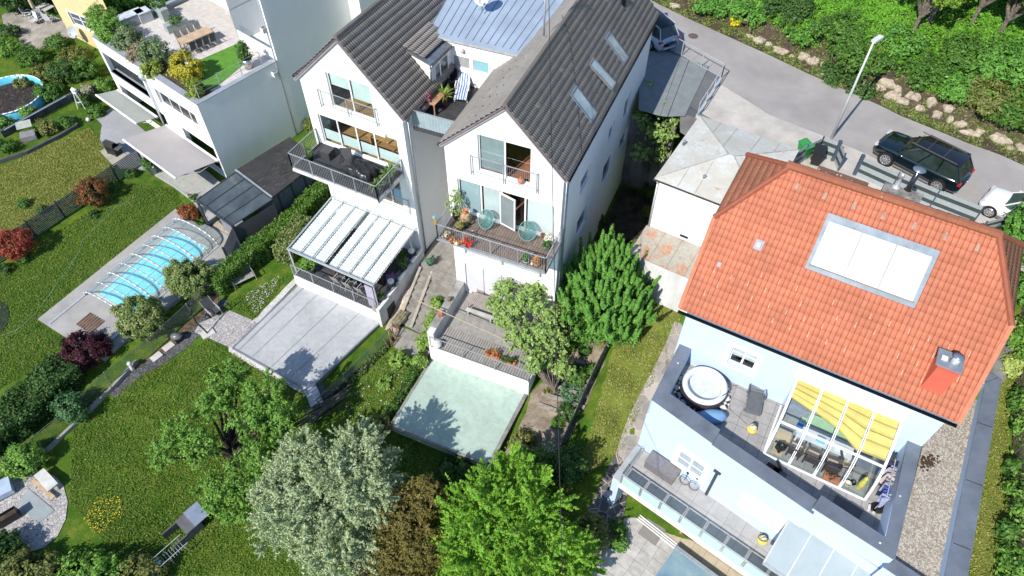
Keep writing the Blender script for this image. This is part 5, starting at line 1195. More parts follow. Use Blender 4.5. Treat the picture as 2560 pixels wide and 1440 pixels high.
# passage, stairs and pebble strip between the houses
PASS=brickmat('worn concrete slabs',(.30,.285,.25),(.34,.32,.285),(.17,.16,.14),.9,.9,rot=R(25),ms=.012,var=.22)
b=MB(); zp=-.45
b.prism([Mf.p(-9.0,9)[:2],Mf.p(-9.0,.9)[:2],Mf.p(-8.2,.2)[:2],Mf.p(-6.0,.2)[:2],Mf.p(-6.0,9)[:2]],-2,zp); struct(b,'passage_paving',PASS)
b=MB(); st0=W(1073,668,zp); top=[(1068,650),(1148,655),(1145,690),(1052,668)]
tops=px([(1072,655),(1147,640),(1143,700),(1056,668)],zp); b.prism(tops,-2,zp-.004); struct(b,'landing',PASS)
stair=empty('garden_stairs',W(1065,770,-1),'concrete garden stairs with a central ramp strip between the houses','stairs')
A0_,A1_=W(1054,668,zp),W(1137,700,zp); B0_,B1_=W(1000,805,-1.62),W(1088,850,-1.62); ns=8
for i in range(ns):
    k0,k1=i/ns,(i+1)/ns; zz=zp-.02-(1.15*(i+1)/ns); b=MB(); q=[A0_.lerp(B0_,k0),A1_.lerp(B1_,k0),A1_.lerp(B1_,k1),A0_.lerp(B0_,k1)]; b.prism([p[:2] for p in q],-2.4,zz); part(b,'step',mat('stair concrete',(.31,.295,.26),.9,.2,2,.3),stair)
for k in (-.03,.32):
    a=A0_.lerp(A1_,k);c=B0_.lerp(B1_,k); b=MB(); b.bar(Vector((a.x,a.y,zp-.02)),Vector((c.x,c.y,-1.6)),.16,.16); part(b,'ramp_strip',mat('ramp concrete',(.40,.36,.31),.85,.15,2),stair)
dpx('pebble_bed',BPEB,[(1042,640),(1068,650),(1052,668),(998,808),(988,832),(962,826),(985,770),(1015,712)],off=.07)
dpx('lower_path',PASS,[(985,812),(1090,855),(1060,905),(1010,890),(985,868)],off=.05)
# green roofed slab and its surrounds
gz_=-1.87; gq=px([(1080,897),(1318,980),(1222,1162),(975,1066)],gz_)
gf=empty('flat_roof',(*gq[0],-3),'pale green felt covered flat roof in front of the stone terrace','flat roof')
GREEN=felt('pale green felt',(.38,.49,.43),(.32,.41,.36))
b=MB(); b.prism(gq,-3.6,gz_); part(b,'roof_deck',GREEN,gf)
b=MB()
for i in range(4): p,q=gq[i],gq[(i+1)%4]; b.bar((*p,gz_-.03),(*q,gz_-.03),.14 if i!=1 else .2,.1)
part(b,'edge_trim',mat('grey edge',(.27,.27,.26),.7,.2,3),gf)
b=MB()
for k in (.22,.5,.78):
    p=inset(gq[0],gq[1],k);q=inset(gq[3],gq[2],k)
    for a,c in ((0,.09),(.9,1.)): b.bar((*inset(p,q,a),gz_+.01),(*inset(p,q,c),gz_+.01),.03,.02)
part(b,'clip',mat('pale clip',(.55,.53,.45),.6),gf)
# ---- swimming pool with sliding enclosure
pz=-1.33; Pl=Fr(W(214,738,pz),0); d=W(435,558,pz)-W(214,738,pz); Pl=Fr(W(214,738,pz),math.degrees(math.atan2(d.y,d.x))); PL=d.length
w1=-Pl.onz(552,632,pz)[1]; w2=-Pl.onz(310,795,pz)[1]; PW=(w1+w2)/2
b=MB(); sl_=[Pl.p(-2.6,.95),Pl.p(PL+1.0,.95),Pl.p(PL+1.0,-PW-1.5),Pl.p(-2.6,-PW-.6)]; b.prism([p[:2] for p in sl_],-1.9,pz)
POOLS=mat('pool paving',(.36,.35,.33),.8,.1,.8,fine=.08); struct(b,'pool_surround',POOLS)
wm,nt_,bb=_new('pool water'); v_=coord(nt_); cc_=ramp(nt_,noise(nt_,v_,2.2,4,.6,1.2),[(.3,(.12,.58,.66)),(.55,(.20,.68,.74)),(.75,(.36,.78,.82))]); nt_.links.new(cc_,bb.inputs['Base Color']); bb.inputs['Roughness'].default_value=.08; bumpn(nt_,bb,noise(nt_,v_,5,3),.25,.03)
b=MB(); w0,wb=Pl.onz(243,739,pz),Pl.onz(533,627,pz); b.bx(Pl,.45,PL-.55,-PW+.45,-.62,pz-.3,pz+.006); struct(b,'pool_water',wm)
b=MB()
for a in ((.33,PL-.43,-.62,-.5),(.33,PL-.43,-PW+.33,-PW+.45),(.33,.45,-PW+.45,-.62),(PL-.55,PL-.43,-PW+.45,-.62)): b.bx(Pl,*a,pz,pz+.03)
struct(b,'pool_coping',mat('pale coping',(.55,.54,.5),.7,.06,2))
en=empty('pool_enclosure',Pl.p(PL/2,-PW/2,pz),'long arched clear telescopic enclosure over the blue swimming pool','pool enclosure')
def arch(s,h,n=12): return [Pl.p(s,-PW*(.5-.5*math.cos(math.pi*i/n)),pz+.05+h*math.sin(math.pi*i/n)**.9) for i in range(n+1)]
for i in range(9):
    s=PL*i/8; h=.80+.03*(i//2); b=MB(); b.path(arch(s,h),.055 if i%2==0 else .035,6); part(b,'rib',ALUL,en,True)
b=MB()
for k in (3,6,9):
    for i in range(8): a=arch(PL*i/8,.80+.03*(i//2))[k]; c=arch(PL*(i+1)/8,.80+.03*(i//2))[k]; b.tube(a,c,.02,5)
for tt in (.03,-PW-.03): b.bar(Pl.p(-2.5,tt,pz+.03),Pl.p(PL+.1,tt,pz+.03),.12,.05)
part(b,'rails',ALUL,en)
for i in range(8):
    h=.80+.03*(i//2); a=arch(PL*i/8,h);c=arch(PL*(i+1)/8,h); b=MB(); n=len(a); b.add(a+c,[(j,j+1,n+j+1,n+j) for j in range(n-1)]); part(b,'clear_panel',glassmat('milky polycarbonate',(.94,.97,.97),.03,.94,milky=.13,mc=(.8,.86,.86)),en,True)
b=MB(); a=arch(PL,.88); b.add(a,[tuple(range(len(a)))]); part(b,'end_panel',CLEAR,en)
gr_=empty('grate',Pl.p(-1.3,-1.9,pz),'wooden slatted grate in the pool paving','grate')
for i in range(7): b=MB(); b.bx(Pl,-1.75,-.75,-2.6+i*.19,-2.47+i*.19,pz+.002,pz+.03); part(b,'slat',WOODD,gr_)
# blue round pool, top left
rc=W(18,238,-.15); rp_=empty('round_pool',(rc.x,rc.y,-1),'round blue splash pool half filled with dark leaves','pool'); rad=(W(108,215,-.15)-rc).length
b=MB(); n=40; V=[]
for rr_2,zz in ((rad,-1.0),(rad,-.1),(rad-.09,-.1),(rad-.1,-.95)): V+=[(rc.x+rr_2*math.cos(2*math.pi*i/n),rc.y+rr_2*math.sin(2*math.pi*i/n),zz) for i in range(n)]
b.add(V,[(j*n+i,j*n+(i+1)%n,(j+1)*n+(i+1)%n,(j+1)*n+i) for j in range(3) for i in range(n)]); part(b,'liner',mat('blue liner',(.10,.50,.70),.4,.1,2),rp_,True)
b=MB(); b.lathe((rc.x,rc.y,-.11),[(rad-.12,0),(rad+.05,.01),(rad+.05,.06),(rad-.12,.05)],40); 
b=MB(); b.path([(rc.x+rad*math.cos(2*math.pi*i/40),rc.y+rad*math.sin(2*math.pi*i/40),-.09) for i in range(41)],.05,6); part(b,'rim',PVC,rp_,True)
b=MB(); b.lathe((rc.x,rc.y,-.62),[(rad-.11,0),(rad-.11,.02)],40); part(b,'leaf_mat',voromat('rotting leaves',(.03,.015,.01),(.09,.05,.035),(.01,.01,.008),4,.2),rp_)
# retaining wall next to it
q=[W(0,330,-.4),W(165,240,-.4),W(270,195,-.4)]; b=MB(); 
for a,c in zip(q[:-1],q[1:]): b.bar(Vector((a.x,a.y,-.9)),Vector((c.x,c.y,-.9)),.2,1.1)
tag(b.build('retaining_wall',mat('stained dark concrete',(.10,.10,.105),.9,.5,1.5,.3,c2=(.03,.03,.03),fine=.2)),'stained dark concrete retaining wall below the round pool','wall')
b=MB(); a=W(10,325,-.3);c=W(165,240,-.3); b.bar(Vector((a.x,a.y,-.32)),Vector((c.x,c.y,-.32)),.1,.05); tag(b.build('hand_rail',mat('blue grey rail',(.25,.33,.42),.4)),'blue grey rail lying along the dark retaining wall','rail')
# yellow house corner
YF=Fr(W(258,112,0)[:2],-39.4)
yh=empty('yellow_house',YF.p(-1,1,0),'corner of a yellow house with white framed window','house')
YW=mat('cream yellow render',(.70,.55,.30),.85,.05,1.5,.2)
yo=W(180,95,-.3); yr=W(262,125,-.2); Y1=Fr(yo[:2],math.degrees(math.atan2(yr.y-yo.y,yr.x-yo.x)))
LY=(Vector(yr[:2])-Vector(yo[:2])).length
wy0=Y1.ont(168,28,0); wy1=Y1.ont(235,80,0)
b=MB(); hs=[(max(.2,min(wy0[0],wy1[0])),min(LY+2,max(wy0[0],wy1[0])),min(wy0[1],wy1[1]),max(wy0[1],wy1[1]))]
wall(b,Y1.p(0,0),Y1.p(LY+3,0),-1.5,6,hs,rec=.2); wall(b,Y1.p(0,8),Y1.p(0,0),-1.5,6); part(b,'wall',YW,yh)
h=hs[0]; window(yh,Y1,h[0],h[1],h[2],h[3],.1,mull=(.5,),trans=(.5,),fw=.08,pane=mat('dark pane3',(.1,.13,.16),.1),lab='white cross window of the yellow house')
b=MB()
for a in ((h[0]-.12,h[0],h[2]-.12,h[3]+.12),(h[1],h[1]+.12,h[2]-.12,h[3]+.12),(h[0],h[1],h[3],h[3]+.12),(h[0],h[1],h[2]-.12,h[2])): b.bx(Y1,a[0],a[1],-.03,-.002,a[2],a[3])
part(b,'window_surround',PVC,yh)
dpx('stone_terrace',mat('pale stone paving',(.42,.38,.32),.9,.2,1.2,.3,fine=.2),[(5,40),(60,10),(180,60),(185,95),(130,112),(105,125),(60,130),(20,105)],off=.06)
dish(W(198,110,.0)+Vector((0,0,.3)),.42,-math.pi/2,'satellite_dish','grey satellite dish on the yellow house wall',elev=.5,m=mat('dish dark',(.42,.45,.46),.5,.06,2))
# ================================================================ small builders
def rot2(x,y,a): return x*math.cos(a)-y*math.sin(a),x*math.sin(a)+y*math.cos(a)
class At:
    """local frame on a point, turned by a; z up"""
    def __init__(s,p,a): s.p=Vector(p); s.a=a; s.F=Fr((p[0],p[1]),math.degrees(a))
    def __call__(s,x,y,z=0.): return s.F.p(x,y,s.p.z+z)
    def bx(s,b,x0,x1,y0,y1,z0,z1): return b.bx(s.F,x0,x1,y0,y1,s.p.z+z0,s.p.z+z1)
LG=leafmat('pot plant leaf',(.07,.16,.03),(.03,.08,.015))
def plantpot(p,r,h,m,label,cat='potted plant',n=500,pr=None,ph=None,leaf=.07,lm=None,group=None,name='potted_plant',strap=False,square=False):
    e=empty(name,p,label,cat,group); b=MB()
    if square: b.box(Vector(p)+Vector((0,0,h/2)),(2*r,2*r,h),.5)
    else: b.lathe(p,[(r*.72,0),(r,h*.94),(r*1.08,h*.95),(r*1.08,h),(r*.9,h),(r*.88,h*.9)],16)
    part(b,'pot',m,e,not square)
    b=MB(); b.lathe(Vector(p)+Vector((0,0,h*.86)),[(r*.87,0),(r*.85,.02)],12); part(b,'soil',SOIL,e)
    if n:
        pr=pr or r*1.5; ph=ph or r*1.4
        if strap:
            b=MB(); rr=random.Random(int(p[0]*100)); o=Vector(p)+Vector((0,0,h))
            for i in range(n):
                a=rr.uniform(0,6.28); el=rr.uniform(.2,1.3); L_=pr*rr.uniform(.7,1.2); d=Vector((math.cos(a)*math.cos(el),math.sin(a)*math.cos(el),math.sin(el))); s=Vector((-math.sin(a),math.cos(a),0))*leaf*.5
                m1=o+d*L_*.55; m2=o+d*L_+Vector((0,0,-L_*.25*math.cos(el))); b.add([o-s*.5,o+s*.5,m1+s,m1-s],[(0,1,2,3)]); b.add([m1-s,m1+s,m2],[(0,1,2)])
            part(b,'leaves',lm or LG,e)
        else: foliage('leaves',lm or LG,e,[(p[0],p[1],p[2]+h+ph*.75,pr,pr,ph)],n,leaf,max(.12,pr*.4),seed=int(abs(p[0])*77)%999,low=-.9)
    return e
def slingchair(p,a,label,name='sling_chair',fm=None,sm=None,w=.58,arms=True,recl=.35,cat='chair',group=None,seat=.42):
    A=At(p,a); e=empty(name,p,label,cat,group); fm=fm or ALUL; sm=sm or mat('charcoal mesh cloth',(.06,.062,.068),.8,.1,4)
    b=MB(); b.slab([A(-w/2,-.25,seat),A(w/2,-.25,seat),A(w/2,.25,seat-.04),A(-w/2,.25,seat-.04)],.02); part(b,'seat',sm,e)
    b=MB(); b.slab([A(-w/2,.24,seat),A(w/2,.24,seat),A(w/2,.24+recl,seat+.62),A(-w/2,.24+recl,seat+.62)],.02); part(b,'backrest',sm,e)
    for sx in (-1,1):
        x=sx*w/2; b=MB(); b.tube(A(x,-.27,0),A(x,-.22,seat+.2),.014,5); part(b,'leg',fm,e); b=MB(); b.tube(A(x,.35,0),A(x,.1,seat+.2),.014,5); part(b,'leg',fm,e)
        b=MB(); b.tube(A(x,-.25,seat),A(x,.24,seat-.03),.014,5); b.tube(A(x,.24,seat-.03),A(x,.24+recl,seat+.64),.014,5)
        if arms: b.bar(A(x,-.25,seat+.2),A(x,.33,seat+.22),.05,.02)
        part(b,'side_frame',fm,e)
    return e
def table(p,a,L_,w_,h,label,m,leg=.07,slats=0,name='table',cat='table'):
    A=At(p,a); e=empty(name,p,label,cat); b=MB()
    if slats:
        n=slats
        for i in range(n): x0=-L_/2+L_*i/n; A.bx(b,x0+.01,x0+L_/n-.01,-w_/2,w_/2,h-.03,h)
    else: A.bx(b,-L_/2,L_/2,-w_/2,w_/2,h-.045,h)
    part(b,'tabletop',m,e)
    for x in (-1,1):
        for y in (-1,1): b=MB(); cx_,cy_=x*(L_/2-leg),y*(w_/2-leg); A.bx(b,cx_-leg/2,cx_+leg/2,cy_-leg/2,cy_+leg/2,0,h-.046); part(b,'leg',m,e)
    return e
def globe(p,label,r=.2,h=.42,group='globe lamps on the stepped wall'):
    e=empty('globe_lamp',p,label,'garden lamp',group); b=MB(); b.box(Vector(p)+Vector((0,0,h/2)),(.42,.42,h),.6); part(b,'planter',mat('anthracite planter',(.035,.04,.05),.4,.1,3),e)
    b=MB(); b.ball(Vector(p)+Vector((0,0,h+r*.7)),r,1,20,12); part(b,'globe',mat('white globe',(.75,.75,.74),.25,.03,2),e,True)
# ---------------------------------------------------------------- left house furniture
zb=6.0
def LB(u,v,z=6.0): s,t=Lf.onz(u,v,z); return Lf.p(s,t,z)
e=empty('cube_table',LB(822,392),'small dark wicker cube at the left end of the charcoal balcony','side table'); A=At(LB(822,392),Lf.a); b=MB(); A.bx(b,-.3,.3,-.28,.28,0,.5); part(b,'body',mat('dark wicker',(.05,.05,.055),.8,.2,20,.4,120),e); b=MB(); A.bx(b,-.31,.31,-.29,.29,.501,.53); part(b,'tabletop',mat('dark wicker lid',(.075,.075,.08),.7,.1,20),e)
slingchair(LB(868,418),Lf.a+.4,'dark wicker armchair beside the black covered furniture','wicker_chair',fm=mat('dark wicker',(.05,.05,.055)),w=.6,recl=.15,seat=.4)
def cover(p,a,Lx,Ly,h,label):
    A=At(p,a); nx2,ny2=26,20; V=[]; rr=np.random.default_rng(3)
    for j in range(ny2+1):
        for i in range(nx2+1):
            x=(i/nx2*2-1); y=(j/ny2*2-1); r=max(abs(x),abs(y)); edge=max(0,(r-.72)/.28); z=h*(1-edge**1.3)+.05*math.sin(x*6+y*3)*math.cos(y*5-x*2)*(1-edge)+.07*abs(math.sin(x*7+y*9))*edge*(1-edge)*4
            k=1+.1*edge*math.sin(9*math.atan2(y,x)); V.append(A(x*Lx/2*k*(.86+.14*edge),y*Ly/2*k*(.86+.14*edge),max(.02,z-.12*(x>.1)*(1-edge)*h)))
    b=MB(); w1=nx2+1; b.add(V,[(j*w1+i,j*w1+i+1,(j+1)*w1+i+1,(j+1)*w1+i) for j in range(ny2) for i in range(nx2)])
    return tag(b.build('furniture_cover',mat('black tarpaulin',(.02,.02,.023),.28,.2,6,.5,18,spec=.6),None,True),label,'furniture cover')
cover(LB(908,440),Lf.a,1.75,1.35,.72,'crumpled black tarpaulin over furniture on the charcoal balcony')
tr=empty('trough_planter',LB(985,465),'long dark trough of spiky green plants at the balcony corner','planter'); A=At(Lf.p(1.35,-1.25,6),Lf.a); b=MB(); A.bx(b,-.2,.2,-.95,.95,0,.45); part(b,'trough',ANTH,tr)
for k,(y,sc_) in enumerate(((-.75,.55),(-.3,.5),(.35,.55),(.7,.6))):
    b=MB(); rr=random.Random(k); o=A(0,y,.45)
    for i in range(60):
        a=rr.uniform(0,6.28);el=rr.uniform(.1,1.35);L_=sc_*rr.uniform(.6,1.1);d=Vector((math.cos(a)*math.cos(el),math.sin(a)*math.cos(el),math.sin(el)));s=Vector((-math.sin(a),math.cos(a),0))*.022
        m2=o+d*L_+Vector((0,0,-.1)); b.add([o-s,o+s,o+d*L_*.6+s*1.3,o+d*L_*.6-s*1.3],[(0,1,2,3)]); b.add([o+d*L_*.6-s*1.3,o+d*L_*.6+s*1.3,m2],[(0,1,2)])
    part(b,'spiky_leaves',leafmat('yucca leaf',(.16,.26,.07),(.05,.11,.03)),tr)
plantpot(LB(778,400),.17,.35,BLACK,'black pot with bright ferny plant at the left corner of the charcoal balcony',n=250,leaf=.05)
zz=LZ
def LD(s,t,z=0): return Lf.p(s,t,LZ+z)
table(LD(-.3,-3.2),Lf.a,3.0,.95,.75,'long brown dining table under the pergola',mat('reddish table',(.22,.10,.055),.5,.2,2))
for i in range(3): slingchair(LD(-1.1+i*.85,-4.0),Lf.a+math.pi,('leftmost','middle','rightmost')[i]+' of the three beige mesh chairs at the railing side of the pergola table',sm=mat('beige mesh',(.33,.31,.27),.8,.05,4),w=.52,recl=.2,group='mesh chairs along the pergola table')
for i in range(3): slingchair(LD(-1.1+i*.85,-2.35),Lf.a,('left','centre','right')[i]+'-hand beige mesh chair on the house side of the pergola table',sm=mat('beige mesh',(.33,.31,.27)),w=.52,recl=.2,group='mesh chairs along the pergola table')
plantpot(LD(-3.2,-4.1),.22,.5,mat('grey stone pot',(.35,.35,.36),.7,.1,4),'grey pot with a leafy bush at the left end of the pergola railing',n=700,pr=.42,ph=.45,leaf=.09,lm=leafmat('fresh leaf',(.16,.30,.05),(.06,.14,.02)))
CURTN=mat('lilac grey curtain',(.60,.58,.68),.85,.08,4)
b=MB(); V=[]
for j in range(13): x=1.35+j*.045; V+=[Lf.p(x,-4.55+.05*(j%2),LZ),Lf.p(x,-4.55+.05*(j%2),LZ+1.9)]
b.add(V,[(2*j,2*j+2,2*j+3,2*j+1) for j in range(12)]); tag(b.build('curtain',CURTN),'pale lilac curtain gathered at the right pergola post','curtain')
sw=[(2.27,-.75),(2.27,-3.0)]
globe(Lf.p(2.0,-.75,LZ+.82),'white globe on a dark cube, nearer the house wall'); globe(Lf.p(2.0,-3.05,LZ+.42),'white globe on a dark cube, nearer the lilac flowers')
plantpot(Lf.p(2.0,-1.75,LZ+.62),.18,.42,mat('anthracite planter',(.035,.04,.05)),'square dark planter with a green shrub between the two globe lamps',n=400,pr=.25,ph=.4,square=True)
plantpot(Lf.p(1.75,-2.6,LZ+.42),.18,.2,TERRA,'bowl of lilac flowers beside the lower globe lamp',n=260,pr=.3,ph=.2,leaf=.06,lm=leafmat('lilac petals',(.35,.22,.55),(.08,.15,.05)))
plantpot(Lf.p(2.0,-4.1,LZ+.38),.18,.42,mat('anthracite planter',(.035,.04,.05)),'square dark planter with sparse yucca at the low end of the stepped wall',n=26,pr=.4,leaf=.05,strap=True,square=True)
plantpot(W(1076,660,-.42),.22,.3,mat('dark bowl',(.05,.06,.065),.5),'dark round pot with blue green plant at the foot of the downpipe',n=450,pr=.28,ph=.2,leaf=.06,lm=leafmat('blue green leaf',(.10,.22,.13),(.04,.10,.06)))
# crates of timber below the barred window
wp=empty('timber_bench',WT(1000,805),'rough old plank bench below the barred window','bench'); A=At(WT(1002,808),Lf.a+math.pi/2)
for i in range(4): b=MB(); A.bx(b,-.55,.55,-.3+i*.16,-.17+i*.16,.5,.54); part(b,'plank',mat('mossy plank',(.27,.24,.15),.9,.3,4),wp)
for x in (-.45,.45): b=MB(); A.bx(b,x-.04,x+.04,-.28,.28,0,.49); part(b,'trestle',WOODD,wp)
bp_=WT(985,860); b=MB(); rr=random.Random(2)
for i in range(7):
    a=bp_+Vector((rr.uniform(-.3,.3),rr.uniform(-.3,.4),.05)); b.tube(a,a+Vector((rr.uniform(-.6,.3),rr.uniform(-.2,.5),rr.uniform(.6,1.2))),.03,5)
tag(b.build('timber_pile',mat('raw timber',(.36,.22,.12),.8,.3,4)),'leaning bundle of brown timber offcuts at the felt roof corner','timber')
# wood stack and concrete block at the bottom corner of the grey roof
cb=empty('stone_block',W(785,1000,-2.2),'white weathered block leaning at the bottom corner of the grey felt roof','block'); A=At(W(790,1005,-2.5),.5); b=MB(); A.bx(b,-.35,.35,-.75,.75,0,.9); part(b,'block',mat('weathered white',(.62,.63,.66),.9,.3,3,.3),cb); b=MB(); A.bx(b,.36,.7,-.3,.5,0,.8); part(b,'dark_box',ANTH,cb)
b=MB(); rr=random.Random(8); p0,p1=WT(760,1065),WT(850,1000)
for i in range(46):
    k=rr.uniform(0,.5); a=p0.lerp(p1,k)+Vector((rr.uniform(-.35,.35),rr.uniform(-.35,.35),rr.uniform(.05,.7))); d=(p1-p0).normalized(); b.tube(a,a+d*rr.uniform(1.2,2.2)+Vector((rr.uniform(-.2,.2),rr.uniform(-.2,.2),rr.uniform(-.1,.1))),rr.uniform(.015,.035),4)
tag(b.build('brushwood_heap',mat('grey sticks',(.20,.18,.16),.9,.4,6)),'heap of cut grey branches below the felt roof corner','brushwood',kind='stuff')
# ---------------------------------------------------------------- courtyard between the gables
def CY(u,v,z=8.9): return W(u,v,z)
rl=[Mf.p(-8.9,2.15,8.9),Mf.p(-6.3,2.15,8.9)]; r_=empty('terrace_railing',rl[0],'corrugated metal railing panel of the roof courtyard','railing')
b=MB(); V=[]; n=30
for j in range(n+1): p=rl[0].lerp(rl[1],j/n)+Vector((0,.03*(j%2),0)); V+=[p,p+Vector((0,0,.95))]
b.add(V,[(2*j,2*j+2,2*j+3,2*j+1) for j in range(n)]); part(b,'panel',mat('blue metal panel',(.34,.42,.46),.4,.1,2),r_); b=MB(); b.bar(rl[0]+Vector((0,0,.98)),rl[1]+Vector((0,0,.98)),.06,.04); part(b,'hand_rail',ALU,r_)
table(CY(1090,270),Lf.a+math.pi/2,1.3,.75,.72,'small wooden table in the roof courtyard beside the railing',mat('orange wood',(.50,.28,.17),.6,.15,2))
plantpot(CY(1112,262),.17,.5,TERRA,'arching green palm lily behind the courtyard table',n=70,pr=.75,leaf=.05,strap=True,lm=leafmat('lime strap leaf',(.30,.42,.08),(.12,.2,.03)))
plantpot(CY(1072,256,9.62),.08,.14,PVC,'pink orchid in a white pot on the courtyard table',n=60,pr=.1,ph=.25,leaf=.05,lm=leafmat('orchid pink',(.65,.12,.25),(.25,.06,.08)))
b=MB(); A=At(CY(1058,272,9.62),.4); A.bx(b,-.14,.14,-.1,.1,0,.1); tag(b.build('storage_basket',mat('dark basket',(.1,.08,.09),.8)),'small dark basket on the courtyard table','basket')
def lounger(p,a,label,stripe=None,fm=None,name='sun_lounger',slat=False,back=.75):
    A=At(p,a); e=empty(name,p,label,'sun lounger'); fm=fm or PVC
    segs=[(-.95,.32,-.35,.36),(-.35,.36,.25,.34),(.25,.34,.85,back)]
    if slat:
        b=MB()
        for (y0,z0,y1,z1) in segs:
            n=int(abs(y1-y0)/.085)+1
            for i in range(n): k=i/n; y=y0+(y1-y0)*k;z=z0+(z1-z0)*k; k2=(i+.75)/n; yy=y0+(y1-y0)*k2; z2=z0+(z1-z0)*k2; b.slab([A(-.28,y,z),A(.28,y,z),A(.28,yy,z2),A(-.28,yy,z2)],.02)
        part(b,'slats',fm,e)
    else:
        names=('foot_cushion','seat_cushion','back_cushion')
        for i,(y0,z0,y1,z1) in enumerate(segs): b=MB(); b.slab([A(-.27,y0,z0+.06),A(.27,y0,z0+.06),A(.27,y1,z1+.06),A(-.27,y1,z1+.06)],.07); part(b,names[i],stripe,e)
    b=MB()
    for x in (-.31,.31):
        for (y0,z0,y1,z1) in segs: b.bar(A(x,y0,z0),A(x,y1,z1),.05,.05)
    part(b,'frame',fm,e)
    for x in (-.31,.31):
        for y in (-.7,.3): b=MB(); b.bar(A(x,y,.34),A(x*1.1,y,0),.05,.05); part(b,'leg',fm,e)
        b=MB(); b.path([A(x*1.15,-.2,.38),A(x*1.2,-.1,.58),A(x*1.2,.3,.6),A(x*1.15,.4,.45)],.03,6); part(b,'armrest',fm,e)
    return e
def stripemat(name,ang,c1,c2,st):
    m,nt,b=_new(name); v=coord(nt); d=N(nt,'ShaderNodeVectorMath',operation='DOT_PRODUCT'); d.inputs[1].default_value=(math.cos(ang),math.sin(ang),0); nt.links.new(v,d.inputs[0])
    k=N(nt,'ShaderNodeMath',operation='DIVIDE'); k.inputs[1].default_value=st; nt.links.new(d.outputs['Value'],k.inputs[0]); f=N(nt,'ShaderNodeMath',operation='FRACT'); nt.links.new(k.outputs[0],f.inputs[0])
    r=N(nt,'ShaderNodeMath',operation='GREATER_THAN'); r.inputs[1].default_value=.5; nt.links.new(f.outputs[0],r.inputs[0]); nt.links.new(mixc(nt,r.outputs[0],c1,c2),b.inputs['Base Color']); b.inputs['Roughness'].default_value=.8; return m
p=CY(1157,235); la=math.atan2(*(CY(1165,205)-CY(1148,275)).yx)-math.pi/2
lounger(p,la,'white lounger with blue striped cushion in the roof courtyard',stripemat('blue stripes',la,(.62,.66,.70),(.06,.14,.38),.13))
slingchair(CY(1122,225),Mf.a-.3,'black folding chair by the courtyard door',fm=BLACK,sm=BLACK)
b=MB(); t0=Mf.p(-8.1,6.25,10.9); b.ball(Mf.p(-8.05,6.3,11.05),.12,1,12,8); tag(b.build('wall_lamp',mat('frosted lamp',(.5,.5,.48),.3)),'round lamp on the white courtyard wall','lamp')
b=MB()
for k in (0,.45): b.tube(CY(1215,225)+Vector((k,0,0)),CY(1215,225)+Vector((k*.6+.1,.2,1.5)),.02,5)
for k in range(5): b.tube(CY(1215,225)+Vector((.02,.03*k,.3*k)),CY(1215,225)+Vector((.45-.03*k,.03*k,.3*k)),.015,5)
tag(b.build('clothes_horse',PVC),'white drying rack in the far courtyard corner','drying rack')
# ---------------------------------------------------------------- middle house balcony
def MBp(u,v,z=6.0): return W(u,v,z)
def egg(p,a,label):
    e=empty('wire_chair',p,label,'lounge chair','wire basket chairs on the wooden balcony'); A=At(p,a); TE=mat('teal cord',(.16,.33,.32),.5,.08,6); b=MB()
    c0_=Vector((0,.12,.62)); n=30; tilt=.95
    def rimp(k,s=1.,d=0.):
        x=.44*s*math.cos(k); y=.50*s*math.sin(k); zc=d
        return A(x,.12+y*math.cos(tilt)+zc*math.sin(tilt),.58+y*math.sin(tilt)-zc*math.cos(tilt))
    rim=[rimp(2*math.pi*i/n) for i in range(n+1)]; b.path(rim,.018,6); part(b,'rim',TE,e)
    b=MB(); rings=[(1,0),(.85,.13),(.65,.24),(.4,.31),(.15,.34)]
    for s_,d in rings[1:]: b.path([rimp(2*math.pi*i/20,s_,d) for i in range(21)],.008,4)
    for i in range(34):
        k=2*math.pi*i/34; b.path([rimp(k,s_,d) for s_,d in rings],.009,4)
    part(b,'cord_shell',TE,e)
    b=MB(); V=[];m_=24
    for s_,d in rings: V+=[rimp(2*math.pi*i/m_,s_*.99,d*.98) for i in range(m_)]
    b.add(V,[(j*m_+i,j*m_+(i+1)%m_,(j+1)*m_+(i+1)%m_,(j+1)*m_+i) for j in range(4) for i in range(m_)]); part(b,'woven_seat',glassmat('teal weave',milky=.45,mc=(.13,.30,.29),trans=.97),e)
    for x in (-.25,.25):
        for y,z_ in ((-.25,.25),(.35,.5)): b=MB(); b.tube(A(x*.6,y*.3+.05,.28),A(x,y,0),.01,5); part(b,'leg',BLACK,e)
egg(MBp(1212,572),Mf.a-.25,'teal wire basket chair beside the clay figure'); egg(MBp(1318,602),Mf.a+.35,'teal wire basket chair beside the open balcony door, right end')
# big clay amphora figure
p=MBp(1165,555); e=empty('clay_jar',p,'tall two tone clay jar with chimney top on the balcony','jar'); b=MB(); b.lathe(p,[(.2,0),(.27,.15),(.3,.35),(.25,.55),(.17,.68)],18); part(b,'jar',mat('sandy clay',(.48,.33,.20),.8,.3,6,.3),e,True); b=MB(); b.lathe(p+Vector((0,0,.66)),[(.15,0),(.12,.1),(.11,.22),(.15,.25),(.12,.25),(.09,.18)],14); part(b,'neck',TERRA,e,True)
FL={}
def pots(lst):
    for (u,v,r,h,m,lab,n,kw) in lst: plantpot(MBp(u,v),r,h,m,lab,n=n,**kw)
RED=leafmat('red petals',(.65,.04,.03),(.09,.18,.04)); ORG=leafmat('orange petals',(.60,.25,.06),(.14,.22,.05)); PAL=leafmat('pale leaf',(.28,.38,.12),(.12,.2,.06))
WP=mat('white pot',(.68,.68,.66),.5,.05,5)
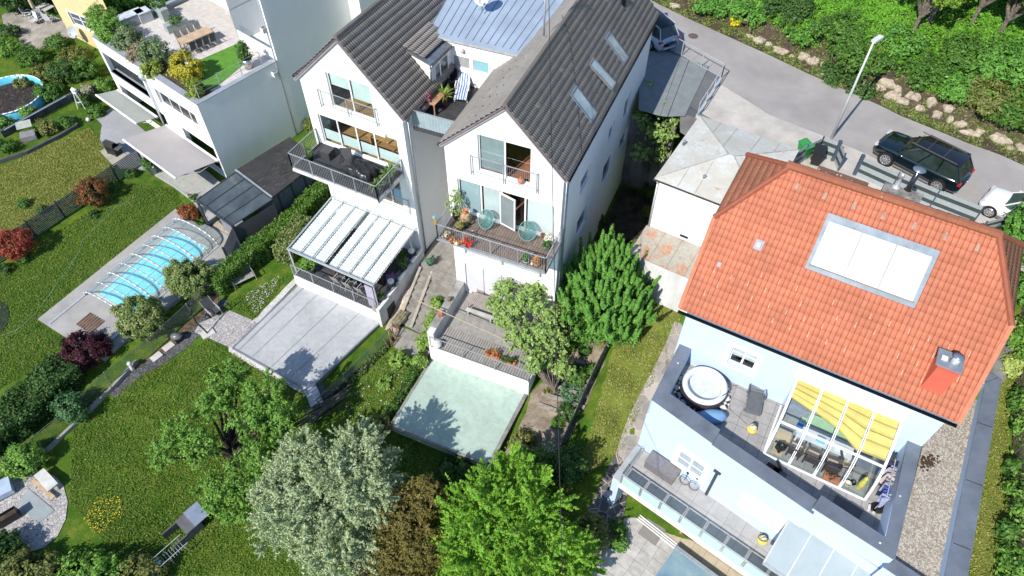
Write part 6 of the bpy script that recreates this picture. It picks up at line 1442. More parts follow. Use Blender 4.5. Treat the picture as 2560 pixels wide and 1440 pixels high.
pots([(1118,600,.11,.32,mat('pink pot',(.55,.33,.30),.7),'tall pink pot with cream rose at the left railing end',60,dict(pr=.13,ph=.1,leaf=.07,lm=leafmat('cream petals',(.7,.6,.4),(.3,.3,.12)))),
(1131,607,.13,.16,TERRA,'round terracotta bowl with yellow flowers by the railing',90,dict(pr=.16,ph=.1,leaf=.06,lm=ORG)),
(1150,612,.08,.18,TERRA,'small terracotta pot right of the white ball',60,dict(pr=.1,ph=.12,leaf=.05,lm=ORG)),
(1170,615,.18,.2,BLACK,'dark trough of bright red geraniums at the railing',260,dict(pr=.28,ph=.14,leaf=.07,lm=RED)),
(1140,545,.17,.34,mat('brown pot',(.12,.06,.05),.5),'brown pot with tall light green bamboo at the left wall',420,dict(pr=.38,ph=.85,leaf=.08,lm=PAL)),
(1150,578,.14,.24,mat('brown pot',(.12,.06,.05)),'brown pot with ochre grass beside the bamboo',200,dict(pr=.2,ph=.3,leaf=.05,lm=leafmat('ochre leaf',(.30,.27,.07),(.12,.13,.03)))),
(1120,580,.14,.2,mat('lime pot',(.30,.36,.10),.5),'lime green pot behind the left railing post',0,{}),
(1165,567,.13,.2,mat('dark green pot',(.03,.09,.06),.3),'dark green glazed pot at the foot of the clay jar',60,dict(pr=.12,ph=.08,leaf=.05)),
(1180,560,.09,.16,mat('grey green glass',(.12,.2,.16),.2),'small grey green jar beside the clay jar',0,{}),
(1357,592,.12,.18,TERRA,'empty terracotta pot behind the right basket chair',0,{}),
(1371,596,.11,.16,TERRA,'second terracotta pot against the right balcony wall',0,{}),
(1374,608,.17,.22,WP,'white bowl of white blossoms at the right balcony end',300,dict(pr=.24,ph=.15,leaf=.06,lm=leafmat('white petals',(.75,.73,.66),(.35,.4,.2)))),
(1366,624,.15,.26,WP,'white pot with dark green foliage at the right side railing',260,dict(pr=.25,ph=.2,leaf=.06)),
(1315,660,.14,.26,WP,'white pot with a slim green plant, left of the pair by the corner',200,dict(pr=.15,ph=.3,leaf=.06)),
(1342,666,.14,.26,WP,'white pot with orange red flowers at the balcony corner',220,dict(pr=.16,ph=.28,leaf=.06,lm=ORG))])
for (u,v,r,c,l) in ((1141,612,.1,(.72,.72,.7),'white ball ornament among the pots at the railing'),(1330,662,.09,(.7,.66,.62),'white ball ornament between the two white corner pots')):
    p=MBp(u,v); b=MB(); b.ball(p+Vector((0,0,r)),r,1,14,10); tag(b.build('ball_ornament',mat('ball '+l[:9]+str(u),c,.4),None,True),l,'ornament')
for (u,v,l) in ((1145,578,'metal ring ornament standing near the left railing'),(1183,585,'metal ring ornament on the balcony boards')):
    p=MBp(u,v); b=MB(); b.path([p+Vector((.12*math.cos(k*.5),0,.13+.12*math.sin(k*.5))) for k in range(14)],.02,6); b.tube(p,p+Vector((0,0,.6)),.006,4); tag(b.build('ring_ornament',mat('pewter',(.3,.32,.28),.4,metal=.5)),l,'ornament')
p=MBp(1100,575,6.); e=empty('bird_house',p,'yellow birdhouse with blue roof on the balcony railing corner','bird house'); pp=Mf.p(-5.75,-2.1,7.0); b=MB(); b.box(pp+Vector((0,0,.22)),(.14,.14,.42)); part(b,'body',mat('yellow wood',(.42,.30,.06),.7),e); b=MB(); b.lathe(pp+Vector((0,0,.43)),[(.14,0),(.01,.14)],4); part(b,'roof',mat('blue roof',(.2,.38,.45),.5),e)
p=Mf.p(-2.0,.02,9.23); b=MB(); b.ball(p+Vector((-.1,0,.13)),.17,.9,14,9); b.lathe(p+Vector((-.1,0,.26)),[(.05,0),(.02,.12)],8); tag(b.build('clay_vase',TERRA,None,True),'round terracotta vase in the upper window opening','vase')
# open door leaf on the balcony
b=MB(); dF=Fr(Mf.p(-3.18,-.02)[:2],math.degrees(Mf.a)-14); w_=window(mh,dF,.0,.95,6.12,8.25,-.05,fw=.08,pane=mat('grey door pane',(.22,.26,.27),.12,.1,1),lab='balcony door leaf swung outward')
# ---------------------------------------------------------------- stone terrace of the middle house
def MT(u,v): return W(u,v,MZ)
tb=table(MT(1208,772),Mf.a,1.75,.85,.74,'slatted teak table on the stone terrace',mat('weathered teak',(.36,.31,.28),.8,.1,4),slats=18)
b=MB(); A=At(MT(1200,795),Mf.a); e=empty('bench',MT(1200,798),'white edged garden bench in front of the slatted table','bench'); A.bx(b,-.85,.85,-.12,.12,.42,.46); part(b,'bench_seat',mat('pale bench',(.5,.5,.47),.6),e)
for x in (-.7,.7): b=MB(); A.bx(b,x-.04,x+.04,-.1,.1,0,.419); part(b,'leg',mat('pale bench',(.5,.5,.47)),e)
TK=mat('weathered teak',(.36,.31,.28))
for i,(u,v) in enumerate(((1202,740),(1240,748))):
    A=At(MT(u,v),Mf.a+math.pi); e=empty('folding_chair',MT(u,v),('left' if i==0 else 'right')+' slatted folding chair behind the slatted table','chair','folding chairs behind the slatted table')
    b=MB(); 
    for k in range(7): A.bx(b,-.22+k*.065,-.18+k*.065,-.2,.2,.42,.44)
    part(b,'seat',TK,e); b=MB()
    for k in range(7): b.slab([A(-.22+k*.065,-.2,.45),A(-.18+k*.065,-.2,.45),A(-.18+k*.065,-.3,.9),A(-.22+k*.065,-.3,.9)],.015)
    part(b,'backrest',TK,e)
    for x in (-.22,.22): b=MB(); b.bar(A(x,.2,0),A(x,-.3,.92),.03,.03); part(b,'leg',TK,e)
b=MB(); A=At(MT(1222,735),0); A.bx(b,-.13,.13,-.13,.13,.45,.85); A.bx(b,-.04,.04,-.04,.04,0,.45); tag(b.build('letter_lantern',BLACK),'black lantern standing between the folding chairs','lantern')
p=W(1094,872,MZ); b=MB(); b.ball(p+Vector((0,.15,.25)),.27,.9,16,10); tag(b.build('stone_ball',mat('white stone ball',(.66,.66,.65),.8,.2,8),None,True),'white stone ball in the left corner of the plank terrace','ornament')
for (u,v,l) in ((1232,890,'terracotta flower box of orange flowers on the terrace edge'),(1272,905,'terracotta flower box with thin stems right of the first')):
    p=W(u,v,MZ); e=empty('flower_box',p,l,'flower box','flower boxes along the terrace rail'); A=At(p,Mf.a); b=MB(); A.bx(b,-.42,.42,-.13,.13,0,.2); part(b,'box',TERRA,e); foliage('flowers',ORG if 'orange' in l else LG,e,[(p.x,p.y,p.z+.32,.42,.2,.16)],260,.06,.15,seed=u,low=-.9)
p=Mf.p(-5.75,-1.6,.3); b=MB(); b.ball(p+Vector((0,0,.15)),.15,1.1,12,8); tag(b.build('rounded_stone',mat('brown stone',(.24,.18,.13),.9,.3,9),None,True),'brown rounded stone on top of the terrace side wall','ornament')
p=Mf.p(-5.75,-2.75,.3); b=MB(); b.box(p+Vector((0,0,.15)),(.22,.3,.3),.3); tag(b.build('clay_block',TERRA),'red clay pot block on the terrace side wall','pot')
a=Mf.p(-7.2,-2.6,.75); c=Mf.p(-.5,-3.6,1.3); b=MB(); b.tube(a,c,.03,6,.02); tag(b.build('bamboo_pole',mat('bamboo',(.45,.36,.24),.6)),'long bamboo pole lying across the terrace wall','pole')
# ---------------------------------------------------------------- apartment terrace
def AT(u,v): return W(u,v,FZ)
TZ_=FZ
b=MB(); tq=px([(500,150),(598,107),(625,148),(545,215),(505,235),(470,195)],FZ); b.prism(tq,FZ,FZ+.02); tag(b.build('artificial_turf',mat('bright turf',(.10,.26,.025),.9,.12,3,.4,80,c2=(.07,.19,.02))),'bright green artificial turf mat on the roof terrace','turf mat')
tA=math.atan2(*(AT(530,60)-AT(448,95)).yx)
tp_=AT(486,112)+Vector((.1,.0,0)); table(W(487,88,FZ+.75)+Vector((0,0,-.75)),tA,2.3,.95,.75,'pale wooden dining table on the planted roof terrace',mat('ash wood',(.50,.36,.24),.6,.12,2))
e=W(487,88,FZ+.75); tc=Vector((e.x,e.y,FZ)); tx=Vector((math.cos(tA),math.sin(tA),0)); ty=Vector((-tx.y,tx.x,0))
for i in range(4): slingchair(tc+tx*(-.75+.5*i)+ty*.75,tA,('far left','inner left','inner right','far right')[i]+' grey chair behind the pale roof terrace table',sm=mat('taupe cloth',(.30,.29,.24),.8),fm=ALU,w=.42,recl=.12,group='chairs at the roof terrace table')
for i in range(4): slingchair(tc+tx*(-.75+.5*i)-ty*.72,tA+math.pi,('far left','inner left','inner right','far right')[i]+' wire chair in front of the pale roof terrace table',sm=mat('dark mesh',(.08,.08,.08),.8),fm=ALU,w=.4,recl=.12,group='chairs at the roof terrace table')
GP=mat('grey green planter',(.33,.38,.38),.6,.1,2)
for i,(u,v,w1_,h1,l) in enumerate(((330,48,2.0,.75,'long pale grey storage bench at the far end of the roof terrace'),(365,38,.9,.75,'short white storage box beside the long bench'))):
    A=At(AT(u,v+12),tA); b=MB(); e=empty('storage_box',AT(u,v+12),l,'storage box'); A.bx(b,-w1_/2,w1_/2,-.42,.42,0,h1-.04); part(b,'body',GP if i==0 else mat('pale box',(.5,.53,.55),.5),e); b=MB(); A.bx(b,-w1_/2-.02,w1_/2+.02,-.44,.44,h1-.038,h1); part(b,'lid',mat('pale lid',(.58,.61,.66),.4),e)
for i,(u,v,l) in enumerate(((408,42,'tapered grey planter trough standing next to the white storage box'),(445,72,'grey planter of herbs beside the chair backs'))):
    p=AT(u,v); e=empty('planter',p,l,'planter'); A=At(p,tA-math.pi/2 if i==0 else tA); b=MB(); A.bx(b,-.8,.8,-.28,.28,0,.85 if i==0 else .6); part(b,'trough',GP,e); foliage('herbs',LG,e,[(p.x,p.y,p.z+(.9 if i==0 else .65),.45,.45,.25)],500,.08,.2,seed=i)
p=AT(623,170); e=empty('steel_planter',p,'shiny steel tub with a leafy shrub at the terrace corner','planter'); b=MB(); b.lathe(p,[(.26,0),(.36,.72),(.33,.72)],20); part(b,'tub',mat('brushed steel',(.62,.62,.62),.25,.05,2,metal=.9),e,True); foliage('leaves',LG,e,[(p.x,p.y,p.z+1.15,.42,.42,.5),(p.x-.1,p.y,p.z+1.6,.3,.3,.35)],1500,.09,.2,seed=5,low=-.9)
e=empty('roof_railing',Gf.p(-.6,1,FZ),'thin steel railing round the turf corner of the roof terrace','railing'); b=MB(); a0,a1,a2=W(500,210,PZ+.95),W(612,148,PZ+.95),None
for z in (.35,.65,.95): b.tube(Gf.p(-.45,.5,PZ+z),Gf.p(-.45,5.4,PZ+z),.014,5)
for t in (.5,2.1,3.8,5.4): b.bar(Gf.p(-.45,t,PZ-.3),Gf.p(-.45,t,PZ+.96),.04,.04)
part(b,'rails',ALU,e)
# ---------------------------------------------------------------- lawns, left
zl=-1.35
A=At(WT(290,385),R(-25)); e=empty('barbecue',WT(290,385),'black gas barbecue trolley with open side shelf on the patio edge','barbecue')
b=MB(); A.bx(b,-.45,.45,-.28,.28,.15,.82); part(b,'cabinet',BLACK,e); b=MB(); b.slab([A(-.42,-.3,.83),A(.42,-.3,.83),A(.42,-.18,1.16),A(-.42,-.18,1.16)],.03); V=[A(x,-.3+.6*k/8,.83+.32*math.sin(math.pi*k/8)) for k in range(9) for x in (-.42,.42)]; b.add(V,[(2*k,2*k+1,2*k+3,2*k+2) for k in range(8)]); part(b,'lid',mat('lid grey black',(.04,.04,.042),.3,spec=.6),e,False)
for x in (-1,1): b=MB(); A.bx(b,.46*x if x>0 else -.85,.85 if x>0 else -.46,-.25,.25,.76,.8); part(b,'side_shelf',mat('shelf',(.12,.12,.13),.35),e)
for x in (-.4,.4): b=MB(); b.tube(A(x,-.25,.08),A(x,-.31,.08),.08,12); part(b,'wheel',RUBBER,e)
b=MB(); b.prism(px([(250,378),(285,360),(322,392),(285,415)],-1.25),-1.4,-1.235); tag(b.build('grill_mat',mat('beige slab',(.42,.40,.33),.8,.15,2)),'beige slab base under the gas barbecue','slab')
p=WT(500,0) if 0 else None
plantpot(W(385,405+28,-1.3),.3,.6,mat('pale tub',(.48,.50,.51),.5,.1,3),'large pale tub with trailing plant at the end of the dark fence',n=900,pr=.5,ph=.45,leaf=.09)
plantpot(W(478,496,-1.28),.17,.36,WP,'white pot with bare twigs on the green grey slabs',n=14,pr=.5,leaf=.02,strap=True,lm=mat('twig',(.3,.2,.12)))
plantpot(W(490,505,-1.28),.17,.3,WP,'white pot with a clipped green ball beside the twigs',n=400,pr=.25,ph=.2,leaf=.05)
def swing(p,a):
    A=At(p,a); e=empty('garden_bench',p,'grey two seat metal garden bench with mesh seat on the lawn','bench')
    MSH=mat('grey mesh seat',(.30,.295,.27),.7,.08,6); b=MB(); b.slab([A(-.65,-.25,.42),A(.65,-.25,.42),A(.65,.22,.40),A(-.65,.22,.40)],.02); part(b,'seat',MSH,e); b=MB(); b.slab([A(-.65,.24,.42),A(.65,.24,.42),A(.65,.42,.92),A(-.65,.42,.92)],.02); part(b,'backrest',mat('charcoal mesh cloth',(.06,.062,.068)),e)
    for x in (-.68,.68):
        b=MB(); b.path([A(x,-.3,0),A(x,-.26,.62),A(x,.3,.62)],.02,6); part(b,'leg',ALUL,e); b=MB(); b.path([A(x,.4,0),A(x,.24,.42),A(x,.44,.95)],.02,6); part(b,'leg',ALUL,e)
    b=MB(); b.tube(A(-.68,.44,.95),A(.68,.44,.95),.02,6); b.tube(A(-.68,-.26,.42),A(.68,-.26,.42),.02,6); part(b,'frame',ALUL,e)
swing(WT(612,705),R(36)); 
slingchair(WT(540,788),R(50),'charcoal reclining sling chair on the granite setts',w=.6,recl=.42,fm=ALUL)
p=WT(520,835); e=empty('parasol_stand',p,'curved black cantilever parasol arm on a pale slab','parasol'); b=MB(); b.box(p+Vector((0,0,.05)),(.75,.55,.1),R(40)); part(b,'base',mat('pale slab',(.55,.53,.5)),e); b=MB(); pts=[p+Vector((-.0,0,.1)),p+Vector((-.12,.02,.5)),p+Vector((-.32,.06,1.)),p+Vector((-.42,.15,1.6)),p+Vector((-.35,.3,2.2)),p+Vector((-.2,.42,2.45))]; b.path(pts,.045,8); part(b,'arm',BLACK,e,True)
def kettle(p,l):
    e=empty('kettle_grill',p,l,'grill'); b=MB(); b.lathe(p+Vector((0,0,.25)),[(.02,0),(.2,.05),(.3,.2),(.3,.22),(.22,.36),(.02,.42)],16,1.2,.85); part(b,'bowl',mat('grey lid',(.13,.14,.14),.35,.1,4),e,True); b=MB(); b.box(p+Vector((-.35,0,.4)),(.25,.3,.04),.8); b.box(p+Vector((0,0,.13)),(.4,.3,.25),.8); part(b,'cart',BLACK,e)
kettle(WT(448,852),'grey lidded grill on the dark gravel strip')
p=WT(522,792); b=MB(); b.ball(p+Vector((0,0,.1)),.22,.6,12,8); tag(b.build('lava_stone',BLACK,None,True),'dark round stone beside the sling chair','stone')
p=WT(333,925); e=empty('garden_figure',p,'white garden figure beside the chain link fence','figure'); b=MB(); b.lathe(p,[(.12,0),(.1,.25),(.06,.4),(.04,.45)],10); part(b,'base',WP,e,True); b=MB(); b.ball(p+Vector((0,.05,.6)),.14,1,12,8); part(b,'globe',WP,e,True)
p=W(222,302,-1.2); b=MB(); b.ball(p+Vector((0,0,.12)),.16,1,14,9); tag(b.build('ball_lamp',WP,None,True),'cream ball lamp at the patio corner','lamp')
# white obelisk frame near the wall
p=WT(208,268); e=empty('garden_lantern',p,'white wooden lantern stand beside the dark wall','lantern'); b=MB()
for sx,sy in ((-1,-1),(1,-1),(1,1),(-1,1)): b.tube(p+Vector((sx*.28,sy*.28,0)),p+Vector((sx*.1,sy*.1,1.25)),.03,5)
b.box(p+Vector((0,0,.55)),(.42,.42,.03)); part(b,'frame',PVC,e); b=MB(); b.box(p+Vector((0,0,1.42)),(.26,.26,.3)); b.lathe(p+Vector((0,0,1.57)),[(.24,0),(.01,.22)],4); part(b,'lantern',PVC,e)
# raised bed edging in the upper lawn
b=MB(); pp=[WT(*q) for q in ((-20,415),(70,385),(150,345),(196,318),(178,296))]
for a,c in zip(pp[:-1],pp[1:]): b.bar(a+Vector((0,0,.08)),c+Vector((0,0,.08)),.16,.4)
tag(b.build('bed_edging',mat('grey timber edging',(.10,.10,.105),.8,.2,3)),'grey timber edging round the planted bed on the upper lawn','edging')
p=WT(75,345); e=empty('cold_frame',p,'small greenhouse box with lifted pale lid in the planted bed','cold frame'); A=At(p,.45); b=MB(); A.bx(b,-.5,.5,-.4,.4,0,.4); part(b,'box',mat('grey cold frame',(.24,.24,.25),.7),e); b=MB(); b.slab([A(-.5,.2,.75),A(.5,.2,.75),A(.5,.75,1.0),A(-.5,.75,1.0)],.03); part(b,'lid',mat('pale lid2',(.38,.42,.36),.3),e)
p=WT(3,375); b=MB(); b.ball(p+Vector((.05,0,.25)),.15,1,12,8); tag(b.build('glass_ball',mat('red glass',(.6,.05,.04),.15),None,True),'red garden ball at the left edge','ornament')
# trampoline edge at the left border
p=WT(-18,815); b=MB(); b.lathe(p+Vector((-1.2,0,.02)),[(.02,0),(2.0,0),(2.0,.05),(.02,.05)],24); tag(b.build('dark_net',mat('dark net',(.02,.04,.02),.9,.3,4)),'dark round net lying on the lawn at the left edge','net')
# hose
hs_=[(5,840),(45,825),(85,790),(120,745),(150,700),(175,668),(200,630),(205,605),(240,570),(290,520),(330,500),(345,490),(350,480)]
P=[WT(*q)+Vector((0,0,.04)) for q in hs_]; b=MB(); b.path(P,.022,5); tag(b.build('garden_hose',mat('green hose',(.16,.33,.2),.5)),'thin green hose winding across the pool lawn','hose')
# planks and box on the sett circle (bottom left)
def slabthing(name,c,sx,sy,h,a,m,l,z0=.06): p=WT(*c); b=MB(); b.box(p+Vector((0,0,z0+h/2)),(sx,sy,h),a); return tag(b.build(name,m),l,name.replace('_',' '))
slabthing('table_board',(125,1208),1.35,.55,.1,R(-38),mat('white board',(.62,.62,.58),.6,.1,2),'white board table top beside the timber planks',.35)
slabthing('timber_plank',(112,1225),1.75,.18,.06,R(-33),mat('fresh plank',(.55,.40,.24),.6,.15,2),'fresh orange plank lying on the granite setts',.12)
slabthing('cardboard_box',(10,1230),1.0,.9,.35,R(35),mat('bluish box',(.42,.52,.66),.5,.1,2),'blue white folded sheet by the sett circle',.1)
p=WT(28,1300); e=empty('coffee_trolley',p,'dark open trough standing on the granite setts','trough'); A=At(p,R(40)); b=MB(); 
for q in ((-.5,.5,-.22,-.2),(-.5,.5,.2,.22),(-.5,-.48,-.2,.2),(.48,.5,-.2,.2)): A.bx(b,*q,.1,.6)
part(b,'sides',BLACK,e); b=MB(); A.bx(b,-.48,.48,-.19,.19,.3,.42); part(b,'soil',SOIL,e)
# shaded timber bench frame bottom (cold frame with box)
p=WT(490,1310); e=empty('compost_frame',p,'blue grey lidded compost frame in the tree shade','compost box'); A=At(p,R(50)); b=MB(); A.bx(b,-.6,.2,-.5,.5,0,.7); A.bx(b,-1.4,-.6,-.5,-.45,0,.6); A.bx(b,-1.4,-.6,.45,.5,0,.6); part(b,'frame',mat('dull timber',(.12,.12,.13),.8),e); b=MB(); A.bx(b,-.1,.7,-.52,.52,.71,.75); part(b,'lid',mat('blue grey lid',(.22,.27,.36),.5,.1,2),e)
p=WT(430,1400); e=empty('trolley',p,'metal garden trolley with a blue tub in the shade','trolley'); A=At(p,R(50)); b=MB()
for x in (-.8,0,.8):
    for y in (-.3,.3): b.tube(A(x,y,0),A(x,y,.8),.02,5)
for y in (-.3,.3): b.tube(A(-.9,y,.8),A(1,y,.8),.02,5)
for i in range(12): b.tube(A(-.8+i*.14,-.3,.5),A(-.8+i*.14,.3,.5),.012,4)
part(b,'frame',ALUL,e); b=MB(); b.lathe(A(-.55,0,.52),[(.18,0),(.24,.25),(.2,.25)],14); part(b,'tub',mat('blue tub',(.03,.2,.45),.4),e,True)
# yellow house terrace furniture
for i,(u,v) in enumerate(((90,62),(108,55),(75,45),(128,58))): slingchair(WT(u,v),R(-30+70*i),('white garden chair nearest the terrace edge','white garden chair under the parasol','white garden chair in the shade of the trees','white garden chair next to the yellow house')[i],fm=PVC,sm=mat('white plastic',(.62,.62,.62),.5,.1,3),w=.5,recl=.12,group='white garden chairs by the yellow house')
table(WT(118,35),R(-30),1.8,.95,.74,'white garden table with papers by the yellow house',mat('pale stone top',(.55,.53,.48),.6,.1,3))
p=WT(100,48); e=empty('parasol',p,'closed cream parasol standing at the white garden table','parasol'); b=MB(); b.lathe(p+Vector((0,0,.9)),[(.04,0),(.16,.2),(.1,1.3),(.02,1.5)],12); part(b,'canopy',mat('cream cloth',(.62,.52,.35),.8,.1,3),e,True); b=MB(); b.tube(p,p+Vector((0,0,.95)),.025,6); part(b,'pole',PVC,e)
# ================================================================ blue house terrace things
def BT(u,v,h=0.): return W(u,v,TZ+h)
m,nt,b_=_new('diamond rug'); v=coord(nt,(1,1,1),R(45+29)); ck=N(nt,'ShaderNodeTexChecker'); ck.inputs['Scale'].default_value=2.6; nt.links.new(v,ck.inputs['Vector']); c2_=N(nt,'ShaderNodeTexChecker'); c2_.inputs['Scale'].default_value=7.8; nt.links.new(v,c2_.inputs['Vector'])
xx=mixc(nt,c2_.outputs['Fac'],(.03,.03,.04),(.6,.6,.62)); xx=mixc(nt,ck.outputs['Fac'],xx,mixc(nt,c2_.outputs['Fac'],(.6,.6,.62),(.03,.03,.04))); nt.links.new(xx,b_.inputs['Base Color']); b_.inputs['Roughness'].default_value=.9; RUG=m
tc_=W(1763,962,TZ+.66); tc_.z=TZ
b=MB(); b.lathe(tc_,[(.02,.004),(1.28,.004),(1.28,.02),(.02,.02)],32); tag(b.build('round_rug',RUG),'round black and white diamond rug under the hot tub','rug')
e=empty('hot_tub',tc_,'round inflatable white hot tub with dark side wall','hot tub'); b=MB(); b.lathe(tc_+Vector((0,0,.022)),[(.95,0),(1.03,.1),(1.04,.45),(.98,.60)],40,cap=False); part(b,'side_wall',mat('tub dark side',(.05,.04,.045),.5,.1,6,spec=.5),e,True)
b=MB(); n=40; rings=[(1.0,.56),(1.0,.64),(.93,.71),(.84,.72),(.76,.66),(.74,.5),(.73,.12)]; V=[]
for r,z in rings: V+=[tc_+Vector((r*math.cos(2*math.pi*i/n),r*math.sin(2*math.pi*i/n),z)) for i in range(n)]
b.add(V,[(j*n+i,j*n+(i+1)%n,(j+1)*n+(i+1)%n,(j+1)*n+i) for j in range(len(rings)-1) for i in range(n)]); part(b,'rim',mat('white vinyl',(.68,.71,.73),.35,.03,3),e,True)
b=MB(); b.lathe(tc_+Vector((0,0,.40)),[(.73,0),(.73,.01)],40); part(b,'water',mat('bubbly water',(.42,.48,.49),.12,.15,1.2,.15,9,c2=(.62,.62,.58)),e)
b=MB(); b.path([tc_+Vector((.6,-.55,.5)),tc_+Vector((.62,-.62,.74)),tc_+Vector((.85,-.5,.78)),tc_+Vector((1.02,-.35,.66))],.018,6); part(b,'hose',BLACK,e,True)
p=BT(1780,1042,.2); b=MB(); b.lathe((p.x,p.y,TZ+.03),[(.5,0),(.52,.3),(.35,.42),(.02,.45)],20,1.25,.62); tag(b.build('tub_cover',mat('blue cover',(.17,.33,.55),.5,.1,3),None,True),'blue inflated tub cover lying behind the terrace parapet','cover')
la=math.atan2(*(BT(1892,955)-BT(1880,1030)).yx)-math.pi/2
lounger(BT(1884,1000),la,'dark grey slatted plastic lounger beside the hot tub',fm=mat('dark grey resin',(.13,.14,.15),.55,.1,5),slat=True)
def vac(p,l):
    e=empty('vacuum_cleaner',p,l,'vacuum cleaner'); b=MB(); b.lathe(p,[(.17,0),(.21,.04),(.21,.12),(.16,.16)],18); part(b,'base',mat('yellow plastic',(.80,.62,.06),.35,.04,4),e,True); b=MB(); b.lathe(p+Vector((0,0,.16)),[(.15,0),(.16,.12),(.12,.22),(.04,.24)],16); part(b,'top',mat('pale plastic',(.66,.60,.42),.4,.05,4),e,True); b=MB(); b.path([p+Vector((-.12,0,.38)),p+Vector((0,0,.46)),p+Vector((.12,0,.38))],.015,6); part(b,'handle',BLACK,e)
vac(BT(1879,1075),'yellow canister vacuum cleaner on the terrace slabs')
P=[BT(*q,.015) for q in ((1868,1062),(1845,1040),(1825,1025),(1823,985),(1830,965),(1850,962),(1870,968))]; b=MB(); b.path(P,.012,5); tag(b.build('power_cord',mat('cord',(.2,.17,.1),.6)),'thin cord running from the yellow vacuum cleaner','cord')
WICK=mat('dark brown wicker',(.07,.05,.05),.8,.25,25,.4,120); CUSH=mat('pale pink cushion',(.52,.36,.33),.8,.06,3); TANB=mat('tan cardboard',(.50,.38,.24),.8,.06,2)
def wick(s,t,a,l,c=None):
    p=Bf.p(s,t,TZ+.001); e=empty('wicker_chair',p,l,'chair','wicker chairs inside the conservatory'); A=At(p,Bf.a+a); b=MB(); A.bx(b,-.26,.26,-.25,.25,.36,.42); part(b,'seat',WICK,e); b=MB(); b.slab([A(-.27,.22,.3),A(.27,.22,.3),A(.29,.36,.95),A(-.29,.36,.95)],.05); part(b,'backrest',WICK,e)
    for x in (-.27,.27): b=MB(); b.bar(A(x,-.22,.62),A(x,.26,.66),.06,.04); part(b,'armrest',WICK,e)
    for x in (-.24,.24):
        for y in (-.22,.22): b=MB(); b.bar(A(x,y,.36),A(x,y,0),.05,.05); part(b,'leg',WICK,e)
    b=MB(); A.bx(b,-.24,.24,-.23,.21,.421,.48); part(b,'cushion',c or CUSH,e)
wick(5.65,-2.15,math.pi,'wicker chair at the left end of the row behind the conservatory glass'); wick(6.35,-2.15,math.pi,'wicker chair in the middle of the row behind the conservatory glass'); wick(7.15,-2.15,math.pi+.1,'wicker chair at the right end of the row behind the conservatory glass'); wick(7.7,-1.7,math.pi-1.2,'wicker chair turned sideways beside the grey storage chest',TANB)
table(Bf.p(6.6,-1.35,TZ),Bf.a,2.3,.75,.72,'long table with white cloth inside the conservatory',mat('white cloth',(.68,.66,.68),.8,.06,3))
def bxt(name,s0,s1,t0,t1,z0,z1,m,l,cat=None): b=MB(); b.bx(Bf,s0,s1,t0,t1,TZ+z0,TZ+z1); return tag(b.build(name,m),l,cat or name.replace('_',' '))
bxt('sofa',5.5,7.6,-.75,-.15,0,.45,mat('mint upholstery',(.40,.58,.36),.85,.08,3),'mint green upholstered sofa by the inner wall of the conservatory')
bxt('side_table',4.75,5.35,-1.95,-1.45,.3,.36,TANB,'tan square table top in the left bay of the conservatory','table'); bxt('crate',4.8,5.25,-2.55,-2.2,0,.3,TANB,'tan flat crate in the front left corner of the conservatory')
bxt('grey_chest',7.85,8.6,-1.75,-1.1,0,.5,mat('grey chest',(.16,.17,.19),.6,.1,3),'dark grey storage chest in the right bay of the conservatory','chest')
bxt('blue_box',6.25,6.6,-1.6,-1.35,.721,.85,mat('light blue box',(.25,.5,.68),.5,.05,4),'light blue box lying on the white cloth','box'); bxt('tablet',7.05,7.5,-1.6,-1.3,.722,.76,PVC,'white tray lying on the right end of the cloth covered table','tray')
bxt('cabinet',4.75,5.7,-.5,-.1,0,.95,mat('grey blue cabinet',(.30,.33,.38),.6,.15,5),'grey blue cabinet in the back left corner of the conservatory')
p=Bf.p(7.35,-2.55,TZ); e=empty('flower_box',p,'terracotta box of dry plants on the conservatory floor','flower box'); A=At(p,Bf.a); b=MB(); A.bx(b,-.32,.32,-.14,.14,0,.2); part(b,'box',TERRA,e); foliage('dry_plants',leafmat('dry leaf',(.25,.12,.07),(.1,.05,.03)),e,[(p.x,p.y,p.z+.26,.25,.14,.1)],120,.05,.1,seed=2,low=-.9)
for i,(s,t,r,mm,l) in enumerate(((7.75,-2.55,.1,TERRA,'small terracotta pot right of the dry plants'),(8.0,-2.45,.15,mat('cream bowl',(.6,.57,.48),.4),'cream bowl on the conservatory floor'),(8.2,-2.3,.12,BLACK,'black pot beside the yellow parasol cloth'))):
    b=MB(); b.lathe(Bf.p(s,t,TZ),[(r*.7,0),(r,r),(r*.85,r),(r*.7,.03)],14); tag(b.build('bowl',mm,None,True),l,'bowl')
b=MB(); b.lathe(Bf.p(8.45,-2.35,TZ+.0),[(.09,0),(.13,.4),(.08,.9),(.02,1.0)],10); tag(b.build('folded_parasol',mat('yellow parasol cloth',(.70,.60,.12),.8,.15,6)),'folded yellow parasol standing in the right conservatory corner','parasol')
p=Bf.p(4.95,-2.35,TZ+.3); b=MB(); b.box(p+Vector((.1,-.1,.1)),(.35,.3,.3),.4); b.lathe(p+Vector((.1,-.1,.25)),[(.12,0),(.1,.15),(.03,.2)],10); tag(b.build('coffee_machine',BLACK),'black machine standing behind the left conservatory pane','machine')
b=MB(); b.bx(Bf,5.35,5.6,-1.35,-1.15,TZ+.73,TZ+.95); tag(b.build('blue_bag',mat('blue bag',(.04,.15,.5),.6)),'blue bag at the left end of the cloth covered table','bag')
e=empty('clothes_rack',Bf.p(9.25,-2.1,TZ),'clothes rack with blue and grey laundry beside the conservatory','clothes rack'); b=MB()
for t in (-1.2,-3.0): b.tube(Bf.p(9.2,t,TZ),Bf.p(9.2,t,TZ+1.3),.02,5)
b.tube(Bf.p(9.2,-1.2,TZ+1.3),Bf.p(9.2,-3.0,TZ+1.3),.02,5); part(b,'rack',ALUL,e)
rr=random.Random(5)
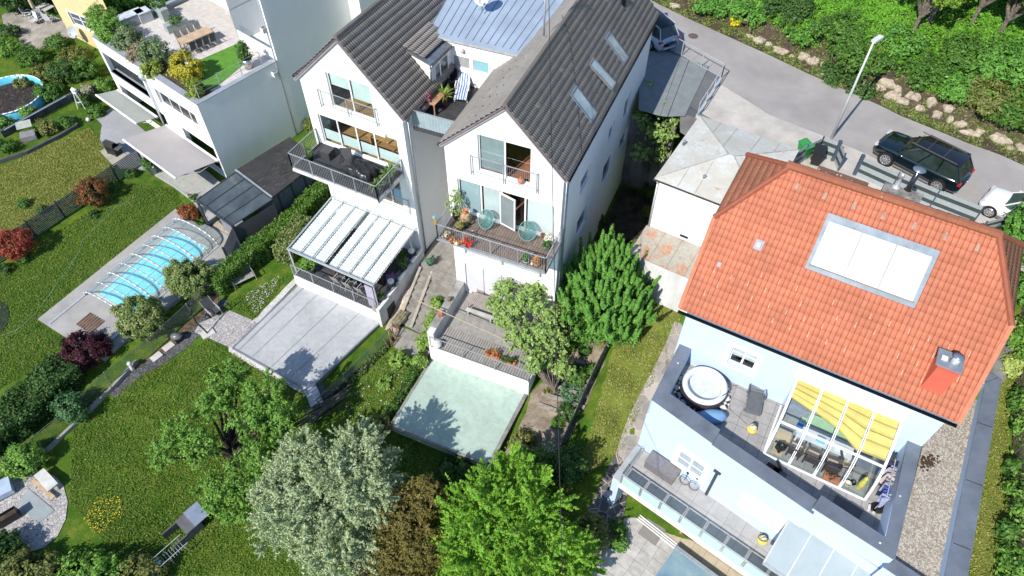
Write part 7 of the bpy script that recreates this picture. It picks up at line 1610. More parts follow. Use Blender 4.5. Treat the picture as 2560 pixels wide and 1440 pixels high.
for i,(t,c,n_) in enumerate(((-1.35,(.05,.04,.09),'dark coat'),(-1.65,(.45,.45,.60),'lilac shirt'),(-1.9,(.6,.5,.47),'pale shirt'),(-2.3,(.42,.43,.5),'grey cloth'),(-2.65,(.09,.13,.50),'blue cloth'),(-2.95,(.35,.38,.55),'light blue cloth'))):
    V=[];k_=9
    for j in range(k_+1):
        a=j/k_; x=9.2+.16*math.sin(a*9+i); V+=[Bf.p(x,t+.15*(a-.5)*2,TZ+1.3-.05*rr.random()),Bf.p(x+.12*math.cos(a*7),t+.22*(a-.5)*2,TZ+.45+.2*rr.random())]
    b=MB(); b.add(V,[(2*q,2*q+2,2*q+3,2*q+1) for q in range(k_)]); part(b,'garment',mat(n_,c,.9,.15,6),e)
for x in (9.0,9.2): b=MB(); A=At(Bf.p(x,-3.05,TZ),Bf.a); A.bx(b,-.05,.05,-.14,.14,0,.1); tag(b.build('shoe',mat('white shoe',(.6,.6,.6),.6)),('left' if x<9.1 else 'right')+' one of the pale shoes under the laundry rack','shoe','shoes under the laundry rack')
p=BT(2193,1272); e=empty('lounge_table',p,'black oval object leaning at the right end of the terrace','oval tray'); b=MB(); b.lathe(p,[(.02,.02),(.3,.02),(.33,.08),(.3,.1),(.02,.1)],20,1.,.72); part(b,'tray',BLACK,e,True)
for i,(u,v,l) in enumerate(((1945,1190,'square parasol base slab left of the metal clamp'),(2100,1262,'square parasol base slab with a black clamp, left one'),(2135,1278,'square parasol base slab nearest the parapet corner'))):
    b=MB(); A=At(BT(u,v),Pf.a); A.bx(b,-.28,.28,-.28,.28,0,.08); tag(b.build('base_slab',mat('dark base slab',(.13,.135,.15),.8,.1,3)),l,'slab')
b=MB(); A=At(BT(1928,1178),Pf.a); A.bx(b,-.28,.28,-.28,.28,0,.08); b.box(BT(1945,1170)+Vector((0,0,.2)),(.06,.5,.08),.2); tag(b.build('parasol_clamp',BLACK),'black parasol clamp on its base behind the parapet','clamp')
# bulkhead light on the blue wall etc.
def BL(u,v,h=0.): return W(u,v,BZ0+h)
A=At(BL(1652,1178,0),Pf.a); e=empty('storage_box',BL(1652,1178),'dark grey cushion box on the lower balcony by the side screen','storage box'); b=MB(); A.bx(b,-.75,.75,-.32,.32,0,.6); part(b,'body',mat('grey resin box',(.17,.16,.17),.6,.1,8),e); b=MB(); A.bx(b,-.78,.78,-.34,.34,.601,.66); part(b,'lid',mat('grey resin lid',(.20,.19,.195),.5,.1,8),e)
for i,(u,v,uh,vh) in enumerate(((1707,1208,1718,1176),(1730,1222,1748,1190))):
    p=BL(u,v); e=empty('unicycle',p,('left' if i==0 else 'right')+' unicycle leaning on the blue wall of the lower balcony','unicycle','unicycles on the lower balcony'); b=MB(); A=At(p,Pf.a); q=[A(.24*math.cos(k*.35),.05*math.sin(k*.35),.26+.24*math.sin(k*.35)) for k in range(19)]; b.path(q,.022,6); part(b,'tyre',mat('grey tyre',(.2,.2,.21),.7),e)
    b=MB()
    for k in range(10): b.tube(A(0,0,.26),A(.23*math.cos(k*.63),.05*math.sin(k*.63),.26+.23*math.sin(k*.63)),.004,3)
    part(b,'spokes',ALUL,e); b=MB(); b.tube(A(0,.05,.26),A(0,.22,.85),.018,6); part(b,'fork',mat('blue fork',(.05,.1,.25),.3) if i==0 else ALUL,e); b=MB(); b.box(A(0,.23,.88),(.12,.28,.05),Pf.a); part(b,'saddle',BLACK,e)
p=BL(1765,1236); s_,t_=Pf.loc(p.x,p.y); e=empty('flood_light',p,'dark floodlight on a tall post against the blue wall','lamp'); b=MB(); b.bar(Pf.p(s_,t_+.0,BZ0),Pf.p(s_,t_+.0,BZ0+2.45),.10,.10); part(b,'post',ANTH,e); b=MB(); b.box(Pf.p(s_,t_,BZ0+2.55),(.34,.3,.14),Pf.a); part(b,'head',ANTH,e); b=MB(); b.box(Pf.p(s_+.03,t_,BZ0+2.63),(.14,.12,.02),Pf.a); part(b,'lens',PVC,e)
p=BL(1905,1352); vac(p,'yellow and black machine at the right end of the lower balcony')
b=MB(); b.path([p+Vector((.25*math.cos(k*.6),.2*math.sin(k*.6),.1+.05*k)) for k in range(9)],.018,5); tag(b.build('coiled_hose',BLACK),'black hose coiled round the yellow machine','hose')
# ground patio
def GP_(u,v,h=0.): return W(u,v,GZ+h)
PWH=brickmat('pale patio slabs',(.50,.48,.45),(.56,.54,.51),(.28,.26,.24),.62,.62,rot=R(38.5),ms=.011,var=.18)
b=MB(); b.prism(px([(1570,1280),(1475,1440),(1430,1520),(2000,1620),(2000,1500),(1640,1265)],GZ),GZ-.5,GZ); struct(b,'patio',PWH)
PTAN=brickmat('tan patio slabs',(.52,.43,.30),(.57,.47,.34),(.25,.2,.15),.62,.62,rot=R(38.5),ms=.011,var=.12)
b=MB(); b.prism(px([(1572,1281),(1596,1293),(1694,1368),(1800,1448),(1900,1525),(2000,1500),(1640,1240)],GZ),GZ-.1,GZ+.006); struct(b,'covered_patio',PTAN)
pr_=[GP_(1596,1293),GP_(1694,1370)]; e=empty('sliding_track',pr_[0],'white triple sliding track set in the lower patio','track'); d=(pr_[1]-pr_[0]).normalized(); nn_=Vector((-d.y,d.x,0))
for k in (-.12,0,.12): b=MB(); b.bar(pr_[0]+nn_*k+Vector((0,0,.03)),pr_[1]+nn_*k+Vector((0,0,.03)),.05,.05); part(b,'rail',PVC,e)
A=At(GP_(1632,1325),Pf.a); b=MB(); A.bx(b,-.5,.5,-.6,.6,.007,.02); tag(b.build('door_mat',mat('grey mat',(.25,.235,.22),.9,.06,5)),'plain grey mat on the pale patio slabs','mat')
e=empty('pool_cover',GP_(1800,1440),'tinted low glazed pool cover at the bottom edge','pool cover'); q=[W(1690,1368,GZ+.35),W(1950,1560,GZ+.35),W(1800,1700,GZ+.1),W(1610,1480,GZ+.1)]; b=MB(); b.slab(q,.03); part(b,'glass',mat('tinted cover glass',(.22,.30,.32),.12,.35,.8,c2=(.12,.22,.30),spec=.7),e); b=MB()
b.bar(q[0],q[1],.18,.12)
b.bar(q[0],q[3],.06,.05)
for k in (.2,.4,.6,.8): b.bar(q[0].lerp(q[1],k),q[3].lerp(q[2],k),.025,.03)
part(b,'frame',ALU,e)
p0,p1=GP_(1618,1262,.0),GP_(1695,1310,.0); e=empty('bench',(p0+p1)/2,'long orange wooden bench below the lower balcony','bench'); ORW=mat('orange timber',(.52,.17,.05),.5,.12,3); ctr=(GP_(1617,1268)+GP_(1698,1325))/2; A=At(ctr,math.atan2(*(GP_(1698,1325)-GP_(1617,1268)).yx)); b=MB(); A.bx(b,-1.25,1.25,.0,.3,.40,.46); part(b,'bench_seat',ORW,e)
for x in (-1.15,1.15): b=MB(); b.bar(A(x,.25,.0),A(x,-.12,.42),.1,.06); part(b,'leg',ORW,e); b=MB(); b.bar(A(x*.9,-.12,.0),A(x*.9,.25,.42),.1,.06); part(b,'leg',ORW,e)
p=GP_(1717,1332); b=MB(); b.lathe(p,[(.12,0),(.3,.25),(.27,.25),(.1,.04)],18); tag(b.build('fire_bowl',BLACK,None,True),'black bowl on the tan slabs under the balcony','bowl')
p=Pf.p(-.05,-2.0,-.9); b=MB(); b.box(p+Vector((-.25,-.3,.4)),(.25,.2,.35),Pf.a); tag(b.build('letter_box',mat('dark blue box',(.05,.07,.13),.4)),'dark blue box at the outer wall corner by the crazy paving','box')
# crazy paved path
CRZ=voromat('crazy paving',(.055,.055,.06),(.13,.125,.125),(.36,.32,.26),2.2,.035)
CRZ2=voromat('worn crazy paving',(.24,.22,.20),(.34,.31,.28),(.42,.38,.33),1.6,.02)
dpx('crazy_path',CRZ,[(1575,1190),(1540,1130),(1500,1210),(1480,1255),(1452,1310),(1470,1350),(1487,1395),(1500,1400),(1535,1340),(1560,1285)],off=.05)
dpx('garden_path',CRZ2,[(1700,808),(1685,805),(1668,850),(1630,930),(1600,985),(1568,1050),(1540,1130),(1580,1195),(1600,1140),(1640,1010),(1665,940),(1690,880),(1715,830)],off=.05)
# ================================================================ street
e=empty('street_lamp',W(2078,347,6),'tall galvanised street lamp with flat head, its base behind the grey fence','street lamp'); p=W(2078,347,6.0); hd=6.35
b=MB(); b.tube(p-Vector((0,0,.1)),p+Vector((0,0,hd-.15)),.085,10,.045); part(b,'pole',mat('pale galvanised',(.60,.62,.64),.5,.06,3,metal=.2),e,True)
b=MB(); dv=Vector((.75,.55,.1)); h0=p+Vector((0,0,hd-.18)); b.bar(h0-dv*.05,h0+dv*.62,.26,.12); part(b,'head',mat('lamp head',(.55,.57,.58),.35,.05,3),e); b=MB(); b.bar(h0+dv*.1+Vector((0,0,-.08)),h0+dv*.55+Vector((0,0,-.08)),.2,.05); part(b,'lens',mat('lens',(.7,.7,.68),.15),e)
FLT=mat('pale grey privacy strip',(.33,.38,.40),.6,.06,6); FDK=mat('dark privacy strip',(.05,.065,.07),.6,.08,6); FPO=mat('blue anthracite post',(.07,.10,.14),.45,.08,4)
def pfence(pts,h,label,dark=False,name='street_fence',z=5.97,thick=()):
    P=[W(*q,z) for q in pts]; e=empty(name,P[0],label,'fence' if 'gate' not in name else 'gate'); n=6; bl,bd=MB(),MB()
    for a,c in zip(P[:-1],P[1:]):
        zs=[0,.17,.34,.66,.83,1.0] if 0 else [.03,.22,.40,.64,.82,1.0]
        for i in range(5):
            z0,z1=h*zs[i],h*zs[i+1]; (bd if i%2 else bl).bar(a+Vector((0,0,(z0+z1)/2)),c+Vector((0,0,(z0+z1)/2)),.02,(z1-z0)-.004)
    part(bl,'pale_strips',FLT,e); part(bd,'dark_strips',FDK,e)
    for i,q in enumerate(P): b=MB(); w_=.16 if i in thick else .06; b.bar(q,q+Vector((0,0,h+.06+(.08 if i in thick else 0))),w_,w_); part(b,'post',FPO,e)
    return e
pfence([(2135,437),(2224,478),(2322,520),(2428,562)],1.25,'long grey striped privacy fence along the road beside the black car',thick=(0,))
pfence([(2041,387),(2080,402)],1.25,'short striped fence panel at the foot of the street lamp',thick=(1,))
pfence([(2041,387),(2003,406),(1965,430)],1.2,'dark striped fence beside the rusty garage roof',dark=True)
pfence([(2084,403),(2094,428)],1.2,'open garden gate leaf between the bins and the long fence',dark=True,name='garden_gate')
pfence([(2497,578),(2560,606),(2600,625)],1.25,'striped fence panel at the right edge beside the white car',thick=(0,))
pfence([(2490,578),(2442,590)],1.0,'open gate leaf in front of the white car',dark=True,name='garden_gate')
def bin_(p,a,c,l,op):
    A=At(p,a); e=empty('wheelie_bin',p,l,'waste bin'); m_=mat('bin '+l[:5],c,.5,.08,4); b=MB(); b.hexa([A(-.22,-.24,.06),A(.22,-.24,.06),A(.22,.22,.06),A(-.22,.22,.06),A(-.28,-.32,.95),A(.28,-.32,.95),A(.28,.32,.95),A(-.28,.32,.95)]); part(b,'body',m_,e)
    b=MB(); b.slab([A(-.31,-.36,.97),A(.31,-.36,.97),A(.31,.36,1.06),A(-.31,.36,1.06)],.05); part(b,'lid',m_,e)
    for x in (-.25,.25): b=MB(); b.tube(A(x-.03,.26,.1),A(x+.03,.26,.1),.1,12); part(b,'wheel',RUBBER,e)
    b=MB(); b.tube(A(-.25,.4,1.0),A(.25,.4,1.0),.02,6); part(b,'handle',m_,e)
bin_(W(2003,395,6.),.5,(.04,.28,.07),'green wheelie bin behind the dark fence',0); bin_(W(2036,408,6.)-Vector((0,0,.01)),R(-25),(.02,.021,.024),'black wheelie bin beside the lamp post fence',0)
# yard behind the blue house
b=MB(); b.prism(px([(1975,410),(2080,398),(2140,440),(2130,470),(2040,460)],5.96),5.5,5.985); struct(b,'front_yard',mat('pale pavers',(.50,.46,.43),.9,.15,2,.2))
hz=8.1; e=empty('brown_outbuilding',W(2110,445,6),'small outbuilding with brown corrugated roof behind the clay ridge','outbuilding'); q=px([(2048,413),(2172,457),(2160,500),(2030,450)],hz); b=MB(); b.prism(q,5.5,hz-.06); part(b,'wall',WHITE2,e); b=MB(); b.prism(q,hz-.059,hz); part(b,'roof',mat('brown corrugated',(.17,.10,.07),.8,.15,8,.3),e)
b=MB(); rr=random.Random(3)
for i in range(14):
    k=(i+.5)/14; k2=rr.uniform(.15,.5); a=Vector(inset(q[0],q[1],k)); c=Vector(inset(q[3],q[2],k)); p=a.lerp(c,k2*1.2); b.box((p.x,p.y,hz+.03),(.07,.07,.05),.5)
o=part(b,'snow_stops',mat('pale stop',(.5,.38,.3),.7),e); o['kind']='stuff'
sz=10.6; q=px([(2213,455),(2310,486),(2300,505),(2205,475)],sz); e2=bh; b=MB(); b.prism(q,7.5,sz); part(b,'chimney_stack',mat('mossy concrete',(.27,.26,.245),.9,.35,4,.4,c2=(.12,.12,.11)),bh)
b=MB(); q2=px([(2207,480),(2300,508),(2290,520),(2200,492)],sz-.25); b.prism(q2,7.5,sz-.25); part(b,'stack_sheet',mat('red sheet',(.42,.10,.07),.6,.15,3),bh)
p=W(2240,468,sz); b=MB(); b.lathe(p,[(.2,0),(.17,.05),(.09,.14),(.07,.6),(.1,.62),(.07,.8)],14); part(b,'steel_flue',ALUL,bh,True)
p=W(2270,474,sz); b=MB(); b.lathe(p,[(.17,0),(.12,.06),(.12,1.1)],14); part(b,'black_flue',mat('glossy black',(.02,.02,.022),.12,.1,4,spec=.8),bh,True); b=MB(); b.lathe(p+Vector((0,0,1.12)),[(.1,0),(.27,.03),(.27,.05),(.02,.14)],18); part(b,'flue_cap',mat('blue grey cap',(.2,.25,.33),.4,metal=.4),bh,True)
# manhole
p=W(1733,90,6.008); b=MB(); b.lathe(p,[(.02,0),(.33,0),(.33,.008),(.02,.008)],20)
tag(b.build('manhole_cover',mat('rusty iron',(.17,.12,.11),.8,.3,9)),'round rusty manhole cover in the road','manhole cover')
# carport platform
e=empty('steel_platform',W(1700,230,6),'galvanised grating platform with grey mats between the gabled house and the road','platform'); z=6.05
pc=[W(1655,112,z),W(1803,196,z),W(1742,292,z),W(1600,268,z),W(1596,180,z)]
b=MB(); 
fr=Fr(pc[1][:2],math.degrees(math.atan2(*(pc[2]-pc[1]).yx))); L1=(pc[2]-pc[1]).length
for i in range(46): t=i*.1; b.bar(pc[1].lerp(pc[2],i/45.),pc[0].lerp(pc[3],i/45.),.02,.03)
for i in range(60): b.bar(pc[1].lerp(pc[0],i/59.),pc[2].lerp(pc[3],i/59.),.012,.03)
part(b,'grating',mat('grating',(.20,.22,.25),.5,.1,4,metal=.3),e)
for i,(q,l) in enumerate(((((1597,135),(1650,125),(1702,143),(1650,290),(1597,275)),'mat'),(((1703,143),(1722,150),(1668,292),(1651,290)),'mat'),(((1724,150),(1772,166),(1712,290),(1670,292)),'mat'))):
    b=MB(); b.prism(px(list(q),z+.02),z+.021,z+.04); part(b,'mat',mat('grey green mat',(.21,.235,.24),.9,.08,2,.3,120),e)
railing(e,[W(1655,112,z),W(1803,196,z),W(1742,292,z)],1.0,gap=1.4,m=ALUL,post=1.6)
for q in (pc[1],pc[2]): b=MB(); b.bar(Vector((q.x,q.y,3.)),q,.12,.12); part(b,'post',ALUL,e)
b=MB(); b.bar(pc[1]+Vector((0,0,.02)),pc[2]+Vector((0,0,.02)),.16,.16); part(b,'edge_beam',ALUL,e)
A_=W(1545,455,-.9);B_=W(1655,484,-.9); b=MB(); d=(B_-A_).normalized(); n_=Vector((-d.y,d.x,0)); b.prism([A_[:2],B_[:2],(B_+n_*.3)[:2],(A_+n_*.3)[:2]],-1.5,4.6)
tag(b.build('retaining_wall',mat('stained wall',(.28,.28,.29),.9,.45,.9,.3,c2=(.05,.05,.055),fine=.15,stretch=(1,1,.3))),'tall stained concrete retaining wall behind the white gabled house','wall')
# ================================================================ cars
def car(p,a,L,Wd,H,name,label,paint,roofm,wb,wr,hood=.26,cabin=(.0,.98),glass=None,rack=False):
    """p: plan centre on the road, a: heading (front)"""
    e=empty(name,p,label,'car'); A=At(p,a); hw=Wd/2; n=34
    belt=H*.60; sill=H*.14
    def prof(k):   # k 0 rear..1 front -> (x, top of body, half width)
        x=-L/2+L*k; r=1-abs(2*k-1)**5*.16; w_=hw*r
        if k>1-hood: f=(k-(1-hood))/hood; z=belt*(.99-.12*f**1.5) if f<.8 else belt*(.99-.12*f**1.5)-.35*belt*((f-.8)/.2)**2
        else: z=belt*(.97+.05*(1-k)) 
        if k<.05: z-=belt*.3*((.05-k)/.05)**2
        return x,z,w_
    sec=[]
    for i in range(n+1):
        x,z,w_=prof(i/n); endf=min(1,min(i,n-i)/1.5+.75); zl=sill*(1.25 if i in(0,n) else 1)
        ring=[(-w_*.80,zl),(-w_*.96,zl+.10),(-w_*1.0,zl+(z-zl)*.42),(-w_*.985,zl+(z-zl)*.72),(-w_*.93,z-.02),(-w_*.80,z+.015),(-w_*.4,z+.045),(0,z+.055),(w_*.4,z+.045),(w_*.80,z+.015),(w_*.93,z-.02),(w_*.985,zl+(z-zl)*.72),(w_*1.0,zl+(z-zl)*.42),(w_*.96,zl+.10),(w_*.80,zl)]
        sec.append([A(x*(.995 if i in(0,n) else 1),y*endf,zz) for y,zz in ring])
    b=MB(); m_=len(sec[0]); b.add([q for s in sec for q in s],[(i*m_+j,(i+1)*m_+j,(i+1)*m_+j+1,i*m_+j+1) for i in range(n) for j in range(m_-1)]+[tuple(range(m_-1,-1,-1)),tuple(n*m_+j for j in range(m_))])
    b.add([A(-L/2*.95,-hw*.75,sill),A(L/2*.95,-hw*.75,sill),A(L/2*.95,hw*.75,sill),A(-L/2*.95,hw*.75,sill)],[(0,3,2,1)])
    body=part(b,'body',paint,e,True)
    # greenhouse
    x0,x1=-L/2+L*.03,L/2-L*hood*1.02; r0,r1=-L/2+L*.12,L/2-L*(hood+.17); hb=hw*.9; ht=hw*.70; zt=H
    def gx(k,top): return (r0+(r1-r0)*k) if top else (x0+(x1-x0)*k)
    V=[]; ng=8
    for i in range(ng+1):
        k=i/ng; crown=.03*math.sin(math.pi*k); fb=1-.10*abs(2*k-1)**3
        V+=[A(gx(k,0),-hb*fb,belt*.99),A(gx(k,1),-ht*fb,zt-.05+crown-(.02 if i in(0,ng) else 0)),A(gx(k,1),ht*fb,zt-.05+crown-(.02 if i in(0,ng) else 0)),A(gx(k,0),hb*fb,belt*.99)]
    b=MB(); b.add(V,[(i*4+j,(i+1)*4+j,(i+1)*4+j+1,i*4+j+1) for i in range(ng) for j in (0,2)]+[(0,1,2,3),(ng*4+3,ng*4+2,ng*4+1,ng*4)]); gl=part(b,'windows',glass or mat('car glass',(.025,.04,.035),.05,.2,2,spec=.9),e)
    b=MB(); q=[]
    for i in range(ng+1):
        k=-.03+1.06*i/ng; crown=.03*math.sin(math.pi*max(0,min(1,k))); fb=1-.10*abs(2*max(0,min(1,k))-1)**3
        q+=[A(gx(k,1),y*fb,zt-.03+crown+(.035 if abs(y)<ht*.9 else 0)-.0) for y in (-ht*1.03,-ht*.8,0,ht*.8,ht*1.03)]
    b.add(q,[(i*5+j,(i+1)*5+j,(i+1)*5+j+1,i*5+j+1) for i in range(ng) for j in range(4)]); part(b,'roof',roofm,e,True)
    b=MB()
    for y in (-1,1):
        for k in (0,.36,.66,1):
            a_=A(gx(k,0),y*hb*(1-.1*abs(2*k-1)**3)*1.005,belt*.99); c_=A(gx(k,1),y*ht*(1-.1*abs(2*k-1)**3)*1.01,zt-.04); b.bar(a_,c_,.05,.05)
        b.bar(A(gx(0,1),y*ht*1.0,zt-.0),A(gx(1,1),y*ht*1.0,zt-.0),.05,.05)
    part(b,'pillars',paint,e)
    for fx in (wb/2,-wb/2):
        for y in (-1,1):
            c=A(fx,y*(hw-.10),wr); d=(A(0,1,0)-A(0,0,0)); b=MB(); b.tube(c-d*.11*1,c+d*.11,wr,20) ; w_=part(b,'wheel',RUBBER,e)
            # arch
            g=MB(); g.tube(A(fx,y*(hw-.06),wr)-d*.06,A(fx,y*(hw-.02),wr)+d*.035*y,wr*1.16,20) 
            part(g,'wheel_arch',BLACK,e)
            g=MB(); o=A(fx,y*(hw+.012),wr); 
            g.tube(o-d*.01,o+d*.01,wr*.72,20)
            part(g,'rim_disc',mat('rim dark',(.06,.06,.065),.4),w_)
            g=MB(); o2=o+d*.014*y
            for s_ in range(10):
                an=s_*math.pi/5; v1=(A(1,0,0)-A(0,0,0))*math.cos(an)+Vector((0,0,1))*math.sin(an); g.bar(o2+v1*wr*.1,o2+v1*wr*.70,.035,.035)
            g.path([o2+((A(1,0,0)-A(0,0,0))*math.cos(k*.3927)+Vector((0,0,1))*math.sin(k*.3927))*wr*.71 for k in range(17)],.02,5); part(g,'spokes',mat('alloy',(.62,.63,.65),.3,metal=.6),w_)
            g=MB(); g.path([o+((A(1,0,0)-A(0,0,0))*math.cos(k*.3927)+Vector((0,0,1))*math.sin(k*.3927))*wr*.88 for k in range(17)],wr*.13,6); part(g,'tyre',RUBBER,w_,True)
    for y in (-1,1):
        b=MB(); b.box(A(L/2-.17,y*hw*.70,belt*.80),(.22,.30,.12),a); part(b,'headlight',mat('lamp glass',(.55,.58,.62),.1,.1,5),e)
        b=MB(); b.box(A(-L/2+.10,y*hw*.78,belt*.86),(.14,.26,.12),a); part(b,'tail_light',mat('red lens',(.45,.02,.03),.15),e)
        b=MB(); b.box(A(x1-.28,y*(hw+.09),belt*1.0),(.14,.2,.13),a); part(b,'mirror',paint,e)
    b=MB(); b.slab([A(L/2*.98,-hw*.55,belt*.72),A(L/2*.985,-hw*.55,belt*.38),A(L/2*.985,hw*.55,belt*.38),A(L/2*.98,hw*.55,belt*.72)],.03); part(b,'grille',BLACK,e)
    b=MB(); 
    for y in (-1,1): b.bar(A(-wb/2+wr*1.2,y*(hw*.97),sill*1.1),A(wb/2-wr*1.2,y*(hw*.97),sill*1.1),.06,.08)
    part(b,'sill_trim',mat('sill grey',(.2,.2,.21),.4),e)
    return e,A
w0,w1_=W(2345,463,6.37),W(2217,397,6.37); a=math.atan2(*(w1_-w0).yx); ctr=(w0+w1_)/2; side_=Vector((-math.sin(a),math.cos(a),0))*(-.86); ctr=ctr+side_; ctr.z=6.005
DG=mat('dark green car paint',(.003,.009,.011),.12,.2,.8,spec=.7,coat=1.)
e,A=car(ctr+Vector((math.cos(a),math.sin(a),0))*.02,a,4.85,1.98,1.76,'parked_car','dark green black off-road car parked along the striped fence',DG,mat('black glass roof',(.012,.013,.018),.06,.1,2,spec=.8),2.92,.38)
b=MB()
for x in (-.95,-.1,.55): b.bar(A(x,-.55,1.80),A(x,.55,1.80),.02,.01)
for y in (-.62,.62): b.bar(A(-1.7,y,1.79),A(.75,y,1.79),.03,.04)
part(b,'roof_trim',mat('roof trim',(.12,.1,.09),.3),e)
b=MB(); A_b=A; b.bx(A.F,-.1,.62,-.86,-.80,7.15,7.4) if 0 else None
w0=W(2474,526,6.3); ctr=w0+Vector((math.cos(a),math.sin(a),0))*(-1.15)+Vector((-math.sin(a),math.cos(a),0))*(-.70); ctr.z=6.005; a2=a+.04
e,A=car(ctr,a2,3.6,1.63,1.48,'parked_car','white small hatchback with dark soft roof at the right edge',mat('white car paint',(.80,.80,.80),.15,.02,1,coat=.8),mat('dark soft top',(.03,.025,.03),.5,.1,3),2.3,.31,hood=.27,glass=mat('greenish car glass',(.08,.13,.11),.06,.2,2,spec=.8))
c0_=W(1655,95,6.7); a3=math.atan2(*(W(1600,40,6)-W(1668,92,6)).yx); ctr=W(1672,112,6.5)+Vector((math.cos(a3),math.sin(a3),0))*2.1; ctr.z=6.005
car(ctr,a3,4.4,1.82,1.62,'parked_car','pale blue grey hatchback half hidden by the roof eave',mat('silver blue paint',(.42,.50,.62),.2,.03,1,coat=.7),mat('black roof',(.01,.01,.012),.1,.1,2),2.65,.34)
# ================================================================ vegetation
BARK=mat('dark bark',(.07,.055,.045),.95,.3,8,.6,40); BARKL=mat('grey bark',(.22,.18,.15),.95,.3,8,.6,40)
def LM(n,c,c2,**k): return leafmat(n,c,c2,**k)
L_BR=LM('bright green leaf',(.12,.30,.045),(.04,.14,.018),c3=(.19,.41,.075))
L_FR=LM('orchard leaf',(.15,.31,.045),(.055,.15,.018),c3=(.25,.42,.08))
L_SP=LM('young leaf',(.26,.40,.10),(.11,.21,.04),c3=(.40,.52,.19))
L_SI=LM('silver leaf',(.36,.45,.24),(.15,.25,.08),c3=(.60,.66,.44))
L_OL=LM('olive brown leaf',(.17,.15,.035),(.07,.065,.015),c3=(.22,.19,.05))
L_CO=LM('lime needle',(.17,.37,.03),(.06,.19,.012),c3=(.29,.50,.055))
L_PU=LM('purple leaf',(.055,.012,.022),(.02,.005,.01),c3=(.11,.025,.04))
L_RD=LM('red leaf',(.33,.05,.035),(.10,.06,.02),c3=(.42,.12,.06))
L_HD=LM('hedge leaf',(.08,.19,.03),(.03,.08,.012),c3=(.15,.29,.05))
L_DK=LM('dark shrub leaf',(.055,.13,.028),(.02,.055,.01),c3=(.11,.2,.05))
L_CB=LM('cherry laurel leaf',(.14,.23,.055),(.045,.10,.018),c3=(.44,.43,.18))
L_YE=LM('golden leaf',(.42,.38,.03),(.16,.22,.03),c3=(.62,.55,.06))
L_GY=LM('grey green leaf',(.16,.24,.10),(.08,.13,.05),c3=(.26,.33,.18))
L_IV=LM('ivy leaf',(.115,.31,.022),(.035,.13,.01),c3=(.20,.45,.04),scale=.35)
L_ME=LM('meadow leaf',(.17,.20,.05),(.07,.11,.02),c3=(.28,.27,.09),scale=.8)
def tree(name,base,blobs,n,lm,label,leaf=.11,clump=.4,seed=1,r0=.12,bark=None,tips=None,cat='tree',lim=14,h0=.3,**k):
    base=Vector(base); e=empty(name,base,label,cat); foliage('crown',lm,e,blobs,n,leaf,clump,seed,**k)
    rr=random.Random(seed); b=MB()
    if tips is None: tips=[]
    for i in range(lim):
        q=blobs[i%len(blobs)]; tips.append((q[0]+rr.uniform(-.6,.6)*q[3],q[1]+rr.uniform(-.6,.6)*q[4],q[2]+rr.uniform(-.3,.6)*q[5]))
    limbs(b,base,tips,r0,seed,h0); part(b,'trunk',bark or BARK,e); return e
def bush(name,c,r,n,lm,label,leaf=.08,clump=.28,seed=1,cat='shrub',group=None,stem=True,**k):
    """c: (u,v,height of centre above ground, rx, ry, rz) in photo terms, metres"""
    g=WT(c[0],c[1]); e=empty(name,g,label,cat,group)
    x,y,z=g.x,g.y,g.z; rx,ry,rz=r
    foliage('leaves',lm,e,[(x,y,z+rz*.9,rx,ry,rz)],n,leaf,clump,seed,zmin=z-.05,low=k.pop('low',-.8),**k)
    if stem: b=MB(); limbs(b,g,[(x+rx*.4,y,z+rz),(x-rx*.3,y+ry*.3,z+rz*1.1),(x,y-ry*.4,z+rz)],.04,seed); part(b,'stem',BARK,e)
    return e
def B(u,v,z,rx,ry,rz): p=W(u,v,z); return (p.x,p.y,z,rx,ry,rz)
# 1 bright green tree right of the middle house
g=WT(1500,850); bl=[]; rr=random.Random(12)
c0=W(1520,725,2.0)
e=empty('plum_tree',(c0.x,c0.y-.3,-1.1),'dense bright green tree with upright shoots right of the wooden balcony house','tree'); r=np.random.default_rng(12); Ps=[];Ds=[]; tips=[]
for i in range(330):
    a=i*2.399; k=math.sqrt((i+.5)/330); R_=2.45*k*(1+.12*r.normal()); o=np.array([c0.x+R_*math.cos(a),c0.y+R_*1.05*math.sin(a),4.3*(1-.62*k*k)-.5+r.normal()*.45]); L=r.uniform(.7,1.35); d=np.array([.28*k*math.cos(a),.28*k*math.sin(a),1.])+r.normal(size=3)*.1; d/=np.linalg.norm(d)
    m=330; t=r.random(m)**.9; off=r.normal(size=(m,3)); off-=(off@d)[:,None]*d; off/=np.linalg.norm(off,axis=1,keepdims=True); Ps.append(o+d*(t*L)[:,None]+off*(.135*(1.2-t)*np.sqrt(r.random(m)))[:,None]); Ds.append(off+d*.4)
    if i%8==0: tips.append(o)
for i in range(60):
    a=i*2.399; k=math.sqrt((i+.5)/60); o=np.array([c0.x+2.5*k*math.cos(a),c0.y+2.5*k*math.sin(a),r.uniform(-.3,2.4)*(1.1-k*.6)]); m=380; off=r.normal(size=(m,3)); Ps.append(o+off*.26); Ds.append(off)
sprayleaves('crown',L_BR,e,[(np.concatenate(Ps),np.concatenate(Ds))],.075,3,1.8); b=MB(); limbs(b,(c0.x,c0.y-.3,-1.1),tips,.12,3); part(b,'trunk',BARK,e)
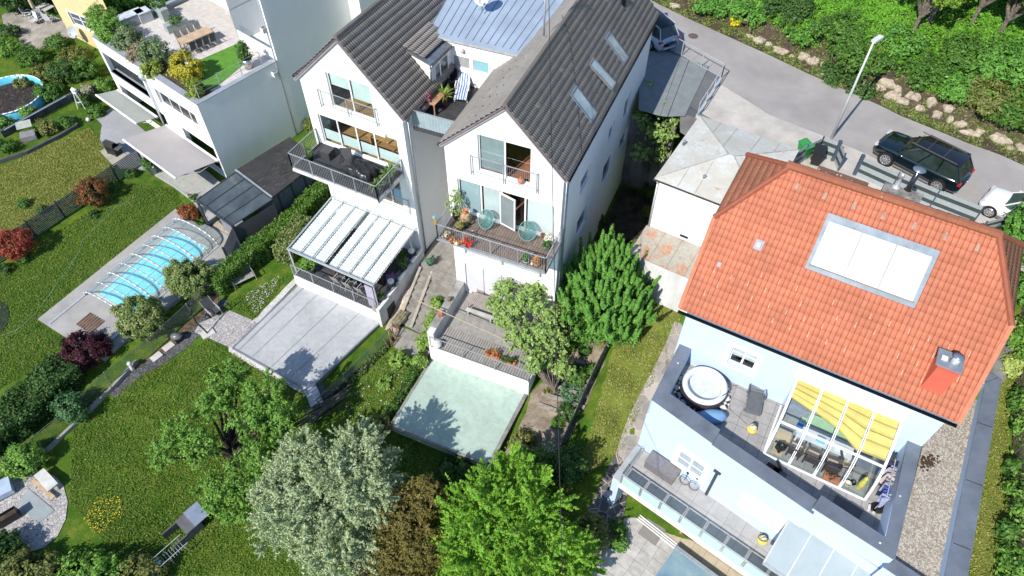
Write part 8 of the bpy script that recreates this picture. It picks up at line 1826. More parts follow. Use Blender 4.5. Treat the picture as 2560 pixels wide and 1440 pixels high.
# 2 sparse tree before the stone terrace
bl=[B(1265,720,1.6,.8,.7,.5),B(1345,715,1.9,.9,.7,.5),B(1285,775,1.4,.9,.8,.6),B(1370,790,1.5,.8,.8,.6),B(1300,840,1.2,.9,.8,.6),B(1385,850,1.,.9,.8,.7),B(1340,900,.7,.8,.8,.6),B(1400,700,1.6,.6,.6,.5),B(1255,800,1.0,.5,.5,.4),B(1410,915,.3,.6,.6,.6),B(1330,750,1.9,.9,.8,.6),B(1350,830,1.4,.9,.8,.6),B(1240,760,1.3,.6,.6,.5),B(1425,760,1.4,.6,.6,.6)]
tree('fig_tree',WT(1385,985),bl,15000,L_SP,'sparse light green tree with visible branches in front of the stone terrace',.105,.2,8,.055,BARKL,shell=.1,low=-1,up=.7,lim=34,tight=.34,h0=.08)
# 3 orchard tree
g=WT(592,1150)
bl=[B(560,960,1.4,.9,.8,.6),B(660,985,1.5,1.1,.9,.7),B(700,1040,1.1,.8,.9,.7),B(540,1010,1.4,.8,.8,.5),B(455,1080,1.0,.9,.8,.5),B(420,1130,.6,.7,.8,.4),B(500,1120,.9,.8,.7,.5),B(650,1120,.8,1.0,.9,.6),B(610,1190,.3,1.2,.9,.6),B(540,1230,.0,.9,.8,.5),B(680,1190,.2,.8,.9,.6),B(590,1270,-.4,.7,.6,.5),B(630,1050,1.2,.9,.7,.5),B(590,930,1.3,.5,.5,.5)]
bl+=scatterblobs(bl,5,77,(.2,.45))
e_=tree('apple_tree',g,bl,22000,L_FR,'spreading green orchard tree with dark limbs on the lower lawn',.07,.26,21,.17,BARK,shell=.1,low=-1,up=.8,lim=26,tight=.36,h0=.15)
sprayleaves('outer_crown',L_FR,e_,[sprays((q[0],q[1],q[2]-q[5]*.4),0,.3,12,q[3]*1.25,q[3],.1,.9,1900,.11,i,side=4) for i,q in enumerate(bl[:14])],.07,22,2.)
# 4 silver tree
bl=[B(830,1250,.4,2.6,2.0,1.9),B(900,1150,1.2,1.4,1.1,1.3),B(760,1160,.8,1.2,1.0,1.2),B(730,1300,.2,1.5,1.2,1.2),B(850,1380,-.2,1.8,1.2,1.1),B(930,1240,.8,1.1,1.2,1.3),B(690,1230,.3,.8,.9,.8)]
bl+=scatterblobs(bl,14,78,(.18,.38),1.05)
e_=tree('silver_willow',WT(835,1300),bl,42000,L_SI,'silvery white leaved tree at the bottom centre',.055,.2,5,.14,BARKL,shell=.5,low=-.6,up=.4,aspect=2.4,jit=.9,tight=.55)
sprayleaves('outer_crown',L_SI,e_,[sprays((q[0],q[1],q[2]-.3),-.2,.5,30,q[3]*1.42,q[5]*1.45,.1,1.25,14000,.085,i,side=6) for i,q in enumerate(bl[:7])],.05,23,2.4,jit=.9)
# 5 olive brown tree
bl=[B(1020,1290,0,1.3,1.2,1.5),B(1070,1250,.5,.7,.8,1.0),B(990,1370,-.4,1.3,1.0,1.2),B(1060,1370,-.4,1.1,1.0,1.2),B(1010,1440,-.8,1.4,1.0,1.1)]
bl+=scatterblobs(bl,10,79,(.2,.35),1.05)
e_=tree('copper_thuja',WT(1030,1390),bl,46000,L_OL,'brown olive bushy tree between the silver tree and the lime green one',.06,.24,9,.12,shell=.5,low=-.6)
sprayleaves('outer_crown',L_OL,e_,[sprays((q[0],q[1],q[2]-.3),0,.5,22,q[3]*1.15,q[5]*1.1,.2,1.2,6500,.1,i,side=4) for i,q in enumerate(bl[:5])],.058,24,2.)
# 6 lime green tree
g=WT(1270,1400); bl=[B(1265,1330,.6,2.1,1.6,1.9),B(1200,1290,.9,1.0,1.,1.2),B(1320,1270,1.2,1.1,.9,1.3),B(1280,1210,1.4,.9,.8,1.2),B(1180,1390,.0,1.4,1.1,1.2),B(1350,1380,.1,1.5,1.1,1.3),B(1230,1230,1.0,.6,.6,.9),B(1160,1340,.2,.8,.8,.9),B(1420,1400,-.3,.9,.8,.9),B(1270,1450,-.5,2.4,1.1,1.2)]
bl+=scatterblobs(bl,14,80,(.2,.4),1.1)
e_=tree('larch',g,bl,16000,L_CO,'feathery lime green tree at the bottom edge',.05,.22,14,.15,BARKL,shell=.35,low=-.7,aspect=2.6,jit=.9,up=.5,tight=.55)
sprayleaves('outer_crown',L_CO,e_,[sprays((q[0],q[1],q[2]-.5),-.3,.9,20,q[3]*1.65,q[5]*1.8,.05,1.2,14000,.085,i,side=7,droop=.1) for i,q in enumerate(bl[:10])],.05,25,2.3)
bush('barberry',(905,1400),(.75,.7,.8),5500,L_PU,'dark purple bush between the silver tree and the brown tree',seed=4)
bush('maple',(228,895),(1.25,1.15,.85),11000,L_PU,'dark purple maple beside the pool paving',leaf=.075,clump=.28,seed=31,cat='tree')
bush('clipped_laurel',(368,820),(1.25,1.1,1.15),22000,L_CB,'clipped cream tipped round bush nearer the purple maple',leaf=.075,clump=.26,seed=6,shell=.8)
bush('clipped_laurel',(490,722),(1.25,1.1,1.15),22000,L_CB,'clipped cream tipped round bush covering the pool enclosure corner',leaf=.075,clump=.26,seed=7,shell=.8)
# red topped standards
def standard(u,v,zc,r,lm,label,seed,n=5000):
    g=WT(u,v); c=Vector((g.x,g.y,g.z+zc)); e=empty('photinia',g,label,'shrub'); foliage('crown',lm,e,[(c.x,c.y,c.z,r,r,r*.8)],n,.075,.2,seed,low=-.9,shell=.6); b=MB(); b.tube(g,c,.035,6); part(b,'stem',BARKL,e)
L_RG=LM('red tipped leaf',(.14,.11,.03),(.05,.10,.02),c3=(.45,.05,.04),scale=3)
standard(245,505,1.0,.95,L_RG,'red tipped round standard bush in front of the dark slatted fence',41,7000)
standard(58,635,1.0,1.0,L_RD,'deep red round standard bush at the left edge by the dark fence',42,7000)
bush('acer',(480,545),(.6,.5,.5),4200,LM('rust red leaf',(.26,.08,.03),(.09,.03,.015),c3=(.36,.16,.05)),'rust red low bush beside the glass roofed shelter',seed=43,leaf=.07)
for i,(u,v,r,l) in enumerate(((505,560,.28,'small green clipped ball left of the shelter post'),(238,478+62,.3,'low green shrub at the foot of the first red standard'),(62,655,.3,'low green shrub at the foot of the left red standard'),(15,680,.4,'low leafy plant at the left end of the dark fence'),(290,470,.35,'shaded low shrub by the fence post'),(330,440,.4,'shaded shrub near the pale tub'),(60,515,.4,'dark shrub behind the slatted fence, left one'),(110,530,.35,'dark shrub behind the slatted fence, right one'))):
    bush('low_shrub',(u,v),(r,r,r*.7),900,L_HD if i%2==0 else L_DK,l,seed=50+i,leaf=.06,clump=.15,stem=False)
# hedges
def hedgeline(name,pts,w_,h,n,lm,label,seed=1,leaf=.085,z=None,rough=.16):
    P=[WT(*p) for p in pts]; e=empty(name,P[0],label,'hedge'); L=sum((q-p).length for p,q in zip(P[:-1],P[1:]))
    Vs=[];Qs=[];o=0
    for i,(p,q) in enumerate(zip(P[:-1],P[1:])):
        F=Fr((p.x,p.y),math.degrees(math.atan2(q.y-p.y,q.x-p.x))); l=(q-p).length; zb=min(p.z,q.z)-.1; zt=(p.z+q.z)/2+h
        A,D=boxleaves(F,-.1,l+.1,-w_/2,w_/2,zb,zt,int(n*l/L),seed+i,rough); r=np.random.default_rng(seed+i); V,Q=leafquads(A,D+np.array([0,0,.5])+r.normal(size=D.shape)*.6,leaf,1.7,seed+i); Vs.append(V);Qs.append(Q+o);o+=len(V)
    npmesh('leaves',np.concatenate(Vs),np.concatenate(Qs),lm,e); b=MB()
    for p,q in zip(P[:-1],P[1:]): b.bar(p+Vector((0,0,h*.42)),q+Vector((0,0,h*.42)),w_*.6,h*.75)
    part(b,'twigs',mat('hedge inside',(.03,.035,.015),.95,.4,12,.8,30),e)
hedgeline('hedge',[(548,735),(600,690),(660,640),(725,590),(775,540),(835,480)],1.05,1.55,26000,LM('fresh hedge leaf',(.10,.21,.03),(.03,.09,.012),c3=(.2,.34,.06)),'long green hedge between the slatted shed and the swing bench lawn',11)
hedgeline('laurel_hedge',[(715,660),(735,625),(770,580)],1.1,1.6,9000,L_CB,'rounded flowering laurel bush against the left pergola side',23)
hedgeline('hedge',[(-30,1120),(60,1060),(130,990),(190,935)],2.0,1.5,26000,L_DK,'broad dark hedge along the lower edge of the pool garden',33,leaf=.1,rough=.3)
bush('rhododendron',(195,1040),(.75,.7,.85),5000,LM('blue green shrub leaf',(.07,.17,.06),(.025,.07,.02)),'blue green shrub growing through the chain link fence',seed=61)
bush('laburnum',(78,1165),(.85,.8,.8),6500,L_FR,'fresh green bush at the chain link fence above the sett circle',seed=62)
# bottom left shrubs
for i,(u,v,rx,rz,lm,l) in enumerate(((90,1440,1.6,.7,L_ME,'mixed yellow green shrubs left of the bottom caption area'),(230,1440,1.5,.6,L_FR,'mid green shrub in the bottom left border'),(350,1450,1.3,.45,L_ME,'low yellowish shrub beside the metal trolley'),(15,1400,.9,.7,L_DK,'dark shrub in the bottom left corner'))):
    bush('border_shrub',(u,v),(rx,1.0,rz),6500,lm,l.replace('left of the bottom caption area','near the bottom left corner'),seed=70+i,leaf=.1)
# shade vegetation in the centre bottom
for i,(u,v,rx,ry,rz,lm,l,n) in enumerate(((1375,1150,.55,.5,.6,LM('elder leaf',(.24,.33,.17),(.10,.18,.06),c3=(.5,.55,.4)),'pale flowering elder bush beside the green felt roof corner',2600),(1340,1190,1.0,.9,.9,L_HD,'dark leafy bush below the pale elder',6000),(1420,1180,.8,.9,.9,L_DK,'ivy covered bush next to the crazy paved path',5000),(1130,1180,.9,.6,.4,L_DK,'low dark ivy below the green felt roof',3500),(1310,1120,.6,.6,.5,L_ME,'yellow green bush at the right corner of the green felt roof',2200),(1480,1340,.7,1.0,.5,L_ME,'sunlit low growth at the end of the crazy path',3000),(1545,1350,.25,.9,.25,L_HD,'low green edging between crazy path and pale patio',1800),(955,1070,.6,.4,.4,L_ME,'grassy clump at the lower end of the wire fence',2000))):
    bush('shade_bush',(u,v),(rx,ry,rz),n,lm,l,seed=90+i,leaf=.09,stem=i<3)
# vegetable patch and soil of the middle house
PAT_S=mat('dusty soil',(.30,.25,.19),.95,.25,2.5,.5,25,c2=(.19,.15,.11),fine=.2)
dpx('garden_soil',PAT_S,[(1330,985),(1390,930),(1440,870),(1500,840),(1530,850),(1490,960),(1440,1060),(1405,1120),(1330,1130),(1262,1130),(1300,1060)],off=.04,wob=.12)
dpx('yard_soil',mat('dark yard soil',(.07,.06,.045),.95,.4,2,.5,25),[(1555,462),(1640,490),(1630,560),(1600,640),(1560,660),(1490,690),(1440,700),(1500,580),(1540,500)],off=.04)
for i,(u,v,r,lm,l) in enumerate(((1445,945,.6,L_HD,'leafy vegetable clump, topmost of the bed rows'),(1430,985,.7,LM('grey kale',(.10,.2,.10),(.04,.1,.04)),'blue green vegetable clump in the middle of the beds'),(1425,1035,.65,L_DK,'dark sprawling plant at the lower bed end'),(1478,930,.4,L_HD,'small herb clump beside the board fence'),(1385,930,.35,L_ME,'yellowish plant near the terrace corner'),(1372,985,.25,L_ME,'small weed tuft in the dusty soil'),(1392,1060,.3,L_HD,'small round plant low in the dusty soil'),(1460,880,.35,L_DK,'dark plant under the edge of the bright tree'))):
    bush('garden_plant',(u,v),(r,r,r*.5),int(2600*r),lm,l,seed=110+i,leaf=.08,clump=.16,stem=False)
for i,(a,c) in enumerate((((1440,905),(1495,925)),((1425,935),(1480,960)),((1365,960),(1470,995)),((1355,985),(1462,1022)),((1345,1012),(1440,1048)))):
    p,q=WT(*a),WT(*c); b=MB(); b.bar(p+Vector((0,0,.08)),q+Vector((0,0,.08)),.18,.2); tag(b.build('bed_board',mat('grey timber board',(.36,.32,.28),.85,.2,4)),['topmost','second','third','fourth','lowest'][i]+' grey timber board of the terraced vegetable beds','board')
p=WT(1503,862); b=MB(); b.lathe(p,[(.1,.02),(.17,.35),(.14,.35),(.1,.1)],14); tag(b.build('clay_pot',TERRA,None,True),'terracotta pot under the bright green tree by the board fence','pot')
pts=[(1400,1130),(1440,1040),(1480,950),(1515,880),(1545,820),(1560,780)]
P=[WT(*q) for q in pts]; e=empty('board_fence',P[0],'weathered grey board fence between the vegetable beds and the lawn strip','fence')
for p,q in zip(P[:-1],P[1:]): b=MB(); b.bar(p+Vector((0,0,.55)),q+Vector((0,0,.55)),.04,1.1); part(b,'panel',mat('weathered fence board',(.19,.185,.18),.9,.35,5,.5,20),e)
# small bushes by the annex and wall
for i,(u,v,r,lm,l,n) in enumerate(((1690,735,.55,L_HD,'green shrub at the foot of the white annex wall',2500),(1650,700,.6,L_DK,'dark shrub between the bright tree and the annex',2500),(1625,490,.5,L_DK,'dark shrub below the garage downpipe',2200),(1620,540,.4,L_ME,'dry yellowish shrub at the annex corner',1200),(1485,560,.6,L_DK,'dark shrub against the shaded house wall',2500),(775,322,.45,LM('ochre shrub leaf',(.17,.22,.05),(.07,.11,.02)),'small olive bush in the gap left of the charcoal balcony',2200))):
    bush('small_shrub',(u,v),(r,r,r*.9),n,lm,l,seed=130+i,leaf=.08,clump=.2)
# vine along the stairs and flank of the stone terrace
for i,(u,v,r,rz,l) in enumerate(((1095,765,.3,.35,'vine tuft beside the ramp strip of the stairs'),(1080,815,.35,.5,'vine growing over the terrace side wall'),(1065,865,.45,.5,'bright vine at the terrace corner post'),(1050,910,.4,.35,'leafy plant below the terrace corner'),(1000,905,.5,.35,'bright leafy plant on the narrow lawn'),(965,960,.35,.25,'dark green weed clump on the narrow lawn'))):
    bush('vine',(u,v),(r,r*1.1,rz),1500,LM('vine leaf',(.20,.34,.06),(.08,.17,.02),c3=(.32,.45,.1)),l,seed=150+i,leaf=.1,clump=.18,stem=False)
hedgeline('ivy_strip',[(1055,890),(1020,960),(985,1020),(950,1065)],.45,.35,3500,L_HD,'dark ivy strip along the left edge of the green felt roof',161,rough=.15)
hedgeline('grass_strip',[(985,850),(930,905),(870,960),(815,1005)],.4,.3,2600,LM('tall grass',(.12,.19,.06),(.05,.09,.03)),'long grass strip along the wire fence beside the grey felt roof',165,rough=.15)
# sparse tree by the platform
bl=[B(1620,230,5.5,.7,.7,.6),B(1660,270,5.5,.7,.7,.6),B(1690,300,5.3,.6,.6,.5),B(1630,320,4.8,.8,.7,.7),B(1660,335,4.8,.7,.6,.5),B(1600,380,3.5,.6,.6,.6),B(1650,380,3.,.6,.6,.6),B(1600,290,5.2,.5,.5,.5)]
tree('walnut_tree',WT(1640,470),bl,2600,L_SP,'thin sparse tree with few pale leaves beside the steel platform',.13,.2,17,.09,BARKL,shell=.1,low=-1,lim=26,tight=.3)
# roof terrace planting of the apartment building
def planter_plant(u,v,z,r,lm,n,label,seed,name='roof_shrub',h=None):
    p=W(u,v,z); e=empty(name,(p.x,p.y,PZ-.4),label,'shrub'); foliage('leaves',lm,e,[(p.x,p.y,p.z,r,r,h or r*.9)],n,.085,.25,seed,low=-.9); b=MB(); limbs(b,(p.x,p.y,PZ-.45),[(p.x+r*.4,p.y,p.z),(p.x-r*.4,p.y,p.z+.2),(p.x,p.y+r*.3,p.z)],.04,seed); part(b,'stem',BARKL,e)
planter_plant(278,75,PZ+.5,1.0,L_FR,6000,'green shrub at the far corner of the roof terrace parapet',171)
planter_plant(320,100,PZ+.4,.9,L_GY,4500,'grey green shrub second from the far end of the roof planting',172)
planter_plant(345,135,PZ+.2,.7,LM('dry twig leaf',(.30,.25,.16),(.16,.13,.08)),2200,'dry brown shrub in the middle of the roof planting',173)
planter_plant(385,130,PZ+.6,.95,L_GY,5500,'feathery grey green shrub beside the golden one',174)
planter_plant(380,175,PZ+.2,.6,LM('yellow green leaf',(.25,.32,.05),(.12,.19,.03)),2500,'yellow green low shrub in the roof planter',175)
planter_plant(462,165,PZ+.5,.95,L_YE,7000,'golden yellow shrub on the roof terrace corner',176)
planter_plant(488,222,PZ+.25,.6,LM('mixed corner leaf',(.17,.27,.04),(.07,.14,.02),c3=(.40,.42,.06)),3000,'green and yellow shrub in the corner of the roof planter',177)
planter_plant(250,45,PZ+.3,1.0,L_FR,4500,'climbing greenery beside the yellow house gable',178)
b=MB(); b.bx(Gf,-12.0,-.4,.42,1.5,FZ+.003,FZ+.35); tag(b.build('planting_trough',SOIL),'long soil trough behind the roof parapet','planter')
# trees behind the apartment
for i,(u,v,z,r,lm,l) in enumerate(((310,5,2.,2.2,L_FR,'green tree top behind the roof terrace storage boxes'),(390,-30,2.5,2.2,L_HD,'dark green tree behind the roof terrace at the top edge'),(250,-30,1.5,1.8,L_HD,'tree beside the yellow house at the top edge'),(20,-20,1.5,1.8,L_DK,'dark tree in the top left corner'),(60,-40,1.5,2.0,L_DK,'shady tree above the stone terrace'),(150,-70,2,2.0,L_ME,'tree over the yellow house garden'))):
    p=W(u,v,z); tree('garden_tree',(p.x,p.y,-.5),[(p.x,p.y,z,r,r,r*.9),(p.x+r*.6,p.y+.5,z-.5,r*.7,r*.7,r*.6)],9000,lm,l,.13,.4,180+i,.12)
# shrubs of the upper left garden
for i,(u,v,rx,rz,lm,n,l) in enumerate(((25,130,1.3,.55,L_FR,4500,'leafy border shrub below the stone terrace, far left'),(85,155,1.1,.6,L_HD,4000,'dark green border shrub below the middle of the stone terrace'),(150,122,.8,.6,L_HD,2800,'rounded border shrub at the right end of the stone terrace'),(120,190,1.2,.4,L_ME,3200,'yellow green wild growth between pool and shrubs'),(190,150,1.2,.45,L_ME,3200,'wild meadow growth below the yellow house'),(170,200,1.2,.8,L_DK,5200,'big dark shrub right of the round pool'),(225,190,.9,.8,L_HD,4200,'bushy green shrub beside the apartment corner'),(130,245,1.,.6,L_HD,4200,'shrub on top of the dark retaining wall'),(75,290,.6,.45,L_FR,2200,'climbing plant on the dark retaining wall'),(15,320,.6,.5,L_FR,2000,'leafy shrub at the left end of the retaining wall'),(20,375,.6,.4,L_HD,1800,'shrub beside the red garden ball'),(125,330,.75,.45,L_ME,2600,'dry looking perennials in the edged bed'),(170,315,.5,.4,L_HD,1700,'green perennials at the end of the edged bed'),(245,285,.7,.35,L_HD,2600,'green shrub row beside the ball lamp'),(215,262,.6,.4,L_DK,2000,'shrub at the foot of the white lantern'),(265,225,.6,.5,L_FR,2400,'young shrub next to the apartment wall'),(228,245,.35,.6,LM('variegated leaf',(.42,.42,.30),(.2,.24,.12)),1100,'small variegated tree on a thin stem'),(30,90,.9,.5,L_DK,2400,'shaded shrub left of the stone terrace'),(60,215,.6,.3,L_ME,1500,'meadow tufts at the rim of the round pool'))):
    bush('garden_shrub',(u,v),(rx,rx*.8,rz),n,lm,l,seed=200+i,leaf=.09,clump=.25,stem=rz>.5)
# right margin
P=[(2552,720),(2538,960),(2522,1440),(2512,1640)]; zz=[5.4,4.6,4.2,4.0]; Q_=[W(u,v,z) for (u,v),z in zip(P,zz)]; e=empty('timber_fence',Q_[1],'brown weathered timber fence along the right edge','fence')
for i,(p,q) in enumerate(zip(Q_[:-1],Q_[1:])):
    n=int((q-p).length/.14)
    b=MB()
    for k in range(n): a=p.lerp(q,k/n); c=p.lerp(q,(k+.86)/n); b.bar(a+Vector((0,0,.8)),c+Vector((0,0,.8+.02*(k%3))),.03,1.7)
    part(b,'boards',mat('brown fence board',(.21,.17,.11),.85,.35,5,.4,20,c2=(.10,.09,.05)),e)
for i,(u,v,rx,rz,lm,n,l) in enumerate(((2550,640,1.3,1.6,L_BR,9000,'dense green shrub at the right edge next to the striped fence'),(2552,750,.6,.8,L_BR,2500,'green shrub at the right roof corner'),(2545,840,.35,.4,LM('variegated ground leaf',(.35,.42,.12),(.14,.24,.04)),2200,'variegated groundcover beside the grey slab'),(2520,920,.35,.35,LM('variegated ground leaf',(.35,.42,.12),(.14,.24,.04)),1800,'variegated plants near the parapet corner'),(2530,1010,.3,.4,L_HD,1500,'green weeds along the upper timber fence'),(2517,1180,.25,.5,L_HD,1500,'green weeds midway along the timber fence'),(2508,1340,.25,.5,L_HD,1500,'green weeds along the lower timber fence'))):
    bush('edge_shrub',(u,v),(rx,rx*1.3,rz),n,lm,l,seed=230+i,leaf=.1,clump=.25,stem=False)
for i,(u,v,z,rx,ry,rz) in enumerate(((2580,880,5.6,.9,1.6,1.2),(2585,1080,5.2,.9,1.8,1.2),(2575,1300,5,.9,1.8,1.2),(2570,1480,4.8,.9,1.8,1.2))):
    p=W(u,v,z); e=empty('hedge_tree',(p.x,p.y,4),['uppermost','second','third','lowest'][i]+' leafy bush showing behind the right timber fence','shrub'); foliage('leaves',L_FR,e,[(p.x+.3,p.y,z,rx,ry,rz)],4500,.1,.35,240+i)
b=MB(); b.prism(px([(2505,830),(2540,820),(2548,850),(2530,900),(2512,950),(2480,925),(2470,905)],5.0),4,5.02) ; struct(b,'gravel_path',mat('grey path',(.24,.235,.225),.9,.2,3,.5,40))
# ---- bank vegetation
BVm=BV
rnd=np.random.default_rng(5); nS,nD=BVm.shape[:2]
def scatter(n,dmin,dmax,dens=None):
    s=rnd.uniform(0,nS-1.01,n); dd=dmin+(dmax-dmin)*rnd.uniform(0,1,n)
    i=s.astype(int); f=(s-i)[:,None]; base=BB[i]*(1-f)+BB[i+1]*f; nn=BN[i]*(1-f)+BN[i+1]*f; xy=base+nn*dd[:,None]
    z=np.array([BZ(d,x,y) for d,(x,y) in zip(dd,xy)]); return np.column_stack([xy,z]),dd
P_,dd=scatter(270000,1.7,24)
lump=.22*np.sin(P_[:,0]*2.3+P_[:,1]*1.1)*np.sin(P_[:,1]*2.9-P_[:,0]*.7)+.12*np.sin(P_[:,0]*6.1)*np.sin(P_[:,1]*5.3)+.25
keep=(dd>1.9+.5*np.sin(P_[:,0]*1.7))
P_[:,2]+=np.maximum(0,lump)*rnd.uniform(.3,1.,len(P_)); P_=P_[keep]
# leave the ivy only where it can be seen
_uv=np.stack([P_[:,0],P_[:,1],P_[:,2]-CAMZ],1); _d=_uv[:,1]*cp-_uv[:,2]*sp_; _u=1280+FPX*_uv[:,0]/_d; _v=720-FPX*(_uv[:,1]*sp_+_uv[:,2]*cp)/_d
k=(_u>1450)&(_u<2750)&(_v>-160)&(_v<700); P_=P_[k]
nz=np.array([0,0,1.])+rnd.normal(size=P_.shape)*.55+np.array([-.1,-.5,0]); V,Qd=leafquads(P_,nz,.10,1.4,3); o=npmesh('ivy',V,Qd,L_IV); tag(o,'carpet of glossy green ivy covering the bank above the road','ground cover',kind='stuff')
P_,dd=scatter(26000,.02,2.6); P_=P_[(np.sin(P_[:,0]*3.1)*np.cos(P_[:,1]*2.3)+rnd.normal(size=len(P_))*.5)>-.1]; P_[:,2]+=rnd.uniform(0,.12,len(P_))
V,Qd=leafquads(P_,np.array([0,-.3,.8])+rnd.normal(size=P_.shape)*.7,.085,2.2,4); tag(npmesh('verge_grass',V,Qd,LM('verge grass',(.15,.22,.05),(.07,.13,.02),c3=(.28,.28,.10))),'patchy grass and weeds on the verge between road and stones','grass',kind='stuff')
ROCK=mat('sandstone',(.47,.41,.32),.92,.25,4,.6,18,c2=(.30,.25,.19),fine=.15)
rocks=[(1690,14),(1872,88),(1893,98),(1915,112),(1938,122),(1962,130),(1985,138),(2012,142),(2040,150),(2052,166),(2082,168),(2060,186),(2105,195),(2128,208),(2155,205),(2160,222),(2188,222),(2222,212),(2232,236),(2250,222),(2262,252),(2285,244),(2300,268),(2325,262),(2340,288),(2362,276),(2382,288),(2410,312),(2432,330),(2450,322),(2500,352),(2528,366),(2550,372)]
ORD='first second third fourth fifth sixth seventh eighth ninth tenth eleventh twelfth thirteenth fourteenth fifteenth sixteenth seventeenth eighteenth nineteenth twentieth twenty-first twenty-second twenty-third twenty-fourth twenty-fifth twenty-sixth twenty-seventh twenty-eighth twenty-ninth thirtieth thirty-first thirty-second thirty-third thirty-fourth'.split()
rkn=["at the far end near the road bend","below the yellow broom","second below the yellow broom","third below the yellow broom"]
for i,(u,v) in enumerate(rocks):
    p=bankpt(u,v); rr=np.random.default_rng(300+i); n,m_=12,8; sx,sy,sz_=rr.uniform(.16,.58),rr.uniform(.15,.4),rr.uniform(.14,.3); V=[]
    ph=rr.uniform(0,6,3); az=rr.uniform(-.9,.1); b=MB()
    for j in range(m_+1):
        for q in range(n):
            th=math.pi*j/m_; f=6.283*q/n; k_=1+.16*math.sin(3*f+ph[0])*math.sin(th*2+ph[1])+.1*math.sin(5*f+ph[2]); x,y=rot2(sx*k_*math.sin(th)**.7*math.cos(f),sy*k_*math.sin(th)**.7*math.sin(f),az); V.append((p.x+x,p.y+y,p.z-.05+sz_*k_*math.cos(th)))
    b.add(V,[(j*n+q,(j+1)*n+q,(j+1)*n+(q+1)%n,j*n+(q+1)%n) for j in range(m_) for q in range(n)])
    o=b.build('boulder',ROCK); tag(o,ORD[i]+' pale sandstone boulder at the foot of the ivy bank, counted from the road bend','boulder','boulders along the road verge')
# shrubs and trees on the bank
for i,(u,v,r,lm,n,l) in enumerate(((1985,30,1.1,L_DK,4000,'dark rounded shrub at the top edge of the bank'),(2110,80,1.3,L_HD,5500,'dark leafy mound left of the lamp head'),(2170,150,1.2,L_HD,5000,'dark leafy mound behind the lamp head'),(2090,190,.7,L_DK,2200,'dark shrub between the boulders'),(2150,220,.6,L_DK,1800,'dark shrub hanging over the boulders by the lamp shadow'),(2330,190,1.3,L_HD,5000,'leafy mound below the pale trunks'),(2440,150,1.6,L_HD,7000,'big leafy mound at the upper right'),(2530,180,1.6,L_BR,7000,'bright leafy shrub at the right edge of the bank'),(2480,250,1.2,L_ME,4000,'yellow green shrub on the lower right bank'),(2540,290,1.3,L_HD,5000,'dark shrub at the right end of the bank'),(1790,20,.9,L_BR,3200,'bright green shrub at the top of the bank near the house'),(1880,30,1.0,L_BR,3600,'bright green shrub above the yellow broom'),(2010,90,.8,L_BR,3000,'bright green mound above the far boulders'),(2250,110,1.0,L_BR,3500,'fresh green mound right of the lamp head'),(2400,240,.9,L_BR,3000,'fresh green mound above the middle boulders'))):
    p=bankpt(u,v); e=empty('bank_shrub',p,l,'shrub'); foliage('leaves',lm,e,[(p.x,p.y,p.z+r*.1,r*1.2,r*1.1,r*.55)]+scatterblobs([(p.x,p.y,p.z+r*.1,r*1.2,r*1.1,r*.5)],9,i,(.2,.5),1.15),n,.11,.28,260+i,low=-.2)
p=bankpt(1838,68); e=empty('broom',p,'small bright yellow flowering broom on the verge','shrub'); foliage('flowers',LM('yellow blossom',(.75,.62,.02),(.35,.36,.03),c3=(.9,.8,.05)),e,[(p.x,p.y,p.z+.35,.32,.32,.42)],1600,.07,.14,280,low=-.9)
L_TR=LM('acacia leaf',(.16,.27,.03),(.06,.13,.015),c3=(.30,.42,.06))
for i,(u,v,l) in enumerate(((2285,85,'pale forked trunk with thin foliage on the bank'),(2330,60,'thin tree beside the forked trunk'),(2420,60,'leafy tree in the upper right corner group'),(2500,90,'leafy tree nearest the right edge'),(2560,40,'tree in the top right corner'),(2460,-10,'tall tree at the top edge, right side'),(2360,-30,'tall tree at the top edge above the pale trunks'))):
    p=bankpt(u,v); h=4.+.4*(i%3); bl=[(p.x+dx,p.y+dy-.3,p.z+h*hh,r,r,r*.6) for dx,dy,hh,r in ((0,0,1,1.3),(1.3,.2,.85,1.),(-1.1,.4,.8,.9),(.3,-1.0,.75,1.),(.2,1.2,.9,1.))]
    tree('acacia',p,bl,5500 if i<2 else 12000,L_TR,l,.12,.3,290+i,.11,BARKL,shell=.1,low=-1,lim=12,tight=.36)
# ---- lawn details: tufts of grass blades, daisies, dandelions
def inpoly(P,poly):
    x,y=P[:,0],P[:,1]; c=np.zeros(len(P),bool); n=len(poly); j=n-1
    for i in range(n):
        xi,yi=poly[i][:2];xj,yj=poly[j][:2]; c^=((yi>y)!=(yj>y))&(x<(xj-xi)*(y-yi)/(yj-yi+1e-12)+xi); j=i
    return c
LAWNS=[[(-40,700),(330,460),(430,470),(470,530),(320,640),(130,775),(200,850),(-40,1000)],[(-40,440),(225,320),(290,400),(280,470),(-40,640)],[(180,1080),(350,940),(520,850),(720,960),(760,1060),(740,1230),(560,1440),(330,1440),(170,1250)],[(600,740),(720,690),(640,800),(560,760)],[(860,1010),(960,890),(1060,890),(940,1060),(860,1110)],[(1440,1200),(1545,840),(1690,740),(1700,800),(1560,1120),(1480,1180)],[(2360,1560),(2500,930),(2530,960),(2512,1560)],[(740,1230),(860,1110),(1050,1090),(1300,1180),(1440,1200),(1440,1440),(560,1440)],[(1110,925),(1060,900),(975,1060),(1000,1080)]]
LP=[[tuple(WT(*q)[:2]) for q in L] for L in LAWNS]
def ongrass(L,n,seed):
    r=np.random.default_rng(seed); a=np.array(L); P=r.uniform(a.min(0),a.max(0),(n,2)); P=P[inpoly(P,L)]; z=T(P[:,0],P[:,1]); return np.column_stack([P,z+.02])
allP=[]
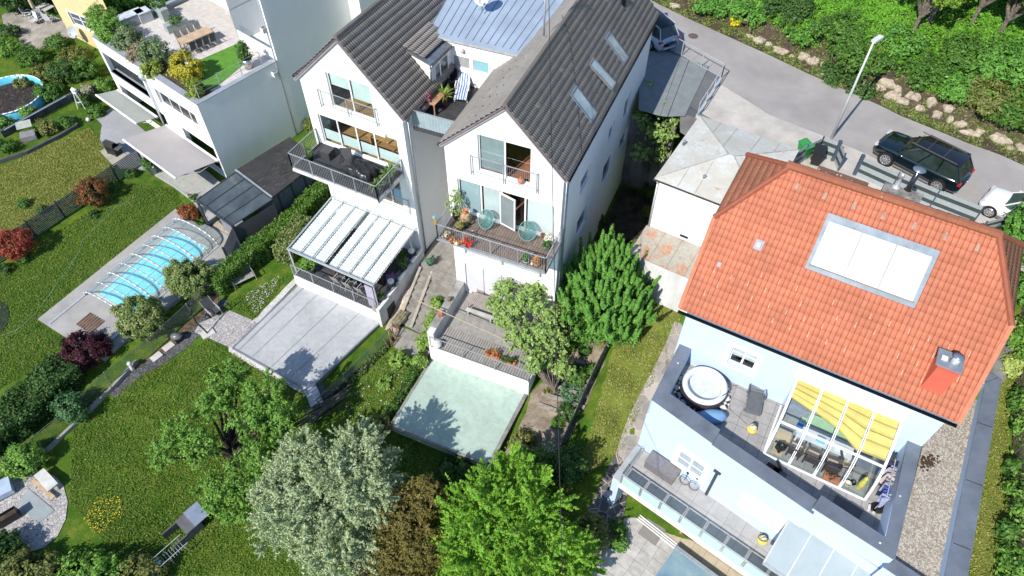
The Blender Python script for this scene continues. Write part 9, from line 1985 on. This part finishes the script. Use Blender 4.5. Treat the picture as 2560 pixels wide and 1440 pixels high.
for i,L in enumerate(LP):
    a=np.array(L); ar=np.prod(a.max(0)-a.min(0)); allP.append(ongrass(L,int(ar*420),500+i))
P=np.concatenate(allP); r=np.random.default_rng(6); P[:,2]+=r.uniform(0,.05,len(P))
dryP=np.concatenate([allP[i] for i in (1,5,6)]); P=np.concatenate([allP[i] for i in range(9) if i not in (1,5,6)])
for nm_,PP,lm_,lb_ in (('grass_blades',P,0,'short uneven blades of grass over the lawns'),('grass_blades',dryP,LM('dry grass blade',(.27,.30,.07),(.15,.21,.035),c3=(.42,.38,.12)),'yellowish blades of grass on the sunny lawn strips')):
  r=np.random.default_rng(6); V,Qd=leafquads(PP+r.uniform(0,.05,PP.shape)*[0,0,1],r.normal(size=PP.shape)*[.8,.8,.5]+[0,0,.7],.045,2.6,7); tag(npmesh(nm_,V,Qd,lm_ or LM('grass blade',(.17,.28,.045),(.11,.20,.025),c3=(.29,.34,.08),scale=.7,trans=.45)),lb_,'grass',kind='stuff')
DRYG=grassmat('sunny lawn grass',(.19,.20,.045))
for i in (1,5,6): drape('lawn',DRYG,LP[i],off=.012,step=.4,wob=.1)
def flecks(name,L,n,m_,size,label,seed,spread=None):
    P=ongrass(L,n,seed); P[:,2]+=.05; V,Qd=leafquads(P,np.array([0,0,1.])+np.random.default_rng(seed).normal(size=P.shape)*.25,size,1.1,seed); tag(npmesh(name,V,Qd,m_),label,'flowers',kind='stuff')
DAI=mat('daisy white',(.72,.72,.66),.8); DAN=mat('dandelion yellow',(.70,.56,.04),.8)
def pl(q): return [tuple(WT(*k)[:2]) for k in q]
flecks('daisies',pl([(610,740),(700,690),(690,720),(640,790)]),700,DAI,.045,'white daisies on the lawn by the swing bench',601)
flecks('dandelions',pl([(210,1300),(250,1235),(300,1240),(310,1290),(240,1340)]),420,DAN,.05,'yellow dandelions clustered on the lower lawn',602)
flecks('dandelions',LP[2],500,DAN,.04,'scattered yellow flowers over the lower lawn',603)
flecks('daisies',LP[4],300,DAI,.06,'white flowers on the narrow lawn below the wire fence',604)
flecks('daisies',LP[5],500,DAI,.04,'tiny daisies on the lawn strip beside the blue house',605)
